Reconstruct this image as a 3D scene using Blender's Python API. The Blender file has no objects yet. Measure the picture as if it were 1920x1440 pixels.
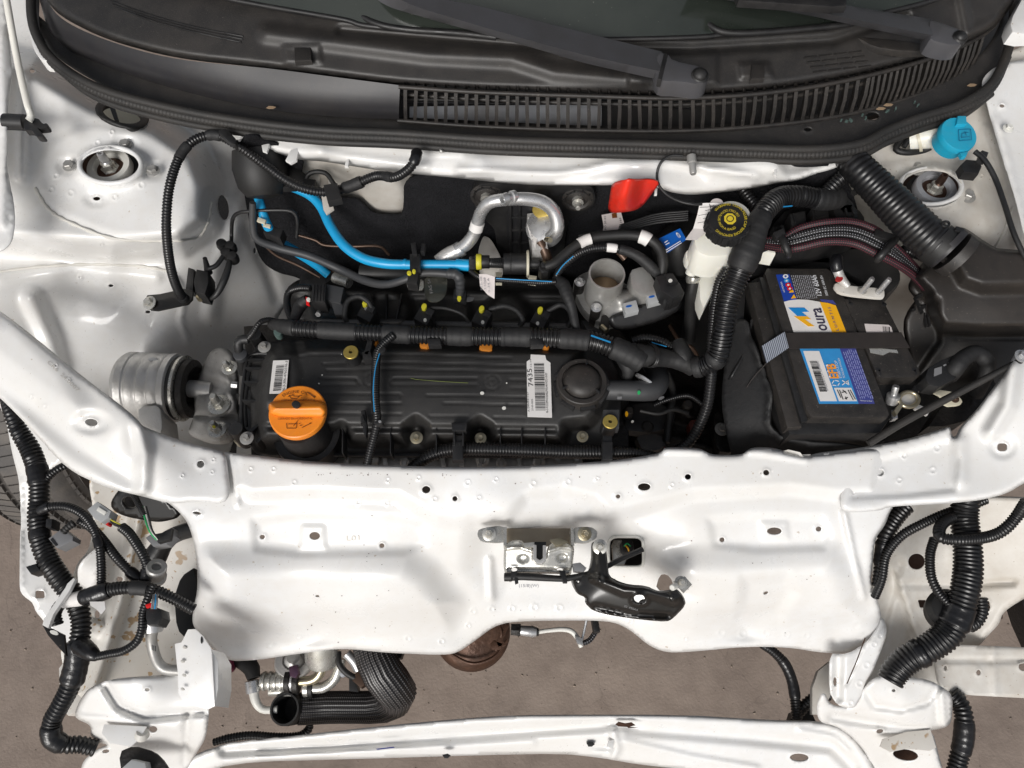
import bpy, bmesh, math, random
import numpy as np
from mathutils import Vector, Matrix
from mathutils.geometry import delaunay_2d_cdt
random.seed(7); rng = np.random.default_rng(7)
SC = bpy.context.scene
COL = SC.collection
# ---------------------------------------------------------------- camera
IW, IH, F = 1920.0, 1440.0, 1450.0          # size of the photograph and focal length in its pixels
CAM = np.array((0.0, -0.55, 1.75)); TILT = math.radians(25.0)
RT = np.array((1.0, 0, 0)); FW = np.array((0, math.sin(TILT), -math.cos(TILT))); UP = np.array((0, math.cos(TILT), math.sin(TILT)))
cd = bpy.data.cameras.new("camera"); cam = bpy.data.objects.new("camera", cd); COL.objects.link(cam)
cam.location = CAM; cam.rotation_euler = (TILT, 0, 0)
cd.sensor_width = 36; cd.lens = F / IW * 36; cd.clip_start = 0.02; cd.clip_end = 200
SC.camera = cam
# ---------------------------------------------------------------- light: workshop open to a bright overcast sky in front
SUN_EL, SUN_AZ = math.radians(37), math.radians(200)     # azimuth measured from +Y, clockwise: light comes from the front
w = bpy.data.worlds.new("World"); SC.world = w; w.use_nodes = True
nt = w.node_tree; bg = nt.nodes['Background']
sky = nt.nodes.new('ShaderNodeTexSky'); sky.sky_type = 'NISHITA'; sky.sun_disc = False
sky.sun_elevation = SUN_EL; sky.sun_rotation = SUN_AZ; sky.air_density = 1.0; sky.dust_density = 3.0; sky.ozone_density = 1.0
hs = nt.nodes.new('ShaderNodeHueSaturation'); hs.inputs['Saturation'].default_value = 0.32
nt.links.new(sky.outputs[0], hs.inputs['Color']); nt.links.new(hs.outputs[0], bg.inputs[0]); bg.inputs[1].default_value = 0.065
sd = bpy.data.lights.new("sun", 'SUN'); sd.energy = 1.5; sd.angle = math.radians(24); sd.color = (1.0, 0.975, 0.945)
so = bpy.data.objects.new("sun", sd); COL.objects.link(so)
sdir = Vector((math.sin(SUN_AZ) * math.cos(SUN_EL), math.cos(SUN_AZ) * math.cos(SUN_EL), math.sin(SUN_EL)))
so.rotation_euler = (-sdir).to_track_quat('-Z', 'Y').to_euler()
SC.view_settings.view_transform = 'Standard'; SC.view_settings.look = 'None'
SC.view_settings.exposure = 0.58; SC.view_settings.gamma = 1.0; SC.view_settings.use_curve_mapping = False

# ---------------------------------------------------------------- placing: where the sight line of a photo pixel meets a height or a depth
def rays(px, py):
    px = np.asarray(px, float); py = np.asarray(py, float)
    return (np.multiply.outer(px - IW / 2, RT) + np.multiply.outer(IH / 2 - py, UP)) / F + FW
def PN(px, py, z):
    d = rays(px, py); t = (np.asarray(z) - CAM[2]) / d[..., 2]
    return CAM + d * t[..., None]
def PYN(px, py, Y):
    d = rays(px, py); t = (np.asarray(Y) - CAM[1]) / d[..., 1]
    return CAM + d * t[..., None]
def P(px, py, z): return Vector(PN(np.array([px]), np.array([py]), z)[0])
def PY(px, py, Y): return Vector(PYN(np.array([px]), np.array([py]), Y)[0])
def S(px, py, z, n=1.0):                     # metres covered by n photo pixels there
    d = rays(px, py); return n * ((z - CAM[2]) / d[2]) / F

# ---------------------------------------------------------------- materials
def mat(name, col, rough=.5, metal=0, **k):
    if max(col) < .07 and 'glass' not in name:      # black mouldings are blacker than they first look
        sc_ = lambda c: tuple(v * .66 for v in c); col = sc_(col)
        for q in ('mottle', 'speck'):
            if q in k: k[q] = [(a, sc_(c), e) for a, c, e in (k[q] if isinstance(k[q], list) else [k[q]])]
    m = bpy.data.materials.new(name); m.use_nodes = True; t = m.node_tree; b = t.nodes['Principled BSDF']
    def N(ty, **kw):
        n = t.nodes.new(ty)
        for a, v in kw.items(): setattr(n, a, v)
        return n
    L = t.links.new
    b.inputs['Base Color'].default_value = (*col, 1); b.inputs['Roughness'].default_value = rough; b.inputs['Metallic'].default_value = metal
    if 'coat' in k: b.inputs['Coat Weight'].default_value = k['coat']; b.inputs['Coat Roughness'].default_value = k.get('coat_rough', .08)
    if 'spec' in k: b.inputs['Specular IOR Level'].default_value = k['spec']
    if 'sss' in k:
        b.inputs['Subsurface Weight'].default_value = k['sss']; b.inputs['Subsurface Radius'].default_value = (.01, .009, .007)
    tc = N('ShaderNodeTexCoord')
    geo = N('ShaderNodeNewGeometry')
    src = geo.outputs['Position'] if not k.get('uv') else tc.outputs['UV']
    cur = None
    def noise(scale, detail=4, r=.55, s=None):
        n = N('ShaderNodeTexNoise'); n.inputs['Scale'].default_value = scale; n.inputs['Detail'].default_value = detail; n.inputs['Roughness'].default_value = r
        L(s or geo.outputs['Position'], n.inputs['Vector']); return n.outputs['Fac']
    def ramp(f, a, c):
        r = N('ShaderNodeMapRange'); r.inputs[1].default_value = a; r.inputs[2].default_value = c; L(f, r.inputs[0]); return r.outputs[0]
    def mixc(f, c1, c2, scale=1.0):
        x = N('ShaderNodeMix', data_type='RGBA'); 
        if scale != 1.0:
            q = N('ShaderNodeMath', operation='MULTIPLY'); L(f, q.inputs[0]); q.inputs[1].default_value = scale; f = q.outputs[0]
        L(f, x.inputs[0])
        for i, c in ((6, c1), (7, c2)):
            if isinstance(c, tuple): x.inputs[i].default_value = (*c, 1)
            else: L(c, x.inputs[i])
        return x.outputs[2]
    cur = col
    if 'mottle' in k:      # (scale, colour, amount)
        for sc, c2, am in ([k['mottle']] if not isinstance(k['mottle'], list) else k['mottle']):
            cur = mixc(ramp(noise(sc, 6, .6), .4, .7), cur, c2, am)
    if 'speck' in k:       # (scale, colour, threshold)
        for sc, c2, th in ([k['speck']] if not isinstance(k['speck'], list) else k['speck']):
            cur = mixc(ramp(noise(sc, 2, .5), th, th + .03), cur, c2, .8)
    if 'stripe' in k:      # printed or woven stripes along one axis (period m, colour, duty, axis)
        per, c2, duty, ax = k['stripe']
        sp = N('ShaderNodeSeparateXYZ'); L(src, sp.inputs[0])
        q = N('ShaderNodeMath', operation='DIVIDE'); L(sp.outputs[ax], q.inputs[0]); q.inputs[1].default_value = per
        fr = N('ShaderNodeMath', operation='FRACT'); L(q.outputs[0], fr.inputs[0])
        gt = N('ShaderNodeMath', operation='GREATER_THAN'); L(fr.outputs[0], gt.inputs[0]); gt.inputs[1].default_value = duty
        cur = mixc(gt.outputs[0], cur, c2)
    if 'braid' in k:       # crossing threads on a sleeve from the UVs in metres (period, colour)
        per, c2, th = k['braid']
        sp = N('ShaderNodeSeparateXYZ'); L(tc.outputs['UV'], sp.inputs[0]); outs = []
        for sg in ('ADD', 'SUBTRACT'):
            a = N('ShaderNodeMath', operation=sg); L(sp.outputs[0], a.inputs[0]); L(sp.outputs[1], a.inputs[1])
            q = N('ShaderNodeMath', operation='MULTIPLY'); L(a.outputs[0], q.inputs[0]); q.inputs[1].default_value = 6.2832 / per
            sn = N('ShaderNodeMath', operation='SINE'); L(q.outputs[0], sn.inputs[0]); outs.append(sn.outputs[0])
        pr = N('ShaderNodeMath', operation='MULTIPLY'); L(outs[0], pr.inputs[0]); L(outs[1], pr.inputs[1])
        f = ramp(pr.outputs[0], th, th + .25); cur = mixc(f, cur, c2)
    if not isinstance(cur, tuple): L(cur, b.inputs['Base Color'])
    if 'rvar' in k:
        sc, a, c = k['rvar']; f = noise(sc, 4, .6)
        r = N('ShaderNodeMapRange'); r.inputs[1].default_value = .3; r.inputs[2].default_value = .7; r.inputs[3].default_value = a; r.inputs[4].default_value = c
        L(f, r.inputs[0]); L(r.outputs[0], b.inputs['Roughness'])
    if 'bump' in k:        # (scale, strength, distance)
        last = None
        for sc, st, di in ([k['bump']] if not isinstance(k['bump'], list) else k['bump']):
            bp = N('ShaderNodeBump'); bp.inputs['Strength'].default_value = st; bp.inputs['Distance'].default_value = di
            L(noise(sc, 3, .6), bp.inputs['Height'])
            if last: L(last, bp.inputs['Normal'])
            last = bp.outputs[0]
        L(last, b.inputs['Normal'])
    return m
M = {}
DUST = (.17, .14, .115)
M['white'] = mat('white_car_paint', (.775, .775, .768), .30, coat=.45, mottle=[(9, (.68, .645, .59), .36), (60, (.62, .57, .49), .20), (3, (.72, .70, .66), .5)], speck=[(420, (.40, .33, .26), .725), (130, (.50, .43, .35), .735)], rvar=(30, .22, .5), bump=(700, .03, .001))
M['white_dull'] = mat('white_underbody_paint', (.62, .60, .56), .45, mottle=[(7, (.45, .40, .33), .6), (50, (.40, .34, .27), .3)], speck=[(260, (.22, .14, .07), .72)], bump=(500, .05, .001))
M['white_rust'] = mat('rust_spotted_white_paint', (.66, .64, .60), .45, mottle=[(7, (.48, .42, .34), .55)], speck=[(38, (.33, .19, .06), .64), (90, (.36, .22, .08), .66), (260, (.2, .12, .06), .70)], bump=(500, .05, .001))
M['seam'] = mat('seam_sealer', (.62, .60, .55), .5, bump=(300, .3, .001))
M['blk'] = mat('black_plastic', (.018, .018, .019), .42, mottle=(30, (.045, .042, .04), .5), speck=(600, (.12, .11, .10), .70), bump=(900, .12, .0006), rvar=(60, .32, .6))
M['blk_dusty'] = mat('dusty_black_plastic', (.024, .022, .021), .50, mottle=[(14, (.055, .047, .041), .7), (70, (.09, .078, .068), .4)], speck=[(330, (.17, .15, .13), .69), (1200, (.14, .12, .10), .66)], bump=(1100, .2, .0006))
M['blk_cover'] = mat('grained_valve_cover_plastic', (.030, .029, .028), .5, mottle=[(18, (.06, .056, .052), .6)], speck=[(700, (.13, .12, .11), .68), (90, (.10, .10, .09), .76)], bump=(1500, .35, .0005), rvar=(40, .38, .6))
M['cowl'] = mat('dusty_cowl_plastic', (.026, .025, .025), .46, mottle=[(5, (.052, .046, .042), .7), (40, (.078, .070, .063), .35)], speck=[(420, (.28, .25, .21), .745), (1500, (.13, .115, .10), .62)], bump=(1300, .25, .0006))
M['fascia'] = mat('satin_grey_black_plastic', (.034, .034, .039), .40, spec=.4, mottle=[(12, (.055, .050, .048), .6), (90, (.07, .06, .055), .25)], speck=(700, (.14, .12, .10), .70), bump=(1500, .08, .0004))
M['wiper'] = mat('satin_wiper_paint', (.075, .075, .082), .34, mottle=(20, (.055, .052, .050), .5), speck=(500, (.14, .13, .12), .71), coat=.1)
M['gloss'] = mat('gloss_black_paint', (.012, .011, .010), .30, coat=.2, mottle=(40, (.03, .025, .02), .5), speck=(500, (.10, .08, .06), .70))
M['conduit'] = mat('black_corrugated_conduit', (.011, .011, .012), .33, mottle=(25, (.035, .032, .03), .5), speck=(500, (.09, .08, .07), .72))
M['tape'] = mat('black_fabric_tape', (.017, .017, .018), .62, mottle=(25, (.04, .038, .036), .5), bump=[(120, .4, .0015), (900, .3, .0006)])
M['vtape'] = mat('black_vinyl_tape', (.010, .010, .012), .28, mottle=(25, (.035, .032, .03), .4), bump=[(90, .5, .002)])
M['rubber'] = mat('black_rubber', (.014, .014, .014), .55, mottle=(20, (.04, .036, .032), .6), speck=(500, (.10, .09, .08), .70), bump=(700, .2, .0005))
M['seal'] = mat('dusty_rubber_seal', (.022, .021, .020), .6, mottle=(10, (.06, .052, .045), .7), speck=(500, (.15, .13, .11), .69), bump=(700, .2, .0006))
M['felt'] = mat('black_felt_insulation', (.013, .013, .015), .95, spec=.2, mottle=[(30, (.03, .03, .034), .5), (300, (.045, .045, .05), .4)], bump=[(500, .9, .003), (160, .5, .004)])
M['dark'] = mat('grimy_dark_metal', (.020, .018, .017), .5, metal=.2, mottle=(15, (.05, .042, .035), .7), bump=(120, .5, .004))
M['alu'] = mat('cast_aluminium', (.66, .65, .63), .34, metal=.5, mottle=[(25, (.46, .45, .43), .6), (8, (.56, .54, .51), .5)], bump=[(420, .35, .0012), (60, .2, .003)], rvar=(80, .3, .55))
M['cast_matt'] = mat('matt_grey_casting', (.40, .39, .375), .62, metal=.15, mottle=[(25, (.27, .26, .24), .6), (8, (.33, .31, .285), .5)], speck=(200, (.14, .11, .08), .70), bump=[(420, .5, .0015)])
M['alu_fine'] = mat('machined_aluminium', (.62, .62, .62), .30, metal=.72, mottle=(40, (.42, .41, .40), .6), bump=(300, .15, .0008), rvar=(60, .18, .42))
M['alu_matt'] = mat('matt_die_cast_aluminium', (.38, .375, .36), .42, metal=.4, mottle=[(30, (.25, .235, .21), .7)], speck=(300, (.25, .23, .2), .70), bump=(500, .2, .0008))
M['zinc'] = mat('zinc_plated_steel', (.62, .61, .57), .30, metal=.68, mottle=(60, (.42, .40, .34), .6), bump=(300, .12, .0006), rvar=(90, .16, .4))
M['zinc_yel'] = mat('yellow_zinc_steel', (.52, .46, .33), .3, metal=.9, mottle=(40, (.34, .29, .18), .7), bump=(300, .1, .0006))
M['brass'] = mat('brass_insert', (.58, .44, .12), .38, metal=.75, mottle=(90, (.40, .29, .07), .6), bump=(400, .15, .0005))
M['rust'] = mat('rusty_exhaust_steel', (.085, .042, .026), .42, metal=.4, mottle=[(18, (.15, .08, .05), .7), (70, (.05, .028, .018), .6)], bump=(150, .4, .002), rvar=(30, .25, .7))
M['orange'] = mat('orange_plastic', (.88, .27, .015), .40, mottle=[(25, (.74, .19, .01), .5), (8, (.80, .28, .05), .5), (120, (.60, .20, .05), .25)], speck=(500, (.30, .10, .02), .76), bump=(900, .1, .0005))
M['blue'] = mat('blue_hose', (.010, .32, .60), .34, mottle=(30, (.008, .24, .50), .6), speck=(400, (.03, .12, .25), .74))
M['blue_cap'] = mat('light_blue_plastic', (.010, .34, .52), .42, mottle=[(30, (.01, .26, .42), .5), (120, (.05, .34, .46), .4)], bump=(900, .1, .0005))
M['blue_dk'] = mat('deep_blue_print', (.012, .05, .33), .4)
M['blue_tag'] = mat('blue_tag_film', (.006, .10, .42), .3)
M['blue_lbl'] = mat('cyan_blue_print', (.035, .27, .60), .38, mottle=(40, (.03, .20, .48), .5))
M['navy'] = mat('navy_print', (.045, .055, .24), .4)
M['red'] = mat('red_plastic', (.80, .030, .012), .38, mottle=[(20, (.58, .015, .01), .5), (90, (.5, .06, .04), .3)], bump=(300, .1, .001))
M['red_small'] = mat('red_lock_plastic', (.65, .01, .01), .4)
M['yellow'] = mat('yellow_paint_mark', (.55, .50, .03), .5)
M['amber'] = mat('amber_print', (.85, .42, .01), .4)
M['brown_org'] = mat('orange_brown_seal', (.45, .16, .02), .45)
M['paper'] = mat('white_label_paper', (.74, .72, .70), .55, mottle=(30, (.60, .56, .52), .4))
M['pinkpaper'] = mat('pale_label_film', (.66, .60, .58), .45, mottle=(60, (.5, .45, .42), .4))
M['ink'] = mat('black_ink', (.02, .02, .022), .5)
M['greyink'] = mat('grey_print', (.30, .30, .32), .5)
M['white_ink'] = mat('white_print', (.72, .73, .75), .5)
M['yel_ink'] = mat('yellow_print', (.72, .55, .04), .5)
M['brn_ink'] = mat('brown_print_on_orange', (.16, .05, .01), .5)
M['tank'] = mat('milky_plastic_tank', (.82, .81, .74), .32, sss=.35, mottle=(20, (.75, .73, .62), .4))
M['ivory'] = mat('ivory_plastic', (.70, .69, .64), .4)
M['cream'] = mat('natural_beige_plastic', (.58, .54, .42), .4)
M['grey'] = mat('light_grey_plastic', (.40, .41, .41), .42, mottle=(40, (.3, .3, .3), .5))
M['greyc'] = mat('grey_connector_plastic', (.20, .20, .205), .45)
M['teal'] = mat('teal_glass_chip', (.075, .11, .10), .12)
M['leaf'] = mat('dry_leaf', (.30, .21, .13), .7)
M['airbox'] = mat('grimy_airbox_plastic', (.018, .016, .015), .46, mottle=[(9, (.050, .041, .034), .7), (60, (.06, .05, .042), .4)], speck=[(330, (.14, .12, .10), .69)], bump=(1100, .2, .0006))
M['strap'] = mat('woven_black_strap', (.030, .024, .022), .7, mottle=(40, (.055, .043, .037), .6), bump=(1300, .5, .0008))
M['strap_wv'] = mat('coarse_grey_webbing', (.07, .08, .11), .6, uv=True, stripe=(.0024, (.36, .39, .45), .5, 0), bump=(900, .4, .001))
M['braid'] = mat('ribbed_braided_hose', (.011, .010, .011), .32, uv=True, braid=(.0062, (.13, .12, .115), .25), bump=(900, .2, .0006))
M['braid_red'] = mat('red_flecked_braided_sleeve', (.016, .010, .012), .55, braid=(.0060, (.24, .03, .055), .5), bump=(900, .3, .0006))
M['braid_wht'] = mat('white_flecked_braided_sleeve', (.012, .011, .012), .55, braid=(.0070, (.42, .42, .45), .60), bump=(900, .3, .0006))
M['tyre'] = mat('dusty_tyre_rubber', (.085, .080, .076), .75, mottle=(14, (.17, .15, .13), .7), bump=(200, .3, .002))
M['wheelwell'] = mat('dark_plenum_paint', (.05, .045, .042), .6)
M['bluewhite'] = mat('zinc_coated_sheet', (.50, .52, .56), .35, metal=.3, mottle=(12, (.30, .28, .27), .7))
M['tow'] = mat('stud_dark_steel', (.10, .06, .045), .4, metal=.8)
M['glass'] = mat('tinted_windscreen', (.030, .037, .031), .10, spec=.7, speck=[(300, (.16, .16, .14), .74)], mottle=[(5, (.055, .064, .054), .7), (1.5, (.02, .024, .02), .6)])
M['copper'] = mat('brown_coated_pipe', (.09, .055, .038), .4, metal=.5)
M['hosegrey'] = mat('matt_grey_rubber_hose', (.055, .057, .062), .5, mottle=(20, (.09, .088, .085), .5))
M['blue_stripe'] = mat('blue_trace_stripe', (.02, .26, .55), .4)
M['green_mark'] = mat('green_paint_dot', (.02, .40, .12), .5)

# ---------------------------------------------------------------- building blocks
WPOS = {}
def link(name, me, m, parent=None, loc=None):
    o = bpy.data.objects.new(name, me)
    if m is not None: me.materials.append(m)
    COL.objects.link(o)
    c = Vector(loc) if loc is not None else Vector((0, 0, 0))
    WPOS[o.name] = c
    if parent is not None:
        o.parent = parent; o.location = c - WPOS[parent.name]
    else: o.location = c
    return o
def mk(name, V, Fc, m, parent=None, smooth=35, uv=None):
    V = np.asarray(V, float)
    c = V.mean(0)
    me = bpy.data.meshes.new(name); me.from_pydata((V - c).tolist(), [], [list(map(int, f)) for f in Fc]); me.update()
    if smooth:
        me.polygons.foreach_set('use_smooth', [True] * len(me.polygons))
        if smooth < 180: me.set_sharp_from_angle(angle=math.radians(smooth))
    if uv is not None:
        l = me.uv_layers.new(name='UVMap'); idx = np.empty(len(me.loops), int); me.loops.foreach_get('vertex_index', idx)
        l.data.foreach_set('uv', np.asarray(uv)[idx].ravel())
    return link(name, me, m, parent, c)
def thing(name, label, cat, px, py, z, group=None):
    o = bpy.data.objects.new(name, None); COL.objects.link(o); o.empty_display_size = .02
    o.location = P(px, py, z); WPOS[o.name] = Vector(o.location)
    o['label'] = label; o['category'] = cat
    if group: o['group'] = group
    return o
def tag(o, label, cat, group=None):
    o['label'] = label; o['category'] = cat
    if group: o['group'] = group
    return o
def crom(pts, n=8):                         # Catmull-Rom through points (any dimension)
    A = np.asarray(pts, float)
    if len(A) < 3: 
        t = np.linspace(0, 1, n + 1)[:, None]; return A[0] * (1 - t) + A[1] * t
    Q = np.vstack([2 * A[0] - A[1], A, 2 * A[-1] - A[-2]]); out = []
    for i in range(1, len(Q) - 2):
        for k in range(n):
            t = k / n; p0, p1, p2, p3 = Q[i - 1], Q[i], Q[i + 1], Q[i + 2]
            out.append(.5 * ((2 * p1) + (-p0 + p2) * t + (2 * p0 - 5 * p1 + 4 * p2 - p3) * t * t + (-p0 + 3 * p1 - 3 * p2 + p3) * t ** 3))
    out.append(Q[-2]); return np.array(out)
def resample(A, step=None, n=None):
    d = np.r_[0, np.cumsum(np.linalg.norm(np.diff(A, axis=0), axis=1))]
    if n is None: n = max(2, int(round(d[-1] / step)) + 1)
    s = np.linspace(0, d[-1], n)
    return np.stack([np.interp(s, d, A[:, i]) for i in range(A.shape[1])], 1), s
def chaikin(p, it=2, r=.25):
    A = np.asarray(p, float)
    for _ in range(it):
        B = np.roll(A, -1, 0); A = np.stack([A * (1 - r) + B * r, A * r + B * (1 - r)], 1).reshape(-1, A.shape[1])
    return A
def sweep(name, W, rad, m, parent=None, seg=12, caps=True, uv=True, s0=0, smooth=60, flat=1.0, flute=0):
    """tube along world points W with a radius per point"""
    W = np.asarray(W, float); n = len(W); rad = np.broadcast_to(rad, (n,))
    T = np.gradient(W, axis=0); T /= np.linalg.norm(T, axis=1)[:, None] + 1e-12
    up = np.array((0, 0, 1.0)) if abs(T[0][2]) < .9 else np.array((1.0, 0, 0))
    N_ = np.cross(T[0], up); N_ /= np.linalg.norm(N_); NN = []
    for i in range(n):
        N_ = N_ - T[i] * np.dot(N_, T[i]); N_ /= np.linalg.norm(N_) + 1e-12; NN.append(N_)
    NN = np.array(NN); BB = np.cross(T, NN)
    a = np.linspace(0, 2 * math.pi, seg, endpoint=False)
    fl_ = (1 + .035 * np.cos(flute * a))[None, :, None] if flute else 1
    V = (W[:, None] + fl_ * rad[:, None, None] * (np.cos(a)[None, :, None] * NN[:, None] + flat * np.sin(a)[None, :, None] * BB[:, None])).reshape(-1, 3)
    Fc = [(i * seg + j, i * seg + (j + 1) % seg, (i + 1) * seg + (j + 1) % seg, (i + 1) * seg + j) for i in range(n - 1) for j in range(seg)]
    if caps: Fc += [tuple(range(seg - 1, -1, -1)), tuple((n - 1) * seg + j for j in range(seg))]
    UV = None
    if uv:
        s = np.r_[0, np.cumsum(np.linalg.norm(np.diff(W, axis=0), axis=1))]
        ra = float(np.mean(rad)); UV = np.stack([np.repeat(s, seg), np.tile(np.abs(a / math.pi - 1) * math.pi * ra, n)], 1)
    return mk(name, V, Fc, m, parent, smooth, UV)
def path(pts, n=8):
    A = np.asarray(pts, float); C_ = crom(A, n); return PN(C_[:, 0], C_[:, 1], C_[:, 2])
def wraps(s, r, ph=0):                       # overlapping turns of tape: small steps and a slow bulge
    p = max(.007, r * .8); return 1 + .045 * ((s / p + ph) % 1.0) + .03 * np.sin(s / p * .9 + ph)
def hose(name, pts, rpx, m, parent=None, rib=None, seg=None, sub=(), caps=True, depth=.85, flute=0):
    """pts (px,py,z[,rpx]); rib = period in photo pixels; sub = [(part name, t0, t1, radius factor, material)]"""
    A = np.array([list(p[:3]) + [p[3] if len(p) > 3 else rpx] for p in pts], float)
    C_ = crom(A, 10); W = PN(C_[:, 0], C_[:, 1], C_[:, 2])
    R_ = np.array([S(c[0], c[1], c[2], c[3]) for c in C_])
    D = np.column_stack([W, R_]); d = np.r_[0, np.cumsum(np.linalg.norm(np.diff(W, axis=0), axis=1))]
    mpp = R_.mean() / A[:, 3].mean()
    f = lambda s: np.stack([np.interp(s, d, D[:, i]) for i in range(4)], 1)
    seg = seg or (14 if R_.mean() > .006 else 10)
    if rib:
        per = rib * mpp; nr = max(2, int(d[-1] / per)); s = []; k = []
        for i in range(nr):
            s += [i, i + .22, i + .58, i + .8]; k += [depth, 1, 1, depth]
        s = np.array(s) * d[-1] / nr; k = np.array(k)
        E = f(s); o = sweep(name, E[:, :3], E[:, 3] * k, m, parent, seg, caps)
    else:
        n = max(6, int(d[-1] / (R_.mean() * (.22 if m in (M['tape'], M['vtape']) else .8)))); n = min(n, 260)
        E = f(np.linspace(0, d[-1], n)); k = 1
        if m in (M['tape'], M['vtape']): k = wraps(np.linspace(0, d[-1], n), R_.mean())
        o = sweep(name, E[:, :3], E[:, 3] * k, m, parent, seg, caps, flute=flute)
    for q in sub:
        nm, t0, t1, k, mm = q[:5]; nn = max(4, int((t1 - t0) * d[-1] / .0018)); s = np.linspace(t0, t1, nn) * d[-1]; E = f(s)
        wob = wraps(s, R_.mean(), t0 * 30) if mm in (M['tape'], M['vtape']) else 1
        kk = np.full(nn, k); kk[0] = kk[-1] = k * .93
        sweep(nm, E[:, :3], E[:, 3] * kk * wob, mm, o, seg)
    return o
def lathe(name, base, axis, prof, m, parent=None, seg=32, smooth=35, off=0, squash=None):
    """prof: list of (r, h) along axis"""
    ax = Vector(axis).normalized(); u = ax.orthogonal().normalized()
    x = Vector((1, 0, 0)) - ax * ax.x
    if x.length > .2: u = x.normalized()
    v = ax.cross(u); a = np.linspace(0, 2 * math.pi, seg, endpoint=False) + off
    u, v, ax, b = map(np.array, (u, v, ax, Vector(base)))
    V = []
    for r, h in prof: V += [b + ax * h + r * (math.cos(t) * u + math.sin(t) * v) for t in a]
    n = len(prof); Fc = [(i * seg + j, i * seg + (j + 1) % seg, (i + 1) * seg + (j + 1) % seg, (i + 1) * seg + j) for i in range(n - 1) for j in range(seg)]
    if prof[0][0] > 1e-6: Fc.append(tuple(range(seg - 1, -1, -1)))
    if prof[-1][0] > 1e-6: Fc.append(tuple((n - 1) * seg + j for j in range(seg)))
    return mk(name, V, Fc, m, parent, smooth)
def prism(name, top, vec, m, parent=None, bev=0, smooth=35, uv=None):
    """closed outline (world points) extruded along vec; bevelled top edge"""
    bm = bmesh.new(); top = [Vector(p) for p in top]; vec = Vector(vec); c = sum(top, Vector()) / len(top)
    vt = [bm.verts.new(p - c) for p in top]; vb = [bm.verts.new(p - c + vec) for p in top]; n = len(top)
    ft = bm.faces.new(vt); bm.faces.new(vb[::-1]); sides = [bm.faces.new((vt[i], vb[i], vb[(i + 1) % n], vt[(i + 1) % n])) for i in range(n)]
    bmesh.ops.recalc_face_normals(bm, faces=bm.faces)
    if bev:
        try: bmesh.ops.bevel(bm, geom=list(ft.edges), offset=bev, segments=2, affect='EDGES', profile=.6, clamp_overlap=True)
        except Exception: pass
    ng = [f for f in bm.faces if len(f.verts) > 4]
    bmesh.ops.triangulate(bm, faces=ng)
    me = bpy.data.meshes.new(name); bm.to_mesh(me); bm.free()
    me.polygons.foreach_set('use_smooth', [True] * len(me.polygons)); me.set_sharp_from_angle(angle=math.radians(smooth))
    return link(name, me, m, parent, c)
def slab(name, pts, z, h, m, parent=None, bev=0, rnd=0, vec=None, mapper=P):
    """photo outline lifted to height z (number or one per point), thickness h downwards"""
    A = np.asarray(pts, float)
    if not np.isscalar(z): A = np.column_stack([A, z])
    if rnd: A = chaikin(A, rnd, .2)
    top = [mapper(a[0], a[1], a[2] if len(a) > 2 else z) for a in A]
    return prism(name, top, vec or (0, 0, -h), m, parent, bev)
def rect(cx, cy, w, h, ang=0):
    a = math.radians(ang); c, s = math.cos(a), math.sin(a)
    return [(cx + x * c - y * s, cy + x * s + y * c) for x, y in ((-w / 2, -h / 2), (w / 2, -h / 2), (w / 2, h / 2), (-w / 2, h / 2))]
def ell(cx, cy, rx, ry, n=24, ang=0):
    a = math.radians(ang)
    return [(cx + rx * math.cos(t) * math.cos(a) - ry * math.sin(t) * math.sin(a), cy + rx * math.cos(t) * math.sin(a) + ry * math.sin(t) * math.cos(a)) for t in np.linspace(0, 2 * math.pi, n, endpoint=False)]
def boxp(name, cx, cy, z, w, h, d, m, parent=None, ang=0, bev=.0012, rnd=0): return slab(name, rect(cx, cy, w, h, ang), z, d, m, parent, bev, rnd)
def bolt(px, py, z, rpx, parent, axis=(0, 0, 1), m=None, stud=0, name='bolt', flange=1.0, hexr=.58):
    r = S(px, py, z, rpx); b = P(px, py, z); m = m or M['zinc']
    pr = [(r * flange, 0), (r * flange, r * .14), (r * .72, r * .22)] 
    o = lathe(name, b, axis, pr, m, parent, 20)
    ax = Vector(axis).normalized()
    lathe('hex_head', b + ax * r * .2, axis, [(r * hexr, 0), (r * hexr, r * .5), (r * hexr * .86, r * .6), (r * hexr * .4, r * .56)], m, o if parent and parent.parent is None else parent, 6, 30, random.random())
    if stud: lathe('stud', b + ax * r * .7, axis, [(r * .36, 0), (r * .36, r * stud), (r * .26, r * (stud + .15))], m, o if parent and parent.parent is None else parent, 14)
    return o
# --- pressed sheet metal: outline in photo pixels, height field through control points + embossings
def pdist(x, y, poly, closed=True):
    A = np.asarray(poly, float); B = np.roll(A, -1, 0) if closed else A[1:]
    if not closed: A = A[:-1]
    best = np.full(x.shape, 1e9)
    for (ax, ay), (bx, by) in zip(A, B):
        dx, dy = bx - ax, by - ay; t = np.clip(((x - ax) * dx + (y - ay) * dy) / (dx * dx + dy * dy + 1e-9), 0, 1)
        best = np.minimum(best, np.hypot(x - ax - t * dx, y - ay - t * dy))
    return best
def inside(x, y, poly):
    A = np.asarray(poly, float); B = np.roll(A, -1, 0); c = np.zeros(x.shape, bool)
    for (ax, ay), (bx, by) in zip(A, B):
        if ay == by: continue
        k = ((ay > y) != (by > y)) & (x < (bx - ax) * (y - ay) / (by - ay) + ax); c ^= k
    return c
def sst(t): t = np.clip(t, 0, 1); return t * t * (3 - 2 * t)
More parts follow.
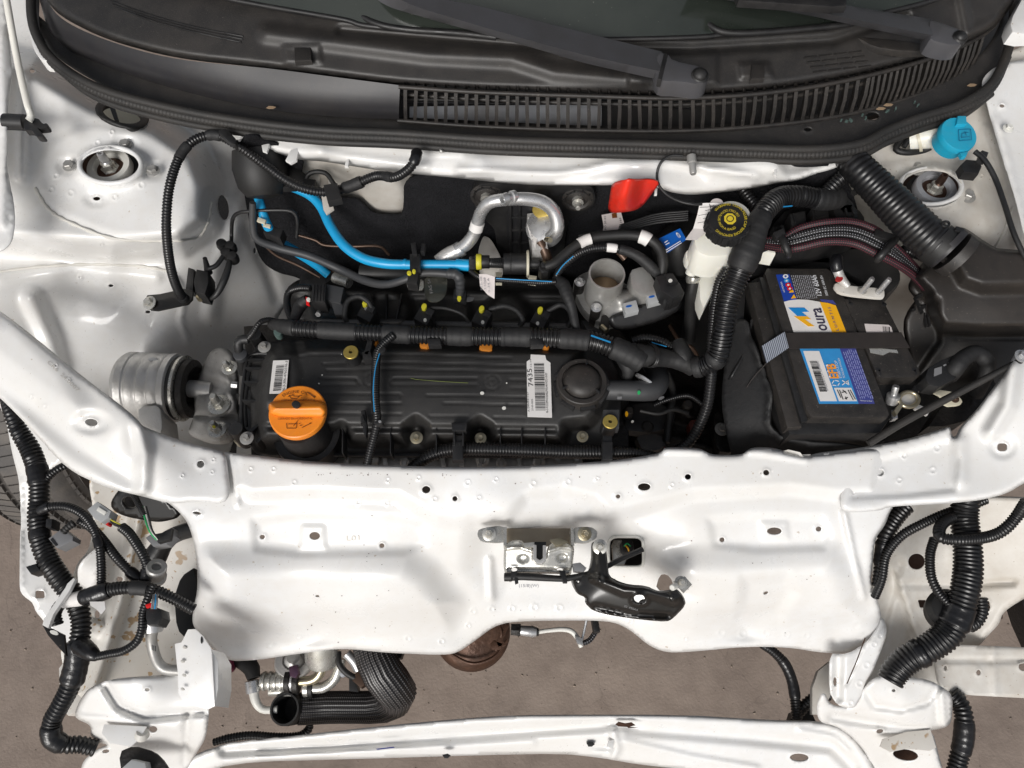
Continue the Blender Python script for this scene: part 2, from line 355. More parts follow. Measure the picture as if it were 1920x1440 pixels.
class Field:
    def __init__(s, ctrl, feats=()):
        A = np.asarray(ctrl, float); s.c = A[:, :2] / 500.; n = len(A)
        K = s.k(s.c, s.c) + np.eye(n) * 1e-4; Pm = np.column_stack([np.ones(n), s.c])
        s.w = np.linalg.solve(np.block([[K, Pm], [Pm.T, np.zeros((3, 3))]]), np.r_[A[:, 2], 0, 0, 0]); s.f = list(feats)
    def k(s, a, b):
        r2 = ((a[:, None] - b[None]) ** 2).sum(-1); return r2 * np.log(r2 + 1e-12) * .5
    def __call__(s, x, y):
        x = np.atleast_1d(np.asarray(x, float)); y = np.atleast_1d(np.asarray(y, float))
        q = np.column_stack([x, y]) / 500.; z = s.k(q, s.c) @ s.w[:len(s.c)] + s.w[-3] + q @ s.w[-2:]
        for f in s.f:
            if f[0] == 'poly':               # plateau: polygon, height, softness px
                d = pdist(x, y, f[1]); sg = np.where(inside(x, y, f[1]), d, -d); z = z + f[2] * sst(sg / f[3] * .5 + .5)
            elif f[0] == 'line':             # ridge: polyline, height, half width px
                d = pdist(x, y, f[1], False); z = z + f[2] * (1 - sst(d / f[3]))
            elif f[0] == 'ell':              # dome/dish: cx, cy, rx, ry, height, softness (fraction)
                d = np.hypot((x - f[1]) / f[3], (y - f[2]) / f[4]); z = z + f[5] * sst((1 - d) / f[6] + .5)
        return z
def panel(name, outline, field, m, parent=None, holes=(), step=7, thick=.0014, dots=(), rnd=2, lip=(0, 1), mapper=PN, dot_h=.0006, sm=180):
    out = chaikin(outline, rnd, .22) if rnd else np.asarray(outline, float)
    out = resample(np.vstack([out, out[:1]]), step)[0][:-1]
    loops = [out] + [np.array(h) for h in holes]
    lo, hi = out.min(0), out.max(0)
    gx, gy = np.meshgrid(np.arange(lo[0], hi[0], step), np.arange(lo[1], hi[1], step * .866)); gx = gx + (np.arange(gx.shape[0]) % 2)[:, None] * step / 2
    gx, gy = gx.ravel(), gy.ravel()
    ok = inside(gx, gy, out) & (pdist(gx, gy, out) > step * .6)
    for h in loops[1:]: ok &= ~inside(gx, gy, h) & (pdist(gx, gy, h) > step * .45)
    gx, gy = gx[ok], gy[ok]; extra = []
    for h in loops[1:]:
        c = h.mean(0)
        for k, dd in ((1, 2.2), (1, 5)):
            v = h - c; L = np.linalg.norm(v, axis=1)[:, None]; extra.append(c + v * (1 + dd / L))
    for (dx, dy, dr) in dots:
        a = np.linspace(0, 2 * math.pi, 12, endpoint=False)
        for k in (.55, .8, 1.0, 1.25): extra.append(np.column_stack([dx + dr * k * np.cos(a), dy + dr * k * np.sin(a)]))
        extra.append(np.array([[dx, dy]]))
    if extra:
        E = np.vstack(extra); k = inside(E[:, 0], E[:, 1], out) & (pdist(E[:, 0], E[:, 1], out) > 2)
        for h in loops[1:]: k &= ~inside(E[:, 0], E[:, 1], h)
        E = E[k]; keep = np.ones(len(gx), bool)
        for (dx, dy, dr) in dots: keep &= np.hypot(gx - dx, gy - dy) > dr * 1.3
        gx, gy = np.r_[gx[keep], E[:, 0]], np.r_[gy[keep], E[:, 1]]
    pts = np.vstack(loops + [np.column_stack([gx, gy])]); edges = []; o0 = 0
    for l in loops: n = len(l); edges += [(o0 + i, o0 + (i + 1) % n) for i in range(n)]; o0 += n
    r = delaunay_2d_cdt([Vector(p) for p in pts], edges, [], 0, 1e-4)
    V2 = np.array([tuple(v) for v in r[0]]); Fc = np.array([tuple(f) for f in r[2]])
    c = V2[Fc].mean(1); ok = inside(c[:, 0], c[:, 1], out)
    for h in loops[1:]: ok &= ~inside(c[:, 0], c[:, 1], h)
    A_, B_, C2 = (V2[Fc[:, i]] for i in range(3)); ar = abs((B_[:, 0] - A_[:, 0]) * (C2[:, 1] - A_[:, 1]) - (B_[:, 1] - A_[:, 1]) * (C2[:, 0] - A_[:, 0]))
    mx_ = np.maximum.reduce([np.linalg.norm(B_ - A_, axis=1), np.linalg.norm(C2 - B_, axis=1), np.linalg.norm(A_ - C2, axis=1)]); ok &= ar / mx_ > .22
    Fc = Fc[ok]; x, y = V2[:, 0], V2[:, 1]; z = field(x, y)
    if lip[0]: d = pdist(x, y, out); z = z - lip[0] * (1 - np.clip(d / lip[1], 0, 1)) ** 2
    for h in loops[1:]: d = pdist(x, y, h); z = z + .0012 * sst(1 - d / 6) * (mapper is PN)
    for (dx, dy, dr) in dots: d = np.hypot(x - dx, y - dy) / dr; z = z + dot_h * (np.exp(-((d - .85) / .22) ** 2) - .8 * (1 - sst(d / .75)))
    W = mapper(x, y, z)
    n = np.cross(W[Fc[:, 1]] - W[Fc[:, 0]], W[Fc[:, 2]] - W[Fc[:, 0]]); s = ((CAM - W[Fc[:, 0]]) * n).sum(1) < 0
    Fc[s] = Fc[s][:, ::-1]
    used = np.unique(Fc); re = np.zeros(len(W), int); re[used] = np.arange(len(used))
    o = mk(name, W[used], re[Fc], m, parent, sm)
    if thick: md = o.modifiers.new('sheet_thickness', 'SOLIDIFY'); md.thickness = thick; md.offset = -1
    return o
# --- flat print: text and bars laid on a plane through an affine photo frame
FONTS = {}
def textmesh(s, size=1.0, bold=0):
    cu = bpy.data.curves.new('t', 'FONT'); cu.body = s; cu.size = size; cu.offset = bold; cu.align_x = 'LEFT'; cu.resolution_u = 3; cu.fill_mode = 'FRONT'
    o = bpy.data.objects.new('t', cu); COL.objects.link(o); dg = bpy.context.evaluated_depsgraph_get()
    me = bpy.data.meshes.new_from_object(o.evaluated_get(dg)); bpy.data.objects.remove(o)
    V = np.array([v.co[:] for v in me.vertices]); Fc = [tuple(p.vertices) for p in me.polygons]; bpy.data.meshes.remove(me); return V, Fc
def text(s, p0, p1, hpx, z, m, parent, name='lettering', up=None, bold=0, bend=None, mapper=None):
    """baseline from photo point p0 to p1, letter height as photo vector `up` (default: 90 deg left of the baseline) of length hpx"""
    V, Fc = textmesh(s, 1.0, bold)
    if not len(V): return
    x0, x1 = V[:, 0].min(), V[:, 0].max(); capH = .72
    u = (V[:, 0] - x0) / (x1 - x0); v = V[:, 1] / capH
    b = np.array(p1, float) - np.array(p0, float)
    if up is None: n = np.array((b[1], -b[0])); n = n / np.linalg.norm(n) * hpx
    else: n = np.array(up, float); n = n / np.linalg.norm(n) * hpx
    Q = np.array(p0, float) + u[:, None] * b + v[:, None] * n
    W = (mapper or PN)(Q[:, 0], Q[:, 1], z if np.isscalar(z) else z(Q[:, 0], Q[:, 1]))
    Fc = orient(W, Fc)
    return mk(name, W, Fc, m, parent, 0)
def arctext(s, cx, cy, rx, ry, a0, a1, hpx, z, m, parent, name='lettering', inward=False):
    V, Fc = textmesh(s); x0, x1 = V[:, 0].min(), V[:, 0].max(); u = (V[:, 0] - x0) / (x1 - x0); v = V[:, 1] / .72
    a = np.radians(a0 + (a1 - a0) * u); k = 1 + (-v if inward else v) * hpx / rx
    W = PN(cx + rx * k * np.cos(a), cy + ry * k * np.sin(a), z); return mk(name, W, orient(W, Fc), m, parent, 0)
def orient(W, Fc):
    out = []
    for f in Fc:
        n = np.cross(W[f[1]] - W[f[0]], W[f[2]] - W[f[0]]); out.append(f if np.dot(n, CAM - W[f[0]]) > 0 else f[::-1])
    return out
def quads(name, qs, z, m, parent, mapper=PN):
    Q = np.array(qs, float).reshape(-1, 2); W = mapper(Q[:, 0], Q[:, 1], z if np.isscalar(z) else z(Q[:, 0], Q[:, 1]))
    return mk(name, W, orient(W, [tuple(range(i * 4, i * 4 + 4)) for i in range(len(qs))]), m, parent, 0)
def barcode(p0, p1, w, z, m, parent, n=38, seed=1, wv=None):
    """bars stacked from p0 to p1, each bar a stroke along wv (photo vector)"""
    r = random.Random(seed); p0, p1 = np.array(p0, float), np.array(p1, float); wv = np.array(wv, float); t = 0; qs = []
    while t < 1:
        a = r.choice((.35, .35, .7, 1.1)) / n; qs.append((p0 + (p1 - p0) * t, p0 + (p1 - p0) * t + wv, p0 + (p1 - p0) * (t + a) + wv, p0 + (p1 - p0) * (t + a))); t += a + r.choice((.35, .5, .8)) / n
    return quads('barcode', qs, z, m, parent)
# ================================================================ THE GROUND
def ground():
    me = bpy.data.meshes.new('concrete_floor'); n = 24; L = 6.0
    V = [(x, y, 0) for y in np.linspace(-L, L, n) for x in np.linspace(-L, L, n)]
    Fc = [(j * n + i, j * n + i + 1, (j + 1) * n + i + 1, (j + 1) * n + i) for j in range(n - 1) for i in range(n - 1)]
    m = mat('stained_concrete', (.285, .225, .183), .72, mottle=[(1.6, (.40, .325, .27), .8), (3.5, (.16, .125, .104), .9), (11, (.17, .13, .105), .6), (34, (.30, .24, .20), .45)], speck=[(120, (.10, .075, .06), .715), (70, (.42, .37, .31), .76)], bump=[(30, .25, .004), (160, .5, .002)])
    # fine wandering cracks
    t = m.node_tree; b = t.nodes['Principled BSDF']; src = b.inputs['Base Color'].links[0].from_socket
    g = t.nodes.new('ShaderNodeNewGeometry'); nz = t.nodes.new('ShaderNodeTexNoise'); nz.inputs['Scale'].default_value = 9
    ad = t.nodes.new('ShaderNodeMix'); ad.data_type = 'RGBA'; ad.inputs[0].default_value = .12; t.links.new(g.outputs['Position'], ad.inputs[6]); t.links.new(nz.outputs['Color'], ad.inputs[7]); t.links.new(g.outputs['Position'], nz.inputs['Vector'])
    v = t.nodes.new('ShaderNodeTexVoronoi'); v.feature = 'DISTANCE_TO_EDGE'; v.inputs['Scale'].default_value = 3.3; t.links.new(ad.outputs[2], v.inputs['Vector'])
    lt = t.nodes.new('ShaderNodeMath'); lt.operation = 'LESS_THAN'; lt.inputs[1].default_value = .0035; t.links.new(v.outputs['Distance'], lt.inputs[0])
    k = t.nodes.new('ShaderNodeMath'); k.operation = 'MULTIPLY'; k.inputs[1].default_value = .16; t.links.new(lt.outputs[0], k.inputs[0])
    mx = t.nodes.new('ShaderNodeMix'); mx.data_type = 'RGBA'; t.links.new(k.outputs[0], mx.inputs[0]); t.links.new(src, mx.inputs[6]); mx.inputs[7].default_value = (.07, .055, .045, 1); t.links.new(mx.outputs[2], b.inputs['Base Color'])
    me.from_pydata(V, [], Fc); me.update(); o = link('floor', me, m); o['kind'] = 'structure'
ground()

# ================================================================ CAR BODY
body = thing('car_body', 'white painted car body shell with stripped front end, strut towers and lock carrier', 'car body', 960, 900, .70)
# ---- left inner fender with strut tower
F_left = Field([(-80, -60, 0.896), (60, 20, 0.886), (20, 200, 0.846), (120, 190, 0.846), (-60, 330, 0.826), (10, 330, 0.821), (110, 250, 0.821), (207, 313, 0.808), (300, 260, 0.808), (350, 300, 0.804), (360, 400, 0.798), (300, 445, 0.788), (200, 450, 0.784), (60, 420, 0.788), (0, 450, 0.788), (-80, 460, 0.788),
    (420, 290, .815), (435, 400, .76), (452, 480, .70), (490, 560, .61), (420, 560, .66), (385, 500, .74), (300, 520, .765), (200, 520, .775), (100, 520, .79), (-20, 530, .81), (330, 570, .72), (300, 640, .69), (200, 640, .695), (100, 600, .73), (20, 600, .77), (350, 700, .62), (440, 650, .57), (200, 760, .66), (430, 850, .52), (580, 520, .56), (250, 560, .735), (150, 560, .745), (0, 760, .74)],
    [('poly', [(-90, 80), (60, 120), (180, 190), (300, 232), (372, 285), (398, 350), (392, 420), (340, 462), (210, 474), (60, 462), (-90, 458)], .090, 30), ('poly', [(100, 268), (140, 242), (180, 236), (270, 247), (335, 285), (365, 335), (374, 400), (368, 440), (300, 446), (210, 440), (120, 405), (95, 385), (70, 350), (78, 300)], .0035, 8),
     ('ell', 207, 313, 64, 40, .010, .35), ('line', [(60, 470), (180, 478), (300, 470), (375, 450), (400, 380)], .004, 12), ('line', [(0, 520), (140, 500), (290, 520)], .006, 22),
     ('ell', 235, 272, 22, 15, -.004, .5), ('ell', 130, 312, 22, 15, -.004, .5), ('ell', 287, 321, 22, 15, -.004, .5), ('ell', 181, 372, 22, 13, -.004, .5),
     ('line', [(395, 590), (405, 510), (440, 440), (445, 380)], .008, 26), ('line', [(520, 560), (500, 500), (462, 430)], -.006, 18),
     ('line', [(330, 520), (345, 560), (338, 600), (352, 640)], .005, 7), ('line', [(60, 560), (95, 640), (110, 700)], .012, 30), ('line', [(45, 130), (40, 330)], .008, 16)])
a_left = panel('inner_fender', [(-80, -70), (20, -60), (52, 0), (60, 60), (100, 120), (160, 170), (250, 205), (330, 222), (420, 248), (468, 280), (474, 380), (482, 470), (540, 500), (590, 512), (560, 545), (525, 585), (505, 640), (470, 660), (440, 720), (440, 850), (380, 880), (200, 870), (60, 800), (-80, 700)],
    F_left, M['white'], body, holes=[ell(207, 313, 58, 33, 28), ell(232, 214, 40, 19, 24, 12), ell(181, 372, 7, 4, 10), ell(419, 389, 10, 24, 16, -8), ell(478, 470, 3, 6, 10), ell(61, 133, 5, 4, 8), ell(208, 536, 5, 3, 8), ell(277, 585, 5, 3, 8)], step=7,
    dots=[(183, 268, 6), (210, 248, 5), (96, 356, 6), (265, 347, 7), (133, 362, 7), (215, 370, 6), (105, 330, 6), (95, 470, 4), (190, 459, 4), (150, 520, 4)])
# strut top: bearing plate + stud showing through the opening
def strut(cx, cy, z, k, ring, label=None):
    st = thing('strut_mount', label, 'strut top', cx, cy, z)
    b = P(cx + 3, cy + 10, z - .022); r = S(cx, cy, z, 41 * k)
    slab('opening_dark_disc', ell(cx, cy - 10, 95, 66), z - .055, .01, M['tow'], st)  # dark disc added so the opening looks dark instead of showing floor
    g = np.array(ell(cx, cy, 58, 34, 40)); g = np.vstack([g, g[:1]]); sweep('opening_rim', PN(g[:, 0], g[:, 1], z + .011), .0035, M['white'], st, 10, False)
    lathe('bump_cup', b - Vector((0, 0, .03)), (0, 0, 1), [(r * 1.6, 0), (r * 1.6, .004), (r * 1.02, .006)], M['tow'], st, 36)
    lathe('bearing_ring', b + Vector((0, 0, .008)), (0, 0, 1), [(r, -.012), (r, .002), (r * .96, .004), (r * .70, .004), (r * .66, .001), (r * .62, -.004), (0.0001, -.005)], ring, st, 40)
    lathe('inner_cup', b + Vector((0, 0, .004)), (0, 0, 1), [(r * .63, 0), (r * .61, .001), (r * .5, .002), (.0001, .002)], M['tow'], st, 30)
    lathe('rubber_collar', b + Vector((0, 0, -.004)), (0, 0, 1), [(r * 1.22, -.01), (r * 1.2, .001), (r * 1.02, .004), (r * .98, .004), (.0001, .0)], M['rubber'], st, 36)
    n = lathe('strut_nut', b + Vector((0, 0, .004)), (0, 0, 1), [(r * .42, 0), (r * .42, .003), (r * .30, .004), (r * .30, .013), (r * .25, .015)], M['zinc'], st, 6, 30, .3)
    lathe('strut_stud', b + Vector((0, 0, .012)), (0, 0, 1), [(r * .2, 0), (r * .2, .008), (r * .175, .009), (r * .2, .010), (r * .2, .016), (r * .16, .024), (r * .10, .024), (r * .10, .018), (0.0001, .018)], M['alu_fine'] if k > .95 else M['tow'], n, 18)
    return st
strut(207, 310, .90, 1.0, M['ivory'], 'strut mount with bright silver ring and stud in the strut tower beside the prop rod')
for i, (x, y) in enumerate(((235, 273), (131, 312), (287, 321))): bolt(x, y, .903, 12.5, a_left, m=M['alu_matt'], hexr=.72)
gz = lambda x, y: F_left(x, y) + .012
gr = panel('rubber_grommet', ell(229, 213, 52, 27, 40, 14), gz, M['rubber'], None, holes=[ell(229, 213, 37, 17, 30, 14)], step=5, rnd=0, lip=(.004, 6), thick=.006)
tag(gr, 'flat oval black rubber grommet lining the hole behind the left strut tower', 'grommet')
slab('inner_panel', [(180, 180), (290, 190), (290, 250), (180, 240)], .78, .004, M['cream'], body); slab('dark_strip', [(205, 200), (214, 200), (222, 226), (214, 224)], .80, .004, M['blk'], body)
slab('fender_bracket', [(372, 398), (391, 396), (390, 425), (380, 437), (366, 424)], [.80, .80, .79, .785, .79], .003, M['white'], body, .0008)
# bonnet hinge corner, upper left
panel('fender_flange', [(-60, -60), (2, -60), (24, 130), (18, 170), (10, 300), (30, 400), (20, 470), (-60, 480)], Field([(-60, 0, .99), (0, 0, .985), (10, 200, .965), (-60, 300, .95), (10, 450, .93), (-60, 450, .93)], [('line', [(2, 60), (8, 240), (4, 420)], .006, 14)]), M['white'], body, step=9)
slab('hinge_plate', [(44, -30), (60, -30), (58, 20), (64, 70), (80, 100), (92, 114), (76, 112), (62, 92), (52, 50), (45, 20)], .99, .02, M['white'], body, .003, 1)
# ---- right inner fender with strut tower
F_right = Field([(1560, 320, .84), (1600, 420, .76), (1640, 300, .90), (1700, 300, .905), (1745, 358, .90), (1680, 420, .88), (1760, 460, .87), (1850, 440, .875), (1880, 350, .89), (1900, 260, .92), (1990, 240, .93), (1990, 420, .90), (1700, 240, .92), (1620, 500, .72), (1700, 560, .68), (1850, 560, .70), (1990, 560, .80), (1800, 180, .94), (1880, 120, .95), (1560, 250, .90), (1640, 620, .6), (1600, 560, .62)],
    [('ell', 1747, 352, 68, 44, .011, .3), ('poly', [(1650, 310), (1700, 300), (1790, 300), (1860, 320), (1885, 400), (1860, 470), (1800, 460), (1720, 450), (1660, 400)], .003, 6),
     ('line', [(1852, 240), (1880, 330), (1905, 460)], .006, 9), ('ell', 1722, 318, 18, 12, -.003, .5), ('ell', 1812, 370, 20, 14, -.003, .5)])
a_right = panel('inner_fender', [(1540, 330), (1570, 280), (1640, 240), (1720, 210), (1790, 180), (1850, 150), (1880, 100), (1990, 60), (1990, 620), (1700, 700), (1640, 700), (1600, 560), (1590, 470), (1560, 400)],
    F_right, M['white_dull'], body, holes=[ell(1747, 354, 59, 35, 28), ell(1879, 198, 5, 4, 8)], step=7, dots=[(1862, 330, 4), (1840, 330, 5), (1700, 440, 4)])
strut(1745, 350, .90, .95, M['bluewhite'], 'strut mount with dark stud in the strut tower beside the blue washer cap')
bolt(1718, 318, .90, 14, a_right, m=M['alu_matt'], hexr=.7); bolt(1813, 369, .90, 15, a_right, m=M['alu_matt'], hexr=.66)
panel('fender_flange', [(1838, 150), (1870, 120), (1990, 100), (1990, 560), (1925, 460), (1905, 370), (1880, 300), (1862, 240), (1850, 190)], Field([(1850, 150, .97), (1990, 150, .97), (1880, 240, .955), (1990, 300, .95), (1910, 400, .945), (1990, 500, .94)], [('line', [(1868, 225), (1895, 330), (1925, 450)], .004, 10)]), M['white'], body, step=8,
    holes=[ell(1879, 198, 5, 3.5, 10)])
bolt(1890, 241, .965, 10, body, m=M['ivory'])
slab('fender_flange', [(1893, 40), (1925, -20), (1990, -20), (1990, 60), (1900, 64)], 1.04, .02, M['white'], body, .004, 1)
# ---- left diagonal brace down to the lock carrier
F_brL = Field([(-60, 560, .86), (60, 620, .855), (150, 700, .85), (250, 790, .845), (-60, 660, .845), (60, 760, .835), (180, 880, .82), (260, 930, .80), (300, 860, .82), (360, 870, .80), (420, 900, .80), (430, 850, .80), (270, 800, .83)],
    [('poly', [(-60, 585), (30, 600), (120, 690), (160, 760), (150, 785), (100, 760), (-60, 640)], .010, 26), ('ell', 170, 792, 34, 20, -.006, .6), ('line', [(262, 800), (272, 850), (266, 915)], .012, 22), ('line', [(-60, 700), (60, 770), (150, 840), (250, 900)], -.006, 30)])
panel('fender_brace', [(-70, 540), (0, 582), (60, 628), (150, 702), (230, 762), (262, 790), (268, 800), (345, 828), (418, 846), (425, 856), (434, 946), (370, 940), (320, 945), (272, 932), (200, 915), (125, 880), (60, 806), (0, 745), (-70, 690)],
    F_brL, M['white'], body, holes=[ell(171, 792, 12, 7, 14, 8), ell(376, 870, 7, 7, 12)], step=6, lip=(.004, 9), dots=[(105, 685, 4), (130, 712, 3), (60, 745, 5), (85, 762, 5), (400, 862, 4), (342, 892, 4), (398, 885, 4)])
text('CR6  24.0007', (88, 680), (145, 735), 7, lambda x, y: F_brL(x, y) + .0006, M['white_dull'], body, 'stamped_lettering')
# ---- lock carrier
F_c = Field([(262, 800, .80), (420, 860, .79), (700, 885, .785), (960, 890, .785), (1250, 870, .79), (1500, 870, .79), (1650, 850, .795), (1800, 850, .80), (400, 960, .775), (700, 955, .77), (960, 950, .77), (1300, 950, .77), (1600, 945, .775),
    (480, 1000, .755), (360, 1010, .76), (700, 1010, .75), (960, 1020, .735), (1300, 1010, .75), (1500, 1000, .755), (1640, 1020, .75), (450, 1100, .70), (700, 1090, .70), (960, 1080, .69), (1150, 1080, .69), (1400, 1090, .70), (1600, 1100, .70), (370, 1120, .70), (1640, 1120, .69),
    (400, 1205, .612), (450, 1192, .614), (600, 1190, .612), (600, 1225, .611), (850, 1215, .611), (960, 1150, .635), (1100, 1150, .635), (1250, 1215, .611), (1400, 1182, .613), (1400, 1215, .611), (1560, 1190, .612), (1600, 1215, .611), (640, 1160, .645), (1400, 1155, .645), (850, 1180, .625)],
    [tuple(v * (1.25 if abs(v) < .012 else 1.1) if (isinstance(v, float) and abs(v) < .05) else v for v in f_) for f_ in [('poly', [(478, 978), (560, 968), (740, 972), (790, 985), (800, 1020), (760, 1036), (560, 1040), (480, 1030)], -.004, 10), ('poly', [(566, 985), (608, 985), (612, 1030), (562, 1030)], .003, 5),
     ('poly', [(395, 1050), (480, 1050), (760, 1052), (800, 1075), (845, 1130), (830, 1160), (700, 1160), (560, 1175), (440, 1180), (400, 1140)], .030, 40),
     ('poly', [(1330, 975), (1400, 968), (1540, 970), (1556, 1000), (1545, 1028), (1420, 1032), (1340, 1022)], -.004, 10), ('poly', [(1425, 977), (1475, 977), (1480, 1012), (1430, 1012)], .003, 5),
     ('poly', [(1240, 1060), (1300, 1050), (1560, 1045), (1590, 1080), (1600, 1150), (1540, 1170), (1400, 1160), (1300, 1168), (1250, 1150)], .026, 38),
     ('poly', [(1396, 1085), (1475, 1080), (1490, 1110), (1460, 1160), (1385, 1160)], -.007, 16),
     ('poly', [(440, 800), (1660, 800), (1640, 925), (1570, 930), (1480, 918), (1300, 928), (1165, 965), (1140, 968), (1110, 938), (1050, 922), (985, 932), (955, 968), (900, 985), (820, 978), (785, 958), (745, 932), (600, 926), (470, 930), (440, 915)], .0095, 15),
     ('poly', [(895, 990), (1150, 985), (1230, 1060), (1290, 1110), (1240, 1140), (940, 1120), (890, 1060)], -.018, 36), ('line', [(918, 1050), (921, 1120)], .006, 12), ('line', [(438, 868), (446, 945)], .003, 8), ('line', [(1583, 960), (1600, 1040), (1620, 1120)], .005, 9),
     ('line', [(1240, 845), (1420, 848), (1510, 862)], .003, 8)]])
wl = [(470, 880, 5), (513, 880, 5), (552, 905, 5), (727, 900, 5), (785, 896, 5), (877, 905, 6), (930, 899, 5), (1000, 907, 6), (1065, 904, 6), (1120, 898, 4), (1097, 930, 4), (672, 942, 5), (815, 936, 5), (725, 943, 5), (898, 934, 5), (1260, 910, 5),
      (887, 1146, 6), (922, 1142, 6), (960, 1141, 6), (1002, 1139, 7), (1049, 1140, 7), (878, 1173, 5), (828, 1203, 6), (765, 1197, 6), (450, 1208, 7), (508, 1208, 7), (560, 1193, 6), (614, 1188, 6), (1353, 1186, 8), (1392, 1188, 8), (1437, 1186, 8), (1475, 1190, 7), (1512, 1192, 7), (1607, 1172, 9), (1285, 1197, 5), (680, 1200, 5), (1183, 1165, 5)]
panel('lock_carrier', [(300, 815), (345, 828), (418, 848), (480, 853), (560, 864), (700, 872), (850, 876), (1000, 874), (1150, 864), (1228, 852), (1243, 846), (1245, 838), (1310, 840), (1322, 846), (1335, 853), (1392, 853), (1403, 842), (1418, 838), (1455, 840), (1480, 850), (1508, 856), (1560, 850), (1660, 838), (1720, 880), (1670, 955), (1660, 985), (1640, 1010), (1636, 1060), (1632, 1092), (1648, 1130), (1654, 1162), (1646, 1190), (1624, 1206), (1590, 1226), (1540, 1224), (1480, 1214), (1400, 1212), (1300, 1222), (1250, 1224), (1218, 1212), (1180, 1180), (1150, 1166), (1100, 1163), (960, 1165), (925, 1175), (890, 1202), (855, 1226), (820, 1228), (720, 1224), (640, 1215), (560, 1226), (480, 1238), (430, 1240), (405, 1222), (380, 1195), (360, 1172), (362, 1140), (370, 1110), (370, 1060), (362, 1010), (350, 975), (320, 945), (290, 930)],
    F_c, M['white'], body, step=5.5, lip=(.006, 10), dots=wl,
    holes=[ell(369, 962, 8, 3, 10, 8), ell(799, 918, 8, 7, 14), ell(853, 935, 5, 5, 10), ell(1159, 931, 4.5, 4, 10), ell(1208, 913, 12, 7, 16), ell(1290, 894, 6, 5.5, 12), ell(1437, 886, 6, 5.5, 12), ell(590, 1005, 10, 7.5, 16), ell(492, 1007, 5, 4.5, 10), ell(716, 1023, 5, 4.5, 10),
           ell(1354, 1012, 5, 4.5, 10), ell(1452, 996, 14, 7, 16), ell(1535, 992, 5.5, 5, 10), ell(595, 1118, 4, 2.5, 8), ell(1436, 1112, 5, 3, 8, -20), chaikin([(1140, 1006), (1207, 1006), (1207, 1062), (1196, 1064), (1140, 1062)], 2, .2), chaikin([(1228, 1108), (1236, 1078), (1250, 1076), (1262, 1090), (1262, 1108)], 1)])
text('L01', (650, 1014), (674, 1014), 10, lambda x, y: F_c(x, y) + .0008, M['white_dull'], body, 'stamped_lettering')
text('(15/8)(W)', (973, 1101), (1010, 1101), 6, lambda x, y: F_c(x, y) + .0008, M['greyink'], body, 'stamped_lettering')
slab('overlap_edge', [(1505, 852), (1520, 852), (1518, 862), (1516, 884), (1511, 884), (1510, 862)], .7985, .0015, M['white_dull'], body)
slab('torn_edge', [(1460, 848), (1478, 843), (1500, 848), (1508, 858), (1490, 858), (1478, 853), (1466, 854)], [.800, .804, .804, .801, .797, .797, .797], .0012, M['white_dull'], body)
# ---- right brace
F_brR = Field([(1510, 870, .80), (1580, 950, .79), (1660, 860, .80), (1680, 950, .79), (1780, 820, .82), (1800, 930, .81), (1850, 760, .85), (1900, 700, .87), (1990, 660, .88), (1880, 840, .83), (1900, 900, .82), (1990, 860, .84), (1990, 780, .86)],
    [('poly', [(1612, 872), (1700, 848), (1780, 825), (1800, 860), (1790, 920), (1700, 930), (1595, 935), (1605, 885)], -.004, 4), ('line', [(1900, 690), (1890, 760), (1860, 810)], .012, 26), ('ell', 1880, 838, 24, 20, -.004, .6), ('line', [(1800, 830), (1800, 900)], .006, 24)])
panel('fender_brace', [(1505, 868), (1520, 850), (1600, 842), (1700, 824), (1770, 803), (1782, 798), (1785, 818), (1792, 820), (1800, 800), (1830, 770), (1860, 730), (1890, 690), (1900, 665), (1925, 650), (1990, 640), (1990, 880), (1920, 905), (1890, 925), (1840, 938), (1780, 944), (1665, 950), (1655, 957), (1590, 962), (1572, 950), (1580, 900), (1590, 884), (1560, 880)],
    F_brR, M['white'], body, step=6, lip=(.005, 9), holes=[ell(1651, 886, 7, 6.5, 14), chaikin([(1870, 831), (1889, 831), (1889, 846), (1870, 846)], 2, .22), ell(1638, 962, 8, 3, 8)],
    dots=[(1632, 869, 6), (1695, 855, 6), (1757, 841, 7), (1686, 901, 6), (1624, 914, 5), (1749, 882, 7), (1600, 925, 4)])
bolt(1915, 668, .90, 13, body, m=M['alu_fine'])
# ---- cowl lip over the firewall
F_lip = Field([(300, 200, .945), (420, 245, .948), (600, 258, .949), (900, 275, .949), (1200, 285, .949), (1500, 285, .947), (1620, 272, .944), (900, 303, .956), (1200, 314, .956), (600, 284, .954), (1450, 312, .952), (450, 278, .93), (600, 303, .93), (760, 320, .93), (900, 338, .93), (1100, 348, .93), (1300, 362, .93), (1450, 345, .93), (1560, 315, .935)],
    [('line', [(860, 318), (1040, 326), (1100, 318), (1140, 308), (1250, 305), (1420, 330)], .007, 11), ('line', [(420, 262), (540, 282), (700, 300), (800, 312)], .004, 14), ('poly', [(1310, 312), (1400, 300), (1480, 305), (1470, 330), (1330, 335)], .006, 14), ('poly', [(770, 282), (868, 286), (868, 292), (772, 288)], .003, 3), ('line', [(1480, 310), (1560, 295)], -.012, 26)])
lip = panel('cowl_lip', [(392, 226), (430, 232), (600, 255), (800, 262), (1000, 270), (1200, 275), (1450, 280), (1580, 270), (1620, 280), (1600, 300), (1560, 318), (1530, 325), (1500, 338), (1450, 346), (1380, 358), (1300, 366), (1262, 362), (1235, 352), (1200, 345), (1150, 347), (1100, 348), (1000, 347), (930, 342), (850, 333), (770, 326), (700, 318), (640, 308), (600, 302), (560, 300), (530, 290), (480, 276), (455, 268), (440, 262), (405, 246)],
    F_lip, M['white'], body, step=7, lip=(.007, 9))
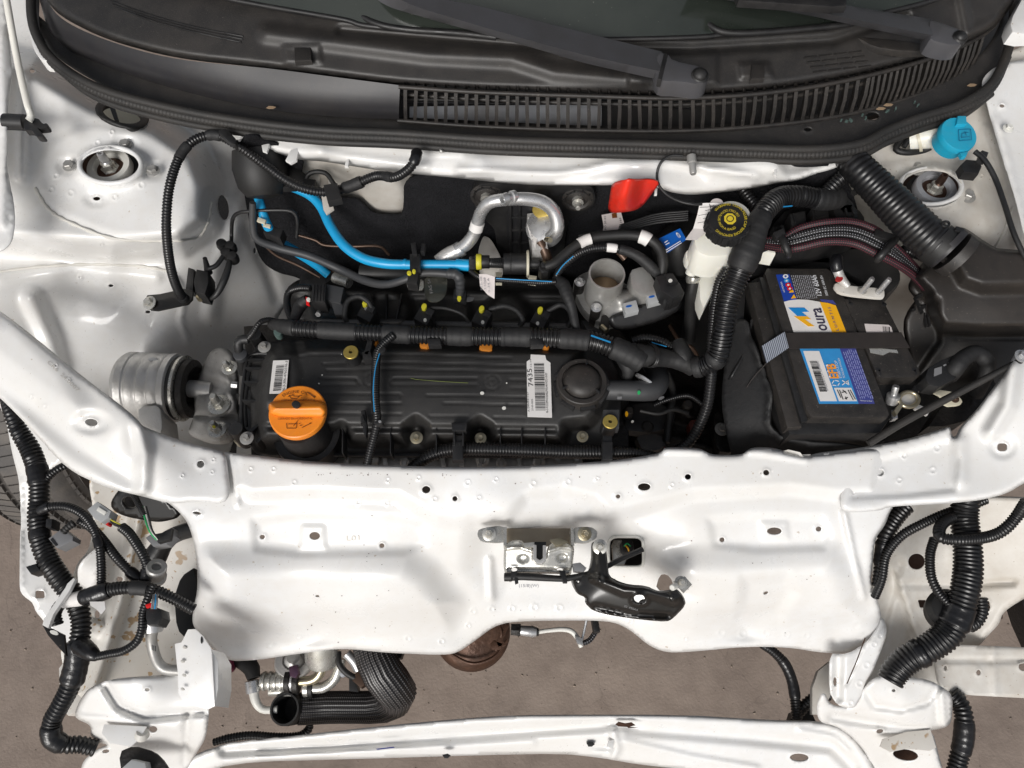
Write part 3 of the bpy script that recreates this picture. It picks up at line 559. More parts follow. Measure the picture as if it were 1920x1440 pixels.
for pts, z in ((((446, 262), (459, 258), (455, 274), (447, 270)), .94), (((490, 272), (506, 268), (500, 285), (492, 282)), .94), (((545, 281), (560, 276), (556, 300), (545, 306), (535, 300)), .94), (((648, 300), (655, 292), (653, 312), (646, 312)), .935), (((1406, 312), (1414, 318), (1412, 330), (1407, 326)), .95), (((1452, 311), (1458, 315), (1456, 330), (1451, 326)), .95), (((1228, 352), (1233, 353), (1232, 364), (1227, 364)), .93)):
    slab('lip_tab', pts, z + .004, .004, M['white'], lip, .001)
bolt(828, 280, .957, 7, lip, axis=(0, -.7, .5), stud=1.5, m=M['alu_matt'])
tb = bolt(1294, 294, .956, 12, lip, axis=(0, -.75, .5), m=M['alu_matt']); 
# lighter pressing seen behind the lip, upper left of the engine bay
panel('firewall_panel', [(550, 285), (640, 290), (780, 310), (780, 410), (700, 420), (640, 412), (560, 380), (540, 330)], Field([(550, 300, .20), (780, 300, .20), (650, 400, .20), (780, 410, .19), (700, 350, .185)], [('ell', 720, 375, 50, 60, -.02, .8)]), M['white_dull'], body, mapper=PYN, step=10)
# felt insulation on the firewall
F_felt = Field([(430, 270, .165), (800, 320, .155), (1100, 330, .15), (1500, 330, .155), (480, 340, .215), (470, 400, .205), (560, 350, .185), (540, 440, .17), (470, 520, .155), (800, 520, .145), (1100, 540, .15), (1500, 540, .15), (600, 640, .15), (1300, 640, .15)], [('ell', 720, 470, 120, 60, -.008, .8), ('line', [(757, 340), (790, 480), (900, 500)], .006, 40), ('ell', 1250, 430, 90, 60, .01, .9)])
felt = panel('felt_mat', [(440, 240), (560, 288), (570, 300), (560, 340), (590, 365), (640, 372), (672, 374), (690, 392), (700, 402), (752, 404), (757, 398), (757, 320), (1000, 330), (1300, 350), (1560, 290), (1620, 400), (1600, 700), (1300, 760), (640, 760), (610, 640), (596, 545), (560, 520), (520, 512), (488, 490), (466, 420)], F_felt, M['felt'], mapper=PYN, step=10, thick=.004)
tag(felt, 'fuzzy black felt mat covering the firewall behind the engine', 'insulation mat')
# ---- windscreen, cowl, grille, seal
F_cowl = Field([(100, 0, 1.02), (300, 60, 1.02), (600, 110, 1.015), (1000, 140, 1.01), (1300, 150, 1.01), (1600, 120, 1.015), (1800, 60, 1.02), (1900, 0, 1.03), (300, -60, 1.045), (640, 20, 1.04), (1000, 60, 1.035), (1400, 50, 1.035), (1700, -10, 1.05), (60, -80, 1.03), (1920, -80, 1.04)],
    [('line', [(500, 62), (800, 100), (960, 108), (1040, 134), (1200, 148)], .006, 26), ('poly', [(1170, 100), (1345, 95), (1345, 158), (1180, 160)], .004, 5), ('poly', [(530, 84), (600, 84), (604, 118), (534, 118)], .003, 4), ('poly', [(1385, 118), (1440, 118), (1450, 145), (1388, 148)], .004, 4), ('line', [(640, 56), (1000, 86), (1300, 92), (1560, 76), (1700, 30)], -.005, 14),
     ('line', [(1800, -20), (1815, 60), (1870, 40)], .005, 16)])
cowl = thing('cowl_cover', 'dusty black plastic cowl cover with slatted air grille under the windscreen', 'cowl cover', 960, 150, 1.0)
panel('cowl_shelf', [(72, -70), (1925, -70), (1905, 0), (1860, 60), (1752, 104), (1600, 143), (1450, 168), (1280, 180), (1100, 176), (900, 170), (750, 160), (640, 146), (500, 128), (330, 110), (200, 75), (110, 30), (80, -10)], F_cowl, M['cowl'], cowl, step=5.5, lip=(.012, 14), thick=.003)
slab('shelf_clip', [(551, 88), (582, 88), (584, 112), (552, 114)], 1.026, .008, M['cowl'], cowl, .002)
slab('shelf_clip', [(1410, 120), (1434, 120), (1434, 146), (1408, 148)], 1.024, .008, M['cowl'], cowl, .002)
for i, (x, y) in enumerate([(1520 + 28 * (i % 4) + 6 * (i // 4), 106 + 9 * (i // 4)- 3*(i % 4)) for i in range(16)]): slab('dimple', rect(x, y, 24, 3, -6), F_cowl([x], [y])[0] + .0012, .001, M['cowl'], cowl, .0004)
for p in ([(208, 2), (270, 24), (330, 42), (390, 56), (456, 68)], [(212, 9), (275, 31), (335, 48), (395, 62), (455, 73)], [(218, 14), (280, 37), (340, 54), (400, 68), (452, 79)]):
    q = crom(p, 6); sweep('drain_rib', PN(q[:, 0], q[:, 1], F_cowl(q[:, 0], q[:, 1]) + .0006), .0011, M['blk'], cowl, 6)
# satin fascia band (left) rolling from the shelf down to the gutter
tp = np.array([(78, -30), (110, 30), (200, 75), (330, 110), (500, 128), (640, 146), (750, 160)], float); bt = np.array([(72, -10), (100, 72), (180, 118), (320, 165), (490, 203), (630, 219), (748, 224)], float)
def band(name, top, bot, zt, zb, bulge, m, parent, n=60, k=9):
    A = resample(crom(top, 10), n=n)[0]; B = resample(crom(bot, 10), n=n)[0]; V = []
    for j in range(k):
        t = j / (k - 1); Q = A * (1 - t) + B * t; z = zt + (zb - zt) * t; p = PN(Q[:, 0], Q[:, 1], np.full(n, z)); p[:, 1] -= bulge * math.sin(math.pi * t); V.append(p)
    V = np.vstack(V); Fc = [(j * n + i, j * n + i + 1, (j + 1) * n + i + 1, (j + 1) * n + i) for j in range(k - 1) for i in range(n - 1)]
    return mk(name, V, orient(V, Fc), m, parent, 180)
band('smooth_fascia', tp, bt, 1.006, .955, .010, M['fascia'], cowl)
# slatted grille
gt_ = resample(crom([(748, 160), (900, 170), (1100, 177), (1280, 181), (1450, 170), (1600, 145), (1752, 104), (1850, 58), (1885, 8)], 10), n=400)[0]
gb_ = resample(crom([(746, 224), (900, 235), (1100, 242), (1280, 243), (1450, 232), (1600, 210), (1730, 172), (1810, 135), (1862, 80)], 10), n=400)[0]
def gp(i, t, dy=0): 
    q = gt_[i] * (1 - t) + gb_[i] * t; v = P(q[0], q[1], 1.004 - .049 * t); v.y += dy; return v
xs = list(np.arange(760, 1290, 19.1)) + list(np.arange(1299, 1640, 19.5)) + list(np.arange(1640, 1850, 11.5))
for x in xs:
    i = int(np.argmin(abs(gt_[:, 0] - x))); ib = int(np.argmin(abs(gb_[:, 0] - (x + (0 if x < 1300 else -(x - 1300) * .05)))))
    w_ = .0023 if x < 1640 else .0018
    q1 = P(gt_[i][0], gt_[i][1], 1.004); q2 = P(gb_[ib][0], gb_[ib][1], .957); dx = Vector((w_, 0, 0)); bk = Vector((0, .014, 0)); V = []
    for q in (q1, (q1 + q2) / 2 + Vector((0, -.005, 0)), q2): V += [q - dx, q + dx, q + dx * .5 + bk, q - dx * .5 + bk]
    Fc = [(0, 1, 5, 4), (4, 5, 9, 8), (1, 2, 6, 5), (5, 6, 10, 9), (3, 0, 4, 7), (7, 4, 8, 11), (2, 3, 7, 6), (6, 7, 11, 10)]
    mk('grille_slat', V, Fc, M['blk_dusty'], cowl, 40)
for (i0, i1, t0, t1, nm) in ((0, 399, -.02, .045, 'grille_rail'), (0, 399, .95, 1.05, 'grille_rail')):
    A = np.array([tuple(gp(i, (t0 + t1) / 2, -.002)) for i in range(i0, i1, 6)]); sweep(nm, A, .003, M['blk_dusty'], cowl, 8)
A = np.array([tuple(gp(i, .45, .012)) for i in range(0, 399, 6)]); sweep('grille_rail', A, .0028, M['blk_dusty'], cowl, 8)
# plenum behind the slats
slab('plenum_floor', [(600, 235), (760, 250), (1100, 262), (1500, 250), (1700, 200), (1860, 120), (1920, 60), (1900, -60), (700, -20), (640, 120)], .90, .01, M['wheelwell'], body)
tag(band('wiper_linkage_cover', [(768, 200), (900, 198), (1128, 196)], [(768, 226), (900, 236), (1128, 240)], .925, .915, 0, M['bluewhite'], None), 'pale blue grey sheet seen through the cowl grille slats', 'sheet metal')
tag(hose('wiper_linkage_rod', [(758, 186, .94), (900, 188, .94), (1140, 192, .94), (1300, 199, .94)], 6, M['blk']), 'thin dark wiper rod seen behind the grille slats', 'rod')
# gutter below the grille: long dusty ledge
F_gut = Field([(90, 60, .965), (250, 160, .955), (500, 222, .95), (750, 240, .948), (1100, 258, .948), (1300, 262, .948), (1500, 260, .948), (1650, 230, .95), (1800, 170, .955), (1860, 100, .965), (1885, 30, .98)])
panel('gutter_ledge', [(62, 20), (85, 40), (110, 66), (190, 112), (320, 158), (490, 196), (640, 214), (800, 222), (1100, 236), (1280, 238), (1450, 226), (1600, 204), (1730, 166), (1815, 128), (1866, 70), (1890, 0), (1912, 0), (1900, 80), (1870, 150), (1800, 205), (1720, 245), (1640, 285), (1480, 300), (1280, 290), (900, 275), (640, 255), (450, 235), (250, 190), (120, 120), (70, 70)], F_gut, M['cowl'], cowl, step=8, thick=.003, holes=[ell(1515, 242, 8, 4, 10), ell(1636, 217, 14, 8, 12)])
# rubber seal
sp = [(66, -60, 1.03), (58, 0, 1.02), (66, 60, 1.005), (100, 112, .99), (180, 163, .98), (300, 198, .975), (450, 226, .972), (600, 243, .97), (750, 250, .97), (950, 263, .97), (1200, 270, .97), (1400, 277, .97), (1520, 280, .97), (1610, 270, .97), (1660, 246, .97), (1720, 222, .972), (1800, 196, .975), (1858, 158, .98), (1888, 100, .99), (1900, 40, 1.005), (1908, -60, 1.03)]
seal = thing('bonnet_seal', 'long black ribbed rubber seal along the front edge of the cowl', 'rubber seal', 960, 262, .97)
hose('seal_bulb', sp, 8.5, M['seal'], seal, seg=14)
hose('seal_lip', [(x, y + (-4 if y > 120 else 0) + 14 * min(1, max(0, (y - 60) / 120)), z - .005) for x, y, z in sp[2:-2]], 9, M['seal'], seal, rib=7.5, depth=.93)
hose('seal_skirt', [(x, y + 22 * min(1, max(0, (y - 60) / 120)), z - .012) for x, y, z in sp[3:-3]], 7, M['seal'], seal, seg=12)
for x, y, s_ in ((1652, 203, 1), (1538, 278, 0), (1666, 196, 2), (1823, 159, 1), (508, 201, 1)):
    tag(slab('dry_leaf', [(x - 9, y + 1), (x - 4, y - 2.4), (x + 4, y - 2), (x + 9, y - .5), (x + 5, y + 2), (x - 3, y + 2.4)], .972, .001, M['leaf']), ['tan scrap of leaf lying on the seal at the deepest bend', 'dry tan leaf flake lying in the cowl gutter', 'small dry flake beside the shattered glass'][0 if s_ == 0 else (2 if s_ == 2 else 1)] if s_ != 1 else ('long tan leaf flake in the right corner of the cowl gutter' if x > 1000 else 'orange brown leaf flake in the cowl gutter left of the grille' ) if x != 1652 else 'dry tan leaf flake lying on the lower rail of the grille slats', 'leaf', 'dry leaves in the gutter')
for k in range(9):
    x, y = [(1578, 224), (1588, 226), (1596, 224), (1618, 214), (1624, 220), (1680, 203), (1716, 190), (1722, 196), (1665, 207)][k]
    tag(slab('glass_chip', ell(x, y, 2.2 + k % 3, 1.8, 5, 20 * k), .966, .003, M['teal']), 'greenish chip of shattered glass below the cowl grille, ' + ('first from left', 'second from left', 'third from left', 'fourth from left', 'fifth from left', 'seventh from left', 'third from right', 'rightmost', 'beside the leaf')[k], 'glass chip', 'chips of broken glass on the cowl ledge')
# windscreen glass and its dark border
Fg = Field([(0, -120, 1.10), (960, -120, 1.12), (1920, -120, 1.10), (200, -20, 1.052), (700, 52, 1.050), (1300, 70, 1.048), (1750, 0, 1.056)])
gl = panel('windscreen', [(-60, -260), (1980, -260), (1980, -80), (1800, -30), (1750, 0), (1650, 26), (1560, 48), (1380, 62), (1300, 70), (1100, 74), (900, 66), (700, 50), (640, 36), (480, 8), (400, -10), (200, -70), (-60, -120)], Fg, M['glass'], None, step=10, thick=0)
Q_ = crom([(200, -70), (400, -10), (480, 8), (640, 36), (700, 50), (900, 66), (1100, 74), (1300, 70), (1380, 62), (1560, 48), (1650, 26), (1750, 0), (1800, -30)], 10); sweep('glass_border', PN(Q_[:, 0], Q_[:, 1], Fg(Q_[:, 0], Q_[:, 1])), .0032, M['blk'], gl, 8)
tag(gl, 'dark tinted windscreen glass along the top edge of the picture', 'windscreen')
tag(hose('glass_edge_seal', [(560, -20, 1.056), (640, 8, 1.055), (700, 42, 1.054), (760, 55, 1.053), (860, 62, 1.053), (930, 70, 1.052)], 6, M['blk']), 'black edge strip of the windscreen left of the long wiper arm', 'glass seal')
tag(hose('glass_edge_seal', [(1270, -6, 1.056), (1300, 20, 1.055), (1340, 54, 1.054), (1375, 62, 1.053), (1440, 60, 1.053), (1570, 48, 1.053), (1620, 38, 1.053)], 6, M['blk']), 'black edge strip of the windscreen right of the long wiper arm', 'glass seal')
slab('interior_shape', [(1180, -10), (1360, -10), (1358, 6), (1300, 14), (1185, 8)], 1.058, .006, M['blk'], gl, .002)
# wiper arms: folded sheet channel, wide upper face and narrow dark lower face meeting at a ridge
def wiper(label, top, ridge, bot, z, rise, head, cap, cr):
    t = thing('wiper', label, 'wiper arm', cap[0], cap[1], z)
    def rs(c, dz): 
        A = resample(crom(c, 10), n=50)[0]; zz = z + dz + rise * np.linspace(1, 0, 50); return PN(A[:, 0], A[:, 1], zz)
    rows = [rs(top, -.008), rs(top, .004)]; a_, b_ = rs(top, .004), rs(ridge, .012); rows += [a_ * (1 - k) + b_ * k for k in (.33, .66, .96)]; rows += [b_, rs(bot, -.006), rs(bot, -.012)]
    V = np.vstack(rows); n = 50; Fc = [(j * n + i, j * n + i + 1, (j + 1) * n + i + 1, (j + 1) * n + i) for j in range(len(rows) - 1) for i in range(n - 1)]
    mk('arm', V, orient(V, Fc), M['wiper'], t, 28)
    slab('head', head, z + .010, .024, M['wiper'], t, .005, 1)
    b = P(cap[0], cap[1], z + .010); r = S(cap[0], cap[1], z, cr)
    lathe('pivot_cap', b, (0, -.25, 1), [(r * 1.25, -.01), (r * 1.25, .001), (r * 1.02, .003), (r, .001), (r * .95, r * .45), (r * .7, r * .75), (r * .3, r * .92), (0.0001, r * .95)], M['blk'], t, 28)
    return t
w1 = wiper('long wiper arm crossing the cowl to a pivot cap in the middle of the grille', [(775, -44), (830, -4), (900, 12), (1050, 50), (1242, 97)], [(690, -40), (760, 4), (850, 34), (960, 66), (1100, 104), (1240, 134)], [(680, -30), (720, 8), (800, 34), (900, 62), (1000, 90), (1100, 119), (1238, 150)], 1.058, .05, [(1232, 95), (1254, 99), (1262, 111), (1320, 124), (1331, 134), (1328, 150), (1312, 158), (1270, 152), (1240, 152), (1228, 136)], (1312, 142), 13)
boxp('hinge_pin', 1243, 124, 1.0705, 8, 50, .012, M['blk'], w1, 14, .002)
w2 = wiper('short wiper arm ending in a pivot cap at the far right of the cowl', [(1320, -34), (1500, -8), (1600, 12), (1748, 36)], [(1320, -16), (1500, 16), (1600, 36), (1748, 66)], [(1330, -6), (1500, 26), (1600, 47), (1746, 78)], 1.060, .045, [(1742, 34), (1764, 40), (1804, 54), (1812, 68), (1804, 82), (1784, 84), (1756, 78), (1742, 70)], (1800, 70), 11)
slab('blade', [(1380, -14), (1588, -10), (1588, 10), (1560, 12), (1385, 0)], 1.118, .01, M['blk'], w2, .002)
slab('arm_spring_cover', [(1600, 66), (1700, 76), (1760, 86), (1764, 94), (1700, 96), (1640, 88)], 1.03, .01, M['blk_dusty'], cowl, .003, 1)
# ---- prop rod
tag(hose('bonnet_prop_rod', [(-12, -140, 1.22), (14, 10, 1.12), (32, 110, 1.06), (50, 190, .99), (58, 216, .975), (54, 226, .972)], 6.5, M['ivory']), 'thin white bonnet prop rod rising at the upper left corner', 'prop rod')
hc = thing('rod_clip', 'black plastic hook clip holding the foot of the white prop rod', 'clip', 30, 232, .96)
hose('barrel', [(10, 228, .962), (48, 230, .962)], 15, M['blk'], hc, seg=16)
slab('hook', [(44, 224), (70, 220), (80, 232), (88, 230), (90, 238), (76, 240), (70, 240), (80, 250), (82, 256), (68, 256), (60, 244), (44, 244)], .968, .010, M['blk'], hc, .002, 1)
# open bonnet leaning back over the windscreen, just outside the frame
bn = thing('bonnet', 'white bonnet propped wide open above the windscreen', 'bonnet', 960, -300, 1.25)
V = []; n_ = 14
for j in range(n_):
    for i in range(n_):
        u, v = i / (n_ - 1) * 2 - 1, j / (n_ - 1); V.append((u * (.78 - .10 * v * v), .62 - .12 * v, 1.02 + .95 * v + .02 * math.cos(u * 2)))
Fc = [(j * n_ + i, j * n_ + i + 1, (j + 1) * n_ + i + 1, (j + 1) * n_ + i) for j in range(n_ - 1) for i in range(n_ - 1)]
bo = mk('bonnet_skin', V, Fc, M['white'], bn, 180); md = bo.modifiers.new('sheet', 'SOLIDIFY'); md.thickness = .008
V = np.array(V); V[:, 0] *= .93; V[:, 1] -= .03; mk('glass_darkening_pad', V, Fc, M['felt'], bn, 180).modifiers.new('pad', 'SOLIDIFY').thickness = .006  # unseen dark pad added under the bonnet to keep windscreen reflections dark

# beads of sealer along the pressed joints
for lb, p in (('left tower', [(66, 352), (92, 392), (130, 416), (210, 446), (300, 452), (366, 446), (388, 420), (396, 380)]), ('left rail', [(-20, 512), (80, 500), (180, 496), (270, 500), (330, 512)])):
    q = crom(p, 12); z_ = F_left(q[:, 0], q[:, 1]); sweep('sealer_bead', PN(q[:, 0], q[:, 1], z_ + .0004), .0022 * (1 + .25 * np.sin(np.arange(len(q)) * 1.3)), M['seam'], body, 8)
q = crom([(1680, 420), (1720, 452), (1790, 470), (1850, 472), (1880, 440), (1898, 390)], 12); sweep('sealer_bead', PN(q[:, 0], q[:, 1], F_right(q[:, 0], q[:, 1]) + .0004), .0022, M['seam'], body, 8)

# chips, stains and specks of dirt on the carrier paint
rq = random.Random(21)
for nm, mm, cnt in (('paint_chips', M['rust'], 46), ('dirt_specks', M['tow'], 34)):
    V = []; Fc = []
    while len(Fc) < cnt:
        x, y = rq.uniform(380, 1640), rq.uniform(872, 1225)
        if nm == 'paint_chips' and rq.random() < .6: x, y = rq.uniform(560, 860), rq.uniform(879, 892)
        if pdist(np.array([x]), np.array([y]), [(400, 880), (700, 884), (1000, 886), (1230, 862), (1480, 862), (1600, 960), (1625, 1200), (1400, 1205), (1240, 1210), (1160, 1158), (960, 1155), (850, 1215), (430, 1225), (375, 1150)])[0] < 3 or not inside(np.array([x]), np.array([y]), [(400, 880), (700, 884), (1000, 886), (1230, 862), (1480, 862), (1600, 960), (1625, 1200), (1400, 1205), (1240, 1210), (1160, 1158), (960, 1155), (850, 1215), (430, 1225), (375, 1150)])[0]: continue
        r_ = rq.uniform(.5, 1.5); a0 = rq.uniform(0, 6); q = [(x + r_ * rq.uniform(.5, 1.3) * math.cos(a0 + k * 1.05), y + r_ * rq.uniform(.4, 1) * math.sin(a0 + k * 1.05)) for k in range(6)]; q = np.array(q)
        W = PN(q[:, 0], q[:, 1], F_c(q[:, 0], q[:, 1]) + .0005); i = len(V); V += list(W); Fc += orient(np.array(V), [tuple(range(i, i + 6))])
    o = mk(nm, V, Fc, mm, body, 0); o['kind'] = 'stuff'
# ================================================================ ENGINE BAY: DEPTHS
slab('bay_dark_sheet', [(420, 300), (1700, 300), (1760, 620), (1700, 800), (1560, 900), (440, 900), (300, 700)], .40, .05, M['dark'], body)  # dark sheet added to block the floor, so gaps in the bay look shaded
slab('side_rail', [(455, 520), (560, 500), (520, 900), (440, 900)], .50, .08, M['white_dull'], body, .004)
engine = thing('engine', 'black engine with grained plastic valve cover lying across the bay', 'engine', 800, 740, .60)
slab('cylinder_head', [(455, 610), (1120, 560), (1180, 640), (1180, 868), (470, 868)], .70, .22, M['dark'], engine, .006)
slab('gearbox', [(1150, 560), (1420, 560), (1420, 900), (1160, 900)], .55, .12, M['dark'], engine, .01, 1)
hd = slab('exhaust_side', [(610, 842), (1090, 842), (1095, 885), (600, 885)], .725, .06, M['alu'], engine, .004)
for x in range(650, 1085, 36): slab('casting_rib', rect(x, 862, 5 + (x % 3) * 2, 26, (x * 7) % 40 - 20), .735, .012, M['alu'], hd, .002)
for x, y, r_ in ((700, 862, 12), (905, 862, 13), (940, 868, 10), (1010, 866, 12), (760, 866, 9)): lathe('casting_boss', P(x, y, .726), (0, -.4, 1), [(S(x, y, .73, r_), 0), (S(x, y, .73, r_), .01), (S(x, y, .73, r_ * .55), .012), (S(x, y, .73, r_ * .5), .004)], M['alu'], hd, 16)
# valve cover
def circ(cx, cy, rx, ry, n=18): q = ell(cx, cy, rx, ry, n); return q + [q[0]]
gro = [[(560, 668), (600, 664), (760, 664), (960, 672)], [(606, 682), (720, 679), (985, 686)], [(612, 694), (740, 692), (985, 698)], [(602, 709), (668, 709), (672, 713), (668, 722), (600, 722)], [(895, 709), (737, 709), (732, 715), (735, 722), (893, 722)], [(955, 713), (988, 713)], [(957, 728), (988, 728)],
    [(604, 737), (750, 738), (754, 742), (750, 744)], [(800, 741), (985, 744)], [(610, 755), (752, 756)], [(832, 756), (985, 760)], [(612, 775), (752, 776)], [(805, 781), (878, 781)], [(925, 783), (985, 784)], [(676, 722), (668, 712)]]
F_vc = Field([(460, 620, .765), (800, 620, .765), (1150, 620, .765), (460, 740, .765), (800, 740, .768), (1150, 740, .765), (460, 830, .755), (800, 830, .75), (1150, 830, .75), (800, 860, .735), (460, 860, .735), (1150, 860, .735)],
    [('poly', [(500, 680), (512, 662), (530, 654), (556, 652), (572, 645), (640, 644), (1068, 652), (1084, 660), (1084, 690), (1128, 740), (1118, 778), (1104, 792), (1062, 796), (1052, 830), (1000, 828), (926, 828), (916, 800), (900, 790), (884, 800), (878, 826), (800, 826), (796, 800), (780, 788), (764, 800), (758, 826), (660, 826), (640, 800), (600, 826), (520, 828), (488, 826), (486, 740)], .036, 15)] +
    [('line', g, -.0016, 2.6) for g in gro] + [('line', circ(923, 717, 15, 13), -.0012, 2.2), ('line', circ(923, 717, 7, 6), -.0012, 2.0), ('line', circ(698, 712, 15, 13), -.0012, 2.2),
     ('poly', [(545, 640), (562, 700), (560, 760), (470, 760), (470, 640)], .004, 10), ('line', [(500, 800), (660, 802), (1040, 806)], -.006, 10)])
vc = panel('valve_cover', [(470, 650), (505, 640), (640, 634), (1090, 642), (1160, 680), (1165, 760), (1160, 800), (1130, 850), (1060, 858), (480, 858), (470, 830)], F_vc, M['blk_cover'], engine, step=3.4, thick=.003, sm=180)
vz = lambda x, y: F_vc(x, y)
for x in (642, 732, 818, 938, 978, 1022): slab('cover_rib', rect(x, 826, 2.2, 46), .790, .03, M['blk'], vc, .0004)
slab('cover_lip', [(600, 848), (1130, 852), (1128, 858), (600, 854)], .752, .006, M['blk'], vc, .001)
for x, y, r_ in ((781, 821, 12), (901, 822, 11), (1092, 819, 11)): bolt(x, y, .775, r_, vc, axis=(0, -.12, 1), m=M['zinc_yel'], hexr=.52, stud=0)
for x, y, r_ in ((496, 651, 12), (463, 822, 13)): bolt(x, y, .785, r_, engine, m=M['alu_matt'], hexr=.48)
for x, y in ((496, 657), (463, 828)): lathe('bolt_boss', P(x, y, .73), (0, 0, 1), [(.011, 0), (.0095, .05)], M['blk'], engine, 20)
# ribbed timing side of the cover
tc = slab('timing_cover', [(505, 655), (478, 660), (462, 668), (455, 720), (450, 770), (455, 815), (470, 840), (530, 850), (530, 655)], .738, .12, M['blk'], engine, .002, 1)
W_ = path([(512, 664, .772), (482, 663, .772), (464, 672, .770), (457, 715, .768), (453, 755, .766), (455, 800, .764), (468, 836, .760)]); sweep('outer_rim', W_, .0028, M['blk'], tc, 8)
W_ = path([(498, 668, .772), (478, 668, .765), (470, 680, .765), (466, 715, .762), (461, 755, .760), (463, 800, .758)]); sweep('inner_rim', W_, .0018, M['blk'], tc, 8)
for x0, y0, x1 in ((464, 673, 500), (460, 689, 494), (457, 715, 490), (454, 750, 484)): slab('stiffening_rib', [(x0, y0 - 1.6), (x1, y0 - 1.6), (x1, y0 + 1.6), (x0, y0 + 1.6)], .776, .035, M['blk'], tc, .0006)
slab('stiffening_rib', [(466, 806), (486, 792), (488, 795), (470, 812)], .776, .035, M['blk'], tc, .0006); slab('stiffening_rib', [(478, 826), (500, 808), (502, 811), (482, 832)], .776, .035, M['blk'], tc, .0006)
lathe('hex_nut', P(445, 722, .755), (-1, 0, .2), [(.005, 0), (.005, .008)], M['alu_fine'], tc, 6, 30)
# brass inserts
for x, y, zt, nm in ((658, 661, .826, 0), (1144, 791, .80, 1)):
    po = lathe('insert_post', P(x, y, zt), (0, 0, -1), [(S(x, y, zt, 14.5), .001), (S(x, y, zt, 15), .03)], M['blk'], engine, 28)
    r_ = S(x, y, zt, 14); lathe('brass_insert', P(x, y, zt), (0, 0, 1), [(r_, -.001), (r_, .0015), (r_ * .95, .002), (r_ * .26, .002), (r_ * .22, -.004), (.0001, -.004)], M['brass'], po, 28)
slab('insert_plate', rect(1146, 785, 30, 34), .796, .02, M['hosegrey'], engine, .001)
for p in ([(690, 634), (697, 628), (700, 632), (696, 652), (690, 666), (682, 664), (684, 655)], [(678, 660), (694, 656), (698, 672), (682, 676)]): slab('clip_bracket', p, .818, .02, M['blk'], engine, .001)
slab('clip_bracket', [(676, 770), (684, 768), (688, 800), (686, 820), (680, 808), (680, 790)], .812, .012, M['blk'], engine, .001); slab('clip_bracket', [(676, 782), (680, 776), (684, 790), (676, 794)], .815, .01, M['blk'], engine, .001)
for x, y, w_ in ((696, 632, 14), (702, 639, 10), (796, 644, 18), (911, 650, 24), (1024, 645, 12)): slab('coil_seal', rect(x, y, w_, 14, 8), .804, .012, M['brown_org'], engine, .002, 1)
for x in (813, 1005): slab('harness_holder', [(x - 13, 634), (x + 12, 634), (x + 14, 646), (x - 10, 647)], .835, .012, M['blk'], engine, .0015)
# labels on the cover
l1 = quads('paper_label', [[(512, 676), (541.5, 675), (536.5, 737.5), (505, 738)]], lambda x, y: F_vc(x, y) .max() + .0009, M['paper'], vc)
z1 = float(F_vc([525], [700])[0]) + .0045; bpy.data.objects.remove(l1)
l1 = slab('paper_label', [(512, 676), (541.5, 675), (536.5, 737.5), (505, 738)], z1, .0006, M['paper'], vc)
barcode((518, 685), (512, 732), 14, z1 + .0003, M['ink'], l1, 34, 3, (15, -1)); text('46-3-306-4760376-3', (533.5, 735), (539.5, 677), 4.6, z1 + .0003, M['ink'], l1)
z2 = .8046; l2 = slab('paper_label', [(995, 664.5), (1022, 666), (1024.5, 675), (1032, 680), (1035, 783), (989, 781.5), (987.5, 678), (994.5, 673)], z2, .0006, M['paper'], vc)
barcode((1001, 681), (1004, 770), 20, z2 + .0003, M['ink'], l2, 46, 8, (19, 0)); text('7435', (1000, 724), (997, 691), 9.5, z2 + .0003, M['ink'], l2); text('12:19', (997, 688), (996, 673), 3, z2 + .0003, M['ink'], l2)
text('A 09N931157', (993, 772), (991, 735), 3.6, z2 + .0003, M['ink'], l2); text('27-05-2025', (1000, 770), (999, 748), 3.2, z2 + .0003, M['ink'], l2); text('96-3-91222894-8-60462793U40-NZO-18-07', (1028, 774), (1026, 699), 4.2, z2 + .0003, M['ink'], l2)
sc_ = sweep('green_scratch', PN(np.linspace(770, 878, 14), 709 + 9 * np.linspace(0, 1, 14) ** .6, .8046 + 0 * np.arange(14)), .00028, mat('green_scuff', (.16, .20, .03), .6), vc, 5)
for x, y, r_ in ((904, 737, 4), (945, 765, 4), (950, 718, 1.5), (604, 703, 1.5), (598, 719, 1.5), (640, 664, 1)): slab('paint_fleck', ell(x, y, r_, r_ * .8, 7), .8052, .0008, M['ivory'], vc)
# orange oil cap
oc = thing('oil_filler_cap', 'bright orange oil filler cap with a straight grip and printed symbols', 'oil cap', 560, 780, .80)
cx, cy, cz = 557, 771, .838; r_ = S(cx, cy, cz, 54)
lathe('cap_disc', P(cx, cy, cz), (0, 0, 1), [(r_ * .80, -.016), (r_ * .96, -.012), (r_, -.007), (r_ * .985, -.001), (r_ * .95, 0), (0.0001, .0006)], M['orange'], oc, 64)
F_g = Field([(500, 760, cz + .004), (612, 750, cz + .004), (612, 785, cz + .004), (500, 785, cz + .004)], [('poly', [(508, 760), (605, 758), (606, 770), (510, 772)], .010, 12)])
panel('grip', [(504, 756), (516, 751), (598, 750), (612, 757), (613, 772), (606, 783), (590, 782), (530, 783), (508, 778), (503, 768)], F_g, M['orange'], oc, step=3, thick=.008, lip=(.004, 5), sm=60)
slab('centre_hole_disc', ell(554.5, 757.5, 8, 6.6, 18), cz + .0168, .004, M['ink'], oc, .0006)  # black disc painted in place of the dark hole in the grip
cz2 = cz + .0012
arctext('ENGINE OIL', 557, 772, 41, 35, -128, -62, 6.5, cz2, M['brn_ink'], oc); text('CERRADO EN HORIZONTAL', (528, 752), (591, 751), 3.4, cz2 + .0002, M['brn_ink'], oc)
text('CERRADO EN HORIZONTAL', (521, 787), (586, 786.5), 4, cz2, M['brn_ink'], oc)
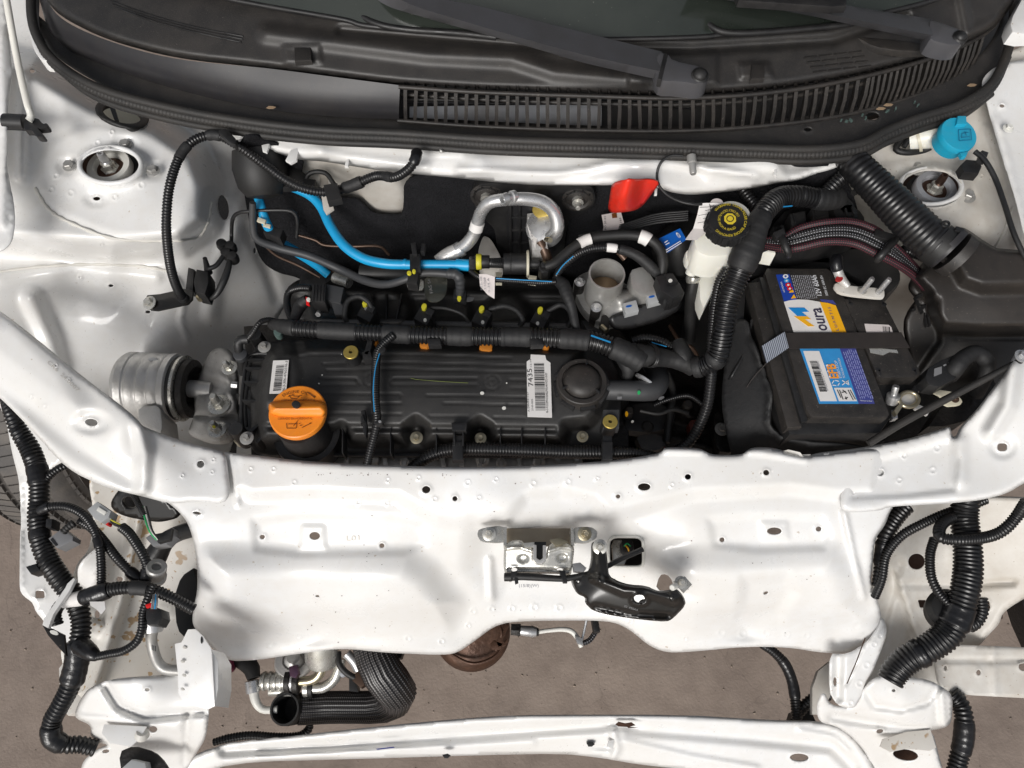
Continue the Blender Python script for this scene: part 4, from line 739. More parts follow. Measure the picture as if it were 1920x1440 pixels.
def strokes(name, lines, wpx, z, m, parent):
    qs = []
    for (x0, y0, x1, y1) in lines:
        d = np.array((x1 - x0, y1 - y0)); n = np.array((-d[1], d[0])) / (np.linalg.norm(d) + 1e-9) * wpx / 2; a, b = np.array((x0, y0)), np.array((x1, y1)); qs.append((a + n, b + n, b - n, a - n))
    return quads(name, qs, z, m, parent)
strokes('oil_can_symbol', [(542, 742, 546, 747), (546, 747, 557, 747), (557, 747, 562, 742), (562, 742, 566, 741), (542, 742, 545, 741), (545, 741, 552, 743), (552, 743, 562, 743), (548, 739, 551, 741), (540, 744, 543, 741), (565, 745, 565.5, 746)], 1.2, cz2, M['brn_ink'], oc)
strokes('oil_level_symbol', [(537, 793, 538, 803), (538, 803, 555, 803), (555, 803, 557, 793), (540, 795, 556, 795), (550, 799, 559, 788), (566, 802, 584, 793), (584, 793, 580, 794), (560, 794, 563, 794), (562, 798, 567, 797), (576, 735, 590, 746), (579, 736, 592, 745), (590, 746, 588, 742)], 1.2, cz2, M['brn_ink'], oc)
lathe('filler_neck', P(566, 800, .80), (0, -.05, 1), [(.036, -.05), (.032, -.01), (.030, .02)], M['blk'], engine, 40)
lathe('neck_base', P(575, 812, .765), (0, 0, 1), [(.047, -.03), (.045, 0), (.036, .004)], M['blk'], engine, 40)
# round black breather cap
bc = thing('breather', 'round black screw cap with domed hexagonal centre beside the white engine label', 'cap', 1092, 720, .80)
b = P(1091, 716, .812); r_ = S(1091, 716, .82, 50)
lathe('collar', b, (0, 0, 1), [(r_ * .99, -.028), (r_ * .97, -.006), (r_ * .95, .002), (r_ * .92, .003), (r_ * .76, .003), (r_ * .74, 0), (0.0001, 0)], M['blk_dusty'], bc, 56)
lathe('dome', b, (0, 0, 1), [(r_ * .70, 0), (r_ * .68, .005), (r_ * .58, .010), (r_ * .35, .013), (0.0001, .0135)], M['blk_dusty'], bc, 40)
for k in range(8):
    a = math.radians(k * 45 + 12); c = b + Vector((math.cos(a), math.sin(a), 0)) * r_ * .955; t_ = Vector((-math.sin(a), math.cos(a), 0)); o_ = Vector((math.cos(a), math.sin(a), 0))
    q = [c - t_ * .010 - o_ * .003, c + t_ * .010 - o_ * .003, c + t_ * .010 + o_ * .0035, c - t_ * .010 + o_ * .0035]; prism('grip_lug', [v + Vector((0, 0, -.006)) for v in q], (0, 0, -.018), M['blk'], bc, .001)
for a in (205, 320, 75):
    a = math.radians(a); c = b + Vector((math.cos(a), math.sin(a), 0)) * r_ * .66; t_ = Vector((-math.sin(a), math.cos(a), 0)); o_ = Vector((math.cos(a), math.sin(a), 0))
    prism('dome_wing', [c - t_ * .0012 - o_ * .006, c + t_ * .0012 - o_ * .006, c + t_ * .0012 + o_ * .006, c - t_ * .0012 + o_ * .006][::1], (0, 0, .0001), M['blk'], bc) if 0 else prism('dome_wing', [v + Vector((0, 0, .008)) for v in (c - t_ * .0012 - o_ * .006, c + t_ * .0012 - o_ * .006, c + t_ * .0012 + o_ * .006, c - t_ * .0012 + o_ * .006)], (0, 0, -.008), M['blk'], bc, .0005)
bh = thing('breather_hose', 'thick black elbow hose with a green dot leaving the round black cap', 'hose', 1190, 735, .79)
hose('elbow', [(1130, 731, .79, 19), (1165, 732, .792, 19), (1200, 733, .792, 19.5), (1222, 731, .788, 21), (1234, 716, .775, 21), (1230, 695, .75, 20), (1220, 680, .72, 18)], 20, M['hosegrey'], bh, seg=22)
lathe('pale_ring', P(1207, 716, .792), (.6, .8, .3), [(.0135, 0), (.015, .001), (.015, .004), (.0135, .005)], M['alu_fine'], bh, 24)
slab('green_dot', ell(1198, 736, 3, 4, 12), .8085, .0004, M['green_mark'], bh); slab('pale_sticker', rect(1161.5, 746, 8, 4.5), .8065, .0006, M['greyc'], bh)
# ---- engine mount
mt = thing('engine_mount', 'cast aluminium engine mount with ribbed drum at the left of the engine', 'engine mount', 300, 725, .68)
b = P(234, 722, .70); ax = Vector((1, -.06, 0)); R0 = .0495
pr = [(R0 * .90, 0), (R0 * .97, .004)]
for k in range(4): x0 = .006 + k * .0165; pr += [(R0 * .985, x0), (R0 * 1.02, x0 + .002), (R0 * 1.02, x0 + .012 - k * .0005), (R0 * .985, x0 + .014)]
pr += [(R0 * 1.04, .072), (R0 * 1.04, .080), (R0 * .95, .083)]
lathe('drum', b, ax, pr, M['alu'], mt, 56)
lathe('rubber_ring', b + ax * .078, ax, [(R0 * .97, 0), (R0 * .98, .012)], M['rubber'], mt, 48)
lathe('steel_ring', b + ax * .088, ax, [(R0 * .93, 0), (R0 * 1.0, .0), (R0 * 1.0, .004), (R0 * .96, .005), (R0 * .90, .005)], M['zinc'], mt, 48)
lathe('end_cup', b + ax * .093, ax, [(R0 * .86, 0), (R0 * .90, .003), (R0 * .88, .011), (R0 * .68, .014), (R0 * .40, .004), (R0 * .3, .004)], M['dark'], mt, 48)
lathe('core_stud', b + ax * .098, ax, [(.013, 0), (.013, .035)], M['alu'], mt, 20)
lathe('boss', P(286, 682, .742), (0, -.25, 1), [(.0105, -.01), (.0105, .001), (.009, .002), (.004, .002), (.0035, -.004), (.0001, -.004)], M['alu'], mt, 24)
slab('mount_foot', [(258, 762), (300, 758), (305, 800), (300, 815), (270, 800), (258, 790)], .735, .06, M['alu'], mt, .004, 1)
F_mb = Field([(372, 700, .70), (440, 660, .72), (440, 820, .715), (365, 800, .70), (410, 740, .72)], [('ell', 430, 690, 26, 30, .010, .5), ('ell', 411, 757, 30, 26, .010, .4), ('ell', 408, 806, 26, 22, .010, .4), ('line', [(385, 700), (425, 712), (432, 740)], .010, 14), ('ell', 390, 730, 16, 12, -.012, .7), ('line', [(372, 780), (440, 784)], -.014, 10)])
mb = panel('mount_bracket', [(395, 658), (412, 650), (428, 654), (440, 668), (446, 700), (448, 760), (444, 800), (440, 830), (400, 835), (350, 815), (360, 790), (366, 770), (362, 745), (368, 715), (378, 690), (388, 670)], F_mb, M['cast_matt'], mt, step=4.5, thick=.02, lip=(.008, 9), sm=60)
bolt(431, 690, .735, 15, mb, axis=(-.1, 0, 1), stud=.8); bolt(412, 760, .735, 21, mb, axis=(-.05, .1, 1), stud=.9); bolt(408, 806, .73, 18, mb, axis=(-.05, .1, 1), stud=.8)
slab('yellow_paint_dab', ell(401, 800, 3, 3, 8), .752, .0015, M['yellow'], mb)
sc2 = thing('sensor_elbow', 'black elbow plug with thin conduit beside the mount bracket', 'sensor plug', 452, 670, .74)
hose('plug', [(466, 636, .80, 9), (452, 637, .80, 9), (447, 645, .798, 9), (449, 662, .785, 8), (452, 680, .77, 8), (455, 700, .75, 7)], 8, M['blk'], sc2, seg=16); lathe('collar', P(450, 664, .79), (0, 0, 1), [(.0095, -.008), (.0095, .0), (.008, .001)], M['hosegrey'], sc2, 20)
hose('thin_conduit', [(464, 636, .80), (474, 624, .81), (486, 606, .815), (500, 600, .81), (516, 602, .80), (530, 608, .80)], 5.5, M['conduit'], sc2, rib=4)
# seam sealer blob next to the belt cover
tag(slab('sealer_blob', [(436, 790), (448, 780), (456, 800), (458, 822), (440, 832), (432, 815)], .70, .02, M['cream'], None, .006, 2), 'yellowish blob of sealer between the mount bracket and the belt cover', 'sealer')
# ---- intake manifold behind the harness
man = thing('intake_manifold', 'dusty black plastic intake manifold half hidden behind the wide wiring harness', 'intake manifold', 800, 570, .72)
F_m = Field([(540, 520, .72), (1080, 520, .72), (540, 610, .735), (1080, 610, .735), (800, 560, .73)], [('ell', 725, 585, 45, 42, .025, .5), ('ell', 840, 588, 42, 38, .022, .5), ('ell', 950, 590, 42, 36, .022, .5), ('ell', 615, 580, 40, 34, .02, .5), ('line', [(560, 545), (1060, 553)], .012, 14), ('line', [(560, 600), (1080, 608)], .008, 6)])
panel('manifold_body', [(540, 530), (620, 505), (900, 515), (1060, 520), (1085, 560), (1085, 620), (560, 615), (530, 570)], F_m, M['blk_cover'], man, step=6, thick=.01, lip=(.01, 8))
for x in (700, 724, 748): slab('runner_rib', rect(x, 574, 3, 48, (x - 724) * .5), .765, .02, M['blk'], man, .0006)
slab('vacuum_chamber', [(560, 512), (600, 500), (640, 510), (600, 540), (560, 545)], .74, .04, M['blk'], man, .006, 2)
slab('manifold_flange', [(600, 598), (1085, 606), (1085, 612), (600, 604)], .765, .02, M['hosegrey'], man, .001)
slab('mounting_bracket', [(1090, 600), (1130, 604), (1138, 620), (1100, 618)], .77, .02, M['blk'], man, .001)
# injector plugs
for i, (x, y) in enumerate(((683, 580), (794, 586), (902, 590), (1012, 592))):
    ip = thing('injector_plug', ['injector plug with yellow dab, leftmost of the four behind the harness', 'injector plug with yellow dab, second from the left behind the harness', 'injector plug with yellow dab, third from the left behind the harness', 'injector plug with yellow dab, rightmost of the four behind the harness'][i], 'injector plug', x, y, .76, 'injector plugs along the intake manifold')
    boxp('housing', x + (0 if i else 4), y + 6, .802, 28, 26, .03, M['blk'], ip, 28, .002); boxp('latch', x + 12, y - 2, .806, 14, 12, .02, M['blk'], ip, 28, .001)
    slab('yellow_dab', ell(x + 1, y - 12, 5, 6, 10, 30), .808, .006, M['yellow'], ip, .001, 0)
    slab('pale_dab', ell(x + (3 if i != 3 else -4), y + (14 if i else -2), 3.2, 3.5, 10), .8035, .001, M['ivory'] if i else M['greyc'], ip)
wires = [([(700, 585), (690, 566), (672, 556), (652, 565), (646, 590), (650, 604)], 5), ([(808, 577), (835, 578), (865, 588), (880, 604)], 3.2), ([(918, 580), (945, 574), (968, 582), (980, 600), (975, 610)], 5), ([(1026, 584), (1050, 572), (1066, 580), (1072, 600), (1065, 612)], 5)]
wlab = ['taped wire looping left from the leftmost injector plug', 'thin bare wire from the second injector plug to the harness', 'taped wire arching right from the third injector plug', 'taped wire arching right from the rightmost injector plug']
for (p, r_), lb in zip(wires, wlab): tag(hose('plug_wire', [(a, b_, .80 + .012 * math.sin(math.pi * i / (len(p) - 1))) for i, (a, b_) in enumerate(p)], r_, M['tape']), lb, 'wire', 'wires of the injector plugs')

# gearbox side of the bay, deep and dim between engine and battery
gb = thing('gearbox', 'dim black gearbox with hoses and brackets low between engine and battery', 'gearbox', 1270, 770, .58)
F_g2 = Field([(1150, 700, .60), (1340, 700, .62), (1150, 860, .60), (1360, 870, .64), (1240, 780, .64), (1300, 620, .58)], [('ell', 1215, 800, 40, 34, .03, .5), ('ell', 1290, 760, 36, 30, .025, .5), ('line', [(1170, 740), (1240, 740), (1320, 800)], .015, 9), ('line', [(1180, 850), (1260, 820), (1330, 840)], .012, 8), ('ell', 1330, 650, 30, 40, .03, .6)])
panel('housing', [(1130, 600), (1400, 580), (1400, 900), (1130, 900)], F_g2, M['dark'], gb, step=7, thick=0)
for x, y, z, r_ in ((1214, 800, .70, 12), (1290, 758, .69, 10), (1237, 835, .71, 13), (1180, 770, .72, 9)): lathe('black_boss', P(x, y, z), (0, 0, 1), [(S(x, y, z, r_), -.03), (S(x, y, z, r_), 0), (S(x, y, z, r_ * .7), .003), (.0001, .003)], M['blk_dusty'], gb, 18)
slab('black_bracket', [(1160, 760), (1230, 752), (1268, 770), (1262, 800), (1220, 812), (1168, 806)], .70, .02, M['blk'], gb, .003, 1)
slab('black_bracket', [(1190, 815), (1240, 812), (1246, 842), (1206, 848)], .73, .02, M['blk_dusty'], gb, .003, 1); slab('reddish_cover', [(1290, 788), (1316, 782), (1320, 812), (1296, 818)], .68, .02, mat('dim_red_brown', (.10, .018, .012), .5), gb, .004, 1)
hose('thin_hose', [(1200, 770, .74), (1235, 776, .74), (1262, 768, .74), (1290, 775, .73)], 4, M['rubber'], gb); hose('thin_hose', [(1226, 760, .73), (1250, 750, .735), (1290, 742, .735), (1320, 760, .73)], 5, M['conduit'], gb, rib=4)
hose('thin_hose', [(1250, 700, .72), (1262, 735, .72), (1256, 780, .715), (1250, 830, .71)], 7, M['rubber'], gb); slab('amber_dab', ell(1175, 776, 3, 5, 8), .742, .002, M['amber'], gb); slab('pale_mark', ell(1240, 746, 6, 2.5, 8, -20), .742, .002, M['greyc'], gb); slab('pale_mark', ell(1186, 790, 2.6, 2.2, 8), .742, .002, M['ivory'], gb)
tag(slab('coolant_neck', [(1290, 560), (1325, 548), (1345, 600), (1330, 680), (1296, 690), (1280, 640)], .66, .03, M['rubber'], None, .008, 2), 'dark rubber neck deep below the brake fluid tank', 'hose')
tag(hose('steering_pipe', [(1255, 610, .70), (1275, 640, .70), (1300, 655, .70), (1316, 690, .70)], 4, M['copper']), 'thin brown pipe deep below the throttle plug', 'pipe')
# ================================================================ HARNESSES AND HOSES AROUND THE ENGINE
hp = [(508, 608, .80, 9), (530, 612, .812, 13), (560, 616, .82, 15.5), (640, 621, .822, 16), (720, 625, .824, 16.5), (800, 629, .824, 17), (900, 631, .824, 17.5), (1000, 632, .824, 18), (1060, 635, .824, 19), (1110, 640, .822, 19), (1150, 652, .82, 20), (1185, 668, .815, 22), (1205, 680, .81, 22)]
def tx(x): return (x - 508) / 705.
mh = thing('main_wiring_harness', 'thick black harness of taped and ribbed conduit running across the top of the valve cover', 'wiring harness', 800, 625, .80)
hose('conduit', hp, 16, M['conduit'], mh, rib=7.2, seg=18, sub=[('tape_wrap', tx(a), tx(b), 1.03, M['tape']) for a, b in ((512, 572), (617, 688), (735, 786), (852, 897), (948, 1003), (1055, 1107), (1150, 1212))])
strokes('blue_trace', [(1108, 629, 1145, 642)], 3, .8465, M['blue_stripe'], mh)
slab('green_end_cap', ell(520, 622, 8, 9, 14), .812, .01, M['teal'], mh, .002)
bh2 = thing('branch_harness', 'thin ribbed conduit with blue trace hanging across the front of the valve cover', 'wiring harness', 706, 740, .80)
hose('conduit', [(738, 628, .835), (724, 640, .832), (712, 654, .828), (706, 672, .826), (704, 710, .824), (704, 750, .822), (707, 790, .818), (702, 815, .81), (694, 845, .80), (686, 880, .785)], 8.5, M['conduit'], bh2, rib=4.6)
W_ = path([(712, 662, .8395), (704, 690, .838), (700, 730, .836), (702, 772, .833)]); sweep('blue_trace', W_, .0008, M['blue_stripe'], bh2, 6)
slab('tie_clip', ell(710, 792, 8, 5, 12), .835, .008, M['blk'], bh2, .001); slab('tie_clip', ell(716, 656, 8, 5, 12, -30), .842, .006, M['blk'], bh2, .001); slab('clip_end', ell(712, 790, 3, 2, 8), .838, .002, M['alu_fine'], bh2)
fh = thing('front_wiring_harness', 'ribbed harness clipped along the front edge of the valve cover above the white carrier', 'wiring harness', 1000, 845, .78)
hose('conduit', [(770, 880, .765, 11), (800, 858, .775, 12), (830, 846, .78, 13), (870, 842, .784, 13), (960, 843, .784, 13), (1060, 847, .784, 13.5), (1140, 848, .784, 13), (1190, 850, .782, 11), (1236, 857, .78, 8)], 13, M['conduit'], fh, rib=5.6, seg=16)
for x, y in ((858, 845), (1139, 845)):
    boxp('clamp_band', x, y, .804, 20, 34, .012, M['blk'], fh, 0, .002); boxp('clamp_band', x, y - 22, .80, 18, 14, .02, M['blk'], fh, 0, .002)
slab('clip_socket', [(846, 792), (876, 792), (874, 808), (848, 808)], .808, .012, M['blk'], engine, .001); slab('clip_socket_hole', [(851, 796), (871, 796), (870, 806), (852, 806)], .8086, .001, M['ink'], engine)
for x, r_ in ((852, 2), (868, 2)): boxp('clip_rail', x, 822, .805, 3, 26, .015, M['blk'], engine, 0, .0005)
# ---- knot of harnesses right of the engine
kt = thing('harness_junction', 'tape wrapped junction where the harnesses meet right of the engine', 'wiring harness', 1230, 670, .80)
hose('tape_wrap', [(1175, 664, .812, 22), (1215, 668, .81, 20), (1250, 672, .80, 17), (1280, 678, .795, 18), (1300, 686, .79, 19)], 18, M['tape'], kt, seg=18)
hose('tape_wrap', [(1170, 668, .806, 17), (1178, 690, .80, 14), (1176, 710, .79, 9), (1172, 735, .78, 7)], 14, M['tape'], kt)
hose('tape_wrap', [(1272, 640, .80, 12), (1280, 665, .80, 17), (1290, 690, .79, 15)], 14, M['tape'], kt)
hose('conduit', [(1185, 640, .795), (1210, 634, .80), (1240, 640, .80), (1260, 652, .795)], 9, M['conduit'], kt, rib=5)
hose('conduit', [(1170, 705, .79), (1171, 722, .785), (1170, 740, .775)], 7, M['conduit'], kt, rib=4)
for k in range(2): sweep('cable_tie', PN(1219 + 14 * np.cos(np.linspace(-1.9, 1.9, 14)) + k * 3, 667 + 21 * np.sin(np.linspace(-1.9, 1.9, 14)), .812 + .016 * np.cos(np.linspace(-1.9, 1.9, 14))), .0016, M['blk'], kt, 6)
strokes('blue_trace', [(1222, 642, 1250, 650)], 1.6, .8115, M['blue_stripe'], kt)
# ---- tall harness left of the battery
th = thing('tall_wiring_harness', 'tall thick ribbed harness rising past the brake fluid tank left of the battery', 'wiring harness', 1360, 560, .84)
hose('conduit', [(1575, 372, .90, 18), (1540, 374, .91, 19), (1500, 368, .92, 20), (1460, 372, .925, 21), (1434, 396, .93, 21), (1420, 424, .93, 21), (1410, 452, .925, 23), (1396, 484, .915, 26), (1382, 518, .90, 24), (1366, 560, .885, 21), (1358, 600, .87, 20), (1352, 640, .85, 20), (1345, 668, .835, 20), (1325, 684, .82, 19), (1300, 690, .81, 18)], 20, M['conduit'], th, rib=7, seg=20,
     sub=[('tape_wrap', .0, .12, 1.04, M['tape']), ('tape_wrap', .385, .585, 1.05, M['tape']), ('tape_wrap', .90, .925, 1.06, M['tape']), ('tape_wrap', .97, 1.0, 1.05, M['tape'])])
strokes('blue_trace', [(1466, 388, 1486, 386)], 2.2, .928, M['blue_stripe'], th)
tag(hose('side_conduit', [(1362, 505, .88), (1348, 530, .87), (1340, 570, .86), (1336, 610, .85), (1334, 650, .84), (1332, 670, .83)], 9, M['conduit'], rib=5), 'thinner ribbed conduit hugging the left side of the tall harness', 'wiring harness')
tag(hose('lower_conduit', [(1335, 686, .82), (1332, 720, .80), (1326, 760, .78), (1310, 800, .76), (1290, 830, .75), (1262, 850, .745)], 10.5, M['conduit'], rib=6), 'ribbed conduit dropping from the harness junction to the white carrier', 'wiring harness')
tag(hose('thin_wire', [(1410, 600, .80), (1396, 660, .79), (1375, 700, .78), (1368, 712, .77)], 3, M['blk']), 'thin black wire beside the battery tray', 'wire')
# ---- left: fender harness, bonnet switch
lh = thing('fender_wiring_harness', 'ribbed black harness arching over the left strut tower and along the firewall', 'wiring harness', 330, 400, .92)
hose('conduit', [(349, 565, .79), (336, 548, .82), (322, 510, .86), (314, 460, .90), (312, 410, .93), (318, 350, .95), (336, 295, .96), (360, 266, .965), (390, 254, .965), (415, 256, .965), (450, 276, .955), (500, 312, .93), (540, 340, .92), (575, 355, .915), (615, 360, .91), (660, 348, .92), (705, 330, .935), (740, 332, .95), (765, 318, .965), (778, 300, .975), (782, 284, .975)], 9, M['conduit'], lh, rib=5.6, seg=14,
     sub=[('tape_wrap', .375, .41, 1.08, M['tape']), ('tape_wrap', .455, .485, 1.1, M['tape']), ('tape_wrap', .775, .82, 1.25, M['tape']), ('tape_wrap', .885, .905, 1.1, M['tape']), ('tape_wrap', .97, 1.0, 1.15, M['vtape']), ('tape_wrap', .0, .03, 1.1, M['tape'])])
slab('harness_clip', [(405, 244), (425, 240), (444, 262), (440, 272), (424, 262)], .975, .008, M['blk'], lh, .002, 1); slab('harness_clip', [(606, 346), (632, 342), (640, 372), (614, 378)], .93, .012, M['tape'], lh, .002)
bp = slab('horn_bracket', [(272, 561), (276, 553), (300, 551), (345, 541), (362, 545), (361, 561), (352, 570), (296, 582), (282, 581), (272, 572)], .80, .003, M['gloss'], None, .0008, 0); tag(bp, 'flat glossy black bracket bolted to the white left inner fender', 'bracket')
bolt(281, 568, .802, 13, bp, axis=(-.2, -.2, 1), m=M['zinc'], hexr=.62)
sw = thing('bonnet_switch', 'black switch block with short cables clipped to the left inner fender', 'switch', 375, 530, .77)
slab('switch_body', [(368, 504), (390, 508), (391, 530), (384, 552), (366, 548), (362, 528)], .80, .03, M['blk'], sw, .003); slab('switch_body', [(352, 500), (364, 504), (362, 545), (347, 540)], .79, .02, M['blk'], sw, .003)
lathe('plunger', P(388, 500, .80), (.1, .3, 1), [(.006, -.012), (.004, .004), (.003, .016)], M['blk'], sw, 14); slab('brass_nut', ell(372, 556, 6, 5, 8), .785, .008, M['zinc_yel'], sw, .001)
hose('lead', [(390, 504, .80), (405, 498, .80), (416, 484, .80), (424, 472, .80)], 4.5, M['blk'], sw); hose('lead', [(432, 480, .80, 4), (428, 502, .80, 6), (418, 530, .795, 7), (402, 556, .785, 5), (378, 562, .77, 4)], 5, M['blk'], sw)
cl = thing('wire_clip', 'black twin clip holding cable ends on the inner wall left of the engine', 'clip', 425, 470, .79)
for x, y in ((416, 458), (432, 462), (424, 474), (436, 482)): lathe('clip_lobe', P(x, y, .80), (0, 0, 1), [(.0075, -.01), (.0085, -.002), (.007, .005), (.003, .006)], M['blk'], cl, 14)
tag(hose('bent_lead', [(434, 462, .80), (434, 440, .80), (436, 412, .83), (446, 400, .86), (470, 396, .87), (530, 394, .87), (552, 400, .865), (558, 420, .85), (556, 445, .83)], 3.6, M['blk']), 'thin black lead bending over towards the firewall beside the white inner fender', 'cable')
# ---- firewall corner
br = thing('rubber_boot', 'rounded black rubber boot in the corner behind the left strut tower', 'rubber boot', 490, 320, .88)
b = P(488, 315, .90); lathe('boot', b, (.1, -.8, -.6), [(.012, -.03), (.034, -.025), (.038, 0), (.034, .025), (.024, .038), (.008, .042), (.0001, .042)], M['rubber'], br, 32)
slab('boot_flange', [(436, 262), (470, 280), (500, 296), (550, 310), (580, 330), (560, 350), (520, 352), (480, 340), (450, 300)], .89, .01, M['blk'], br, .002, 1)
tag(hose('black_loop_hose', [(574, 352, .89), (576, 330, .90), (592, 322, .905), (612, 326, .905), (626, 345, .90)], 4.5, M['rubber']), 'small looped black hose under the white cowl lip', 'hose')
bk = slab('white_clip_plate', [(598, 320), (612, 320), (616, 350), (626, 392), (612, 402), (606, 392), (600, 350)], .885, .003, M['white_dull'], None, .001); tag(bk, 'small white metal tab behind the blue hose at the firewall', 'bracket')
tag(slab('black_clip_block', rect(580, 342, 22, 14, 4), .90, .012, M['blk'], None, .002), 'small square black clip beside the looped hose', 'clip')
# blue hoses
bl = thing('blue_hose', 'bright blue hose curving from the firewall corner to the black purge valve', 'hose', 700, 470, .83)
hose('tube', [(520, 346, .875, 4), (545, 352, .87, 6.5), (580, 366, .865, 8.5), (602, 388, .86, 9), (620, 425, .855, 9), (645, 460, .85, 9.5), (680, 484, .845, 9.5), (720, 494, .845, 9.5), (760, 496, .845, 9), (820, 496, .845, 9), (880, 497, .845, 9)], 9, M['blue'], bl, seg=20)
hose('hose_end', [(855, 496.5, .845), (879, 497.5, .845)], 11, M['blue'], bl, seg=20); hose('heat_shrink', [(757, 495, .845), (762, 495.5, .845)], 10, M['blue'], bl, seg=20)
tag(hose('lower_blue_hose', [(478, 346, .878, 8), (487, 380, .872, 8.5), (500, 420, .855, 9), (520, 450, .825, 9), (552, 470, .80, 9), (590, 495, .775, 8), (615, 515, .76, 8)], 9, M['blue']), 'shaded blue hose running low along the dark left corner of the bay', 'hose')
ty = thing('yellow_dab_clip', 'black hose clip with two yellow dabs on the blue hose', 'clip', 780, 500, .85)
boxp('band', 778, 490, .862, 20, 30, .02, M['blk'], ty, 0, .002); boxp('prong', 776, 466, .868, 9, 22, .01, M['blk'], ty, -8, .001); boxp('prong', 793, 464, .866, 7, 16, .01, M['blk'], ty, 10, .001)
slab('yellow_dab', ell(767, 511, 4.5, 4, 10), .866, .003, M['yellow'], ty, .001); slab('yellow_dab', ell(776, 508, 3.5, 4, 10), .866, .003, M['yellow'], ty, .001); boxp('lower_band', 774, 520, .855, 20, 22, .02, M['blk'], ty, 10, .003)
tag(hose('grey_vapour_hose', [(474, 380, .89, 6), (474, 420, .86, 7), (482, 448, .84, 7.5), (520, 464, .825, 8), (580, 480, .815, 8), (640, 506, .80, 8), (690, 528, .81, 8), (725, 533, .825, 7.5), (760, 524, .84, 7), (790, 513, .845, 7), (820, 512, .845, 7), (850, 515, .845, 8)], 8, M['hosegrey'], seg=16), 'matt grey rubber hose running from the dark left corner to the elbow fitting', 'hose')
ef = thing('elbow_fitting', 'black elbow fitting with yellow base at the end of the grey hose', 'fitting', 860, 530, .82)
hose('elbow', [(838, 513, .846, 9), (855, 515, .846, 10), (862, 524, .84, 10), (863, 540, .825, 9), (862, 552, .81, 8)], 10, M['hosegrey'], ef, rib=9, depth=.9, seg=18)
boxp('quick_clip', 862, 552, .812, 24, 18, .015, M['blk'], ef, 6, .002); slab('yellow_dab', ell(861, 559, 4, 5, 10), .815, .003, M['yellow'], ef)
tag(hose('dark_rubber_sleeve', [(676, 512, .80), (700, 513, .80), (740, 514, .80), (775, 516, .80)], 17, M['rubber'], seg=22), 'short fat black rubber sleeve below the blue hose', 'hose')
tag(hose('steel_spigot', [(628, 520, .77), (655, 530, .775)], 11, M['zinc'], seg=18), 'short steel spigot under the grey hose', 'pipe')
sp1 = slab('steel_shield', [(796, 516), (838, 514), (839, 540), (834, 556), (822, 566), (806, 566), (796, 556)], .815, .002, mat('polished_dark_sheet', (.20, .20, .17), .25, metal=.85, mottle=(30, (.12, .12, .10), .6)), None, .0006, 1); tag(sp1, 'thin greenish steel shield plate beneath the grey hose', 'bracket')
text('FAS 56', (812, 549), (806, 522), 6, .8154, M['greyc'], sp1, 'stamped_lettering')
sp2 = slab('steel_shield', [(762, 528), (794, 522), (795, 542), (780, 545), (764, 540)], .81, .002, M['zinc'], None, .0006, 1); tag(sp2, 'small bright steel tab left of the greenish shield plate', 'bracket')
for p, lb in (([(498, 462, .80), (520, 480, .785), (560, 498, .77), (600, 520, .755)], 'thin brown pipe running low under the grey hose'), ([(556, 440, .815), (590, 450, .81), (610, 460, .805), (660, 462, .805), (710, 462, .805), (730, 478, .79)], 'thin brown pipe bending across the black felt'), ([(620, 508, .75), (660, 520, .745)], 'short piece of brown pipe left of the steel spigot')): tag(hose('brake_pipe', p, 2.6, M['copper']), lb, 'pipe', 'brown pipes low in the left corner')
# corner dark plastic clip cluster
pc = thing('pipe_clip', 'dark plastic pipe clip cluster around the shaded blue hose', 'clip', 510, 430, .76)
boxp('clip_body', 512, 432, .85, 34, 18, .02, M['blk'], pc, 20, .002); boxp('pale_marking', 490, 413, .872, 16, 8, .003, M['cream'], pc, 20, .001); boxp('pale_marking', 500, 422, .862, 14, 6, .003, M['cream'], pc, 15, .001)
# ---- alternator-side plug, upper left of engine
lp = thing('sensor_plug', 'black ribbed plug with red lock behind the left end of the harness', 'plug', 600, 560, .80)
boxp('housing', 597, 549, .825, 26, 34, .03, M['blk'], lp, 4, .002); boxp('sensor_body', 625, 550, .815, 34, 30, .025, M['hosegrey'], lp, 12, .002); slab('sensor_tab', [(616, 540), (640, 560), (646, 590), (628, 590), (620, 565)], .81, .01, M['hosegrey'], lp, .001)
for k in range(4): boxp('housing_rib', 588 + k * 6, 549, .8265, 1.6, 30, .004, M['blk'], lp, 4, .0003)
slab('red_lock', [(573, 556), (579, 558), (580, 572), (574, 570)], .818, .004, M['red_small'], lp, .0006); slab('white_lock', ell(578, 561, 4, 4, 8), .820, .003, M['ivory'], lp, .0006)
hose('lead', [(582, 540, .81, 6), (560, 540, .80, 7), (542, 548, .79, 7), (538, 570, .79, 7), (544, 592, .795, 7), (552, 606, .80, 7)], 7, M['conduit'], lp, rib=4.5); hose('lead', [(577, 560, .81, 9), (564, 572, .80, 11), (556, 588, .80, 10), (552, 602, .80, 8)], 9, M['tape'], lp)
tag(slab('fan_shroud', [(570, 525), (600, 512), (650, 508), (690, 520), (640, 560), (560, 560)], .72, .03, M['blk'], None, .006, 2), 'rounded dark cover below the steel spigot', 'cover')
hose('spacer_post', [(596, 590, .80), (602, 578, .79), (606, 566, .78)], 5, M['alu_fine'], engine)
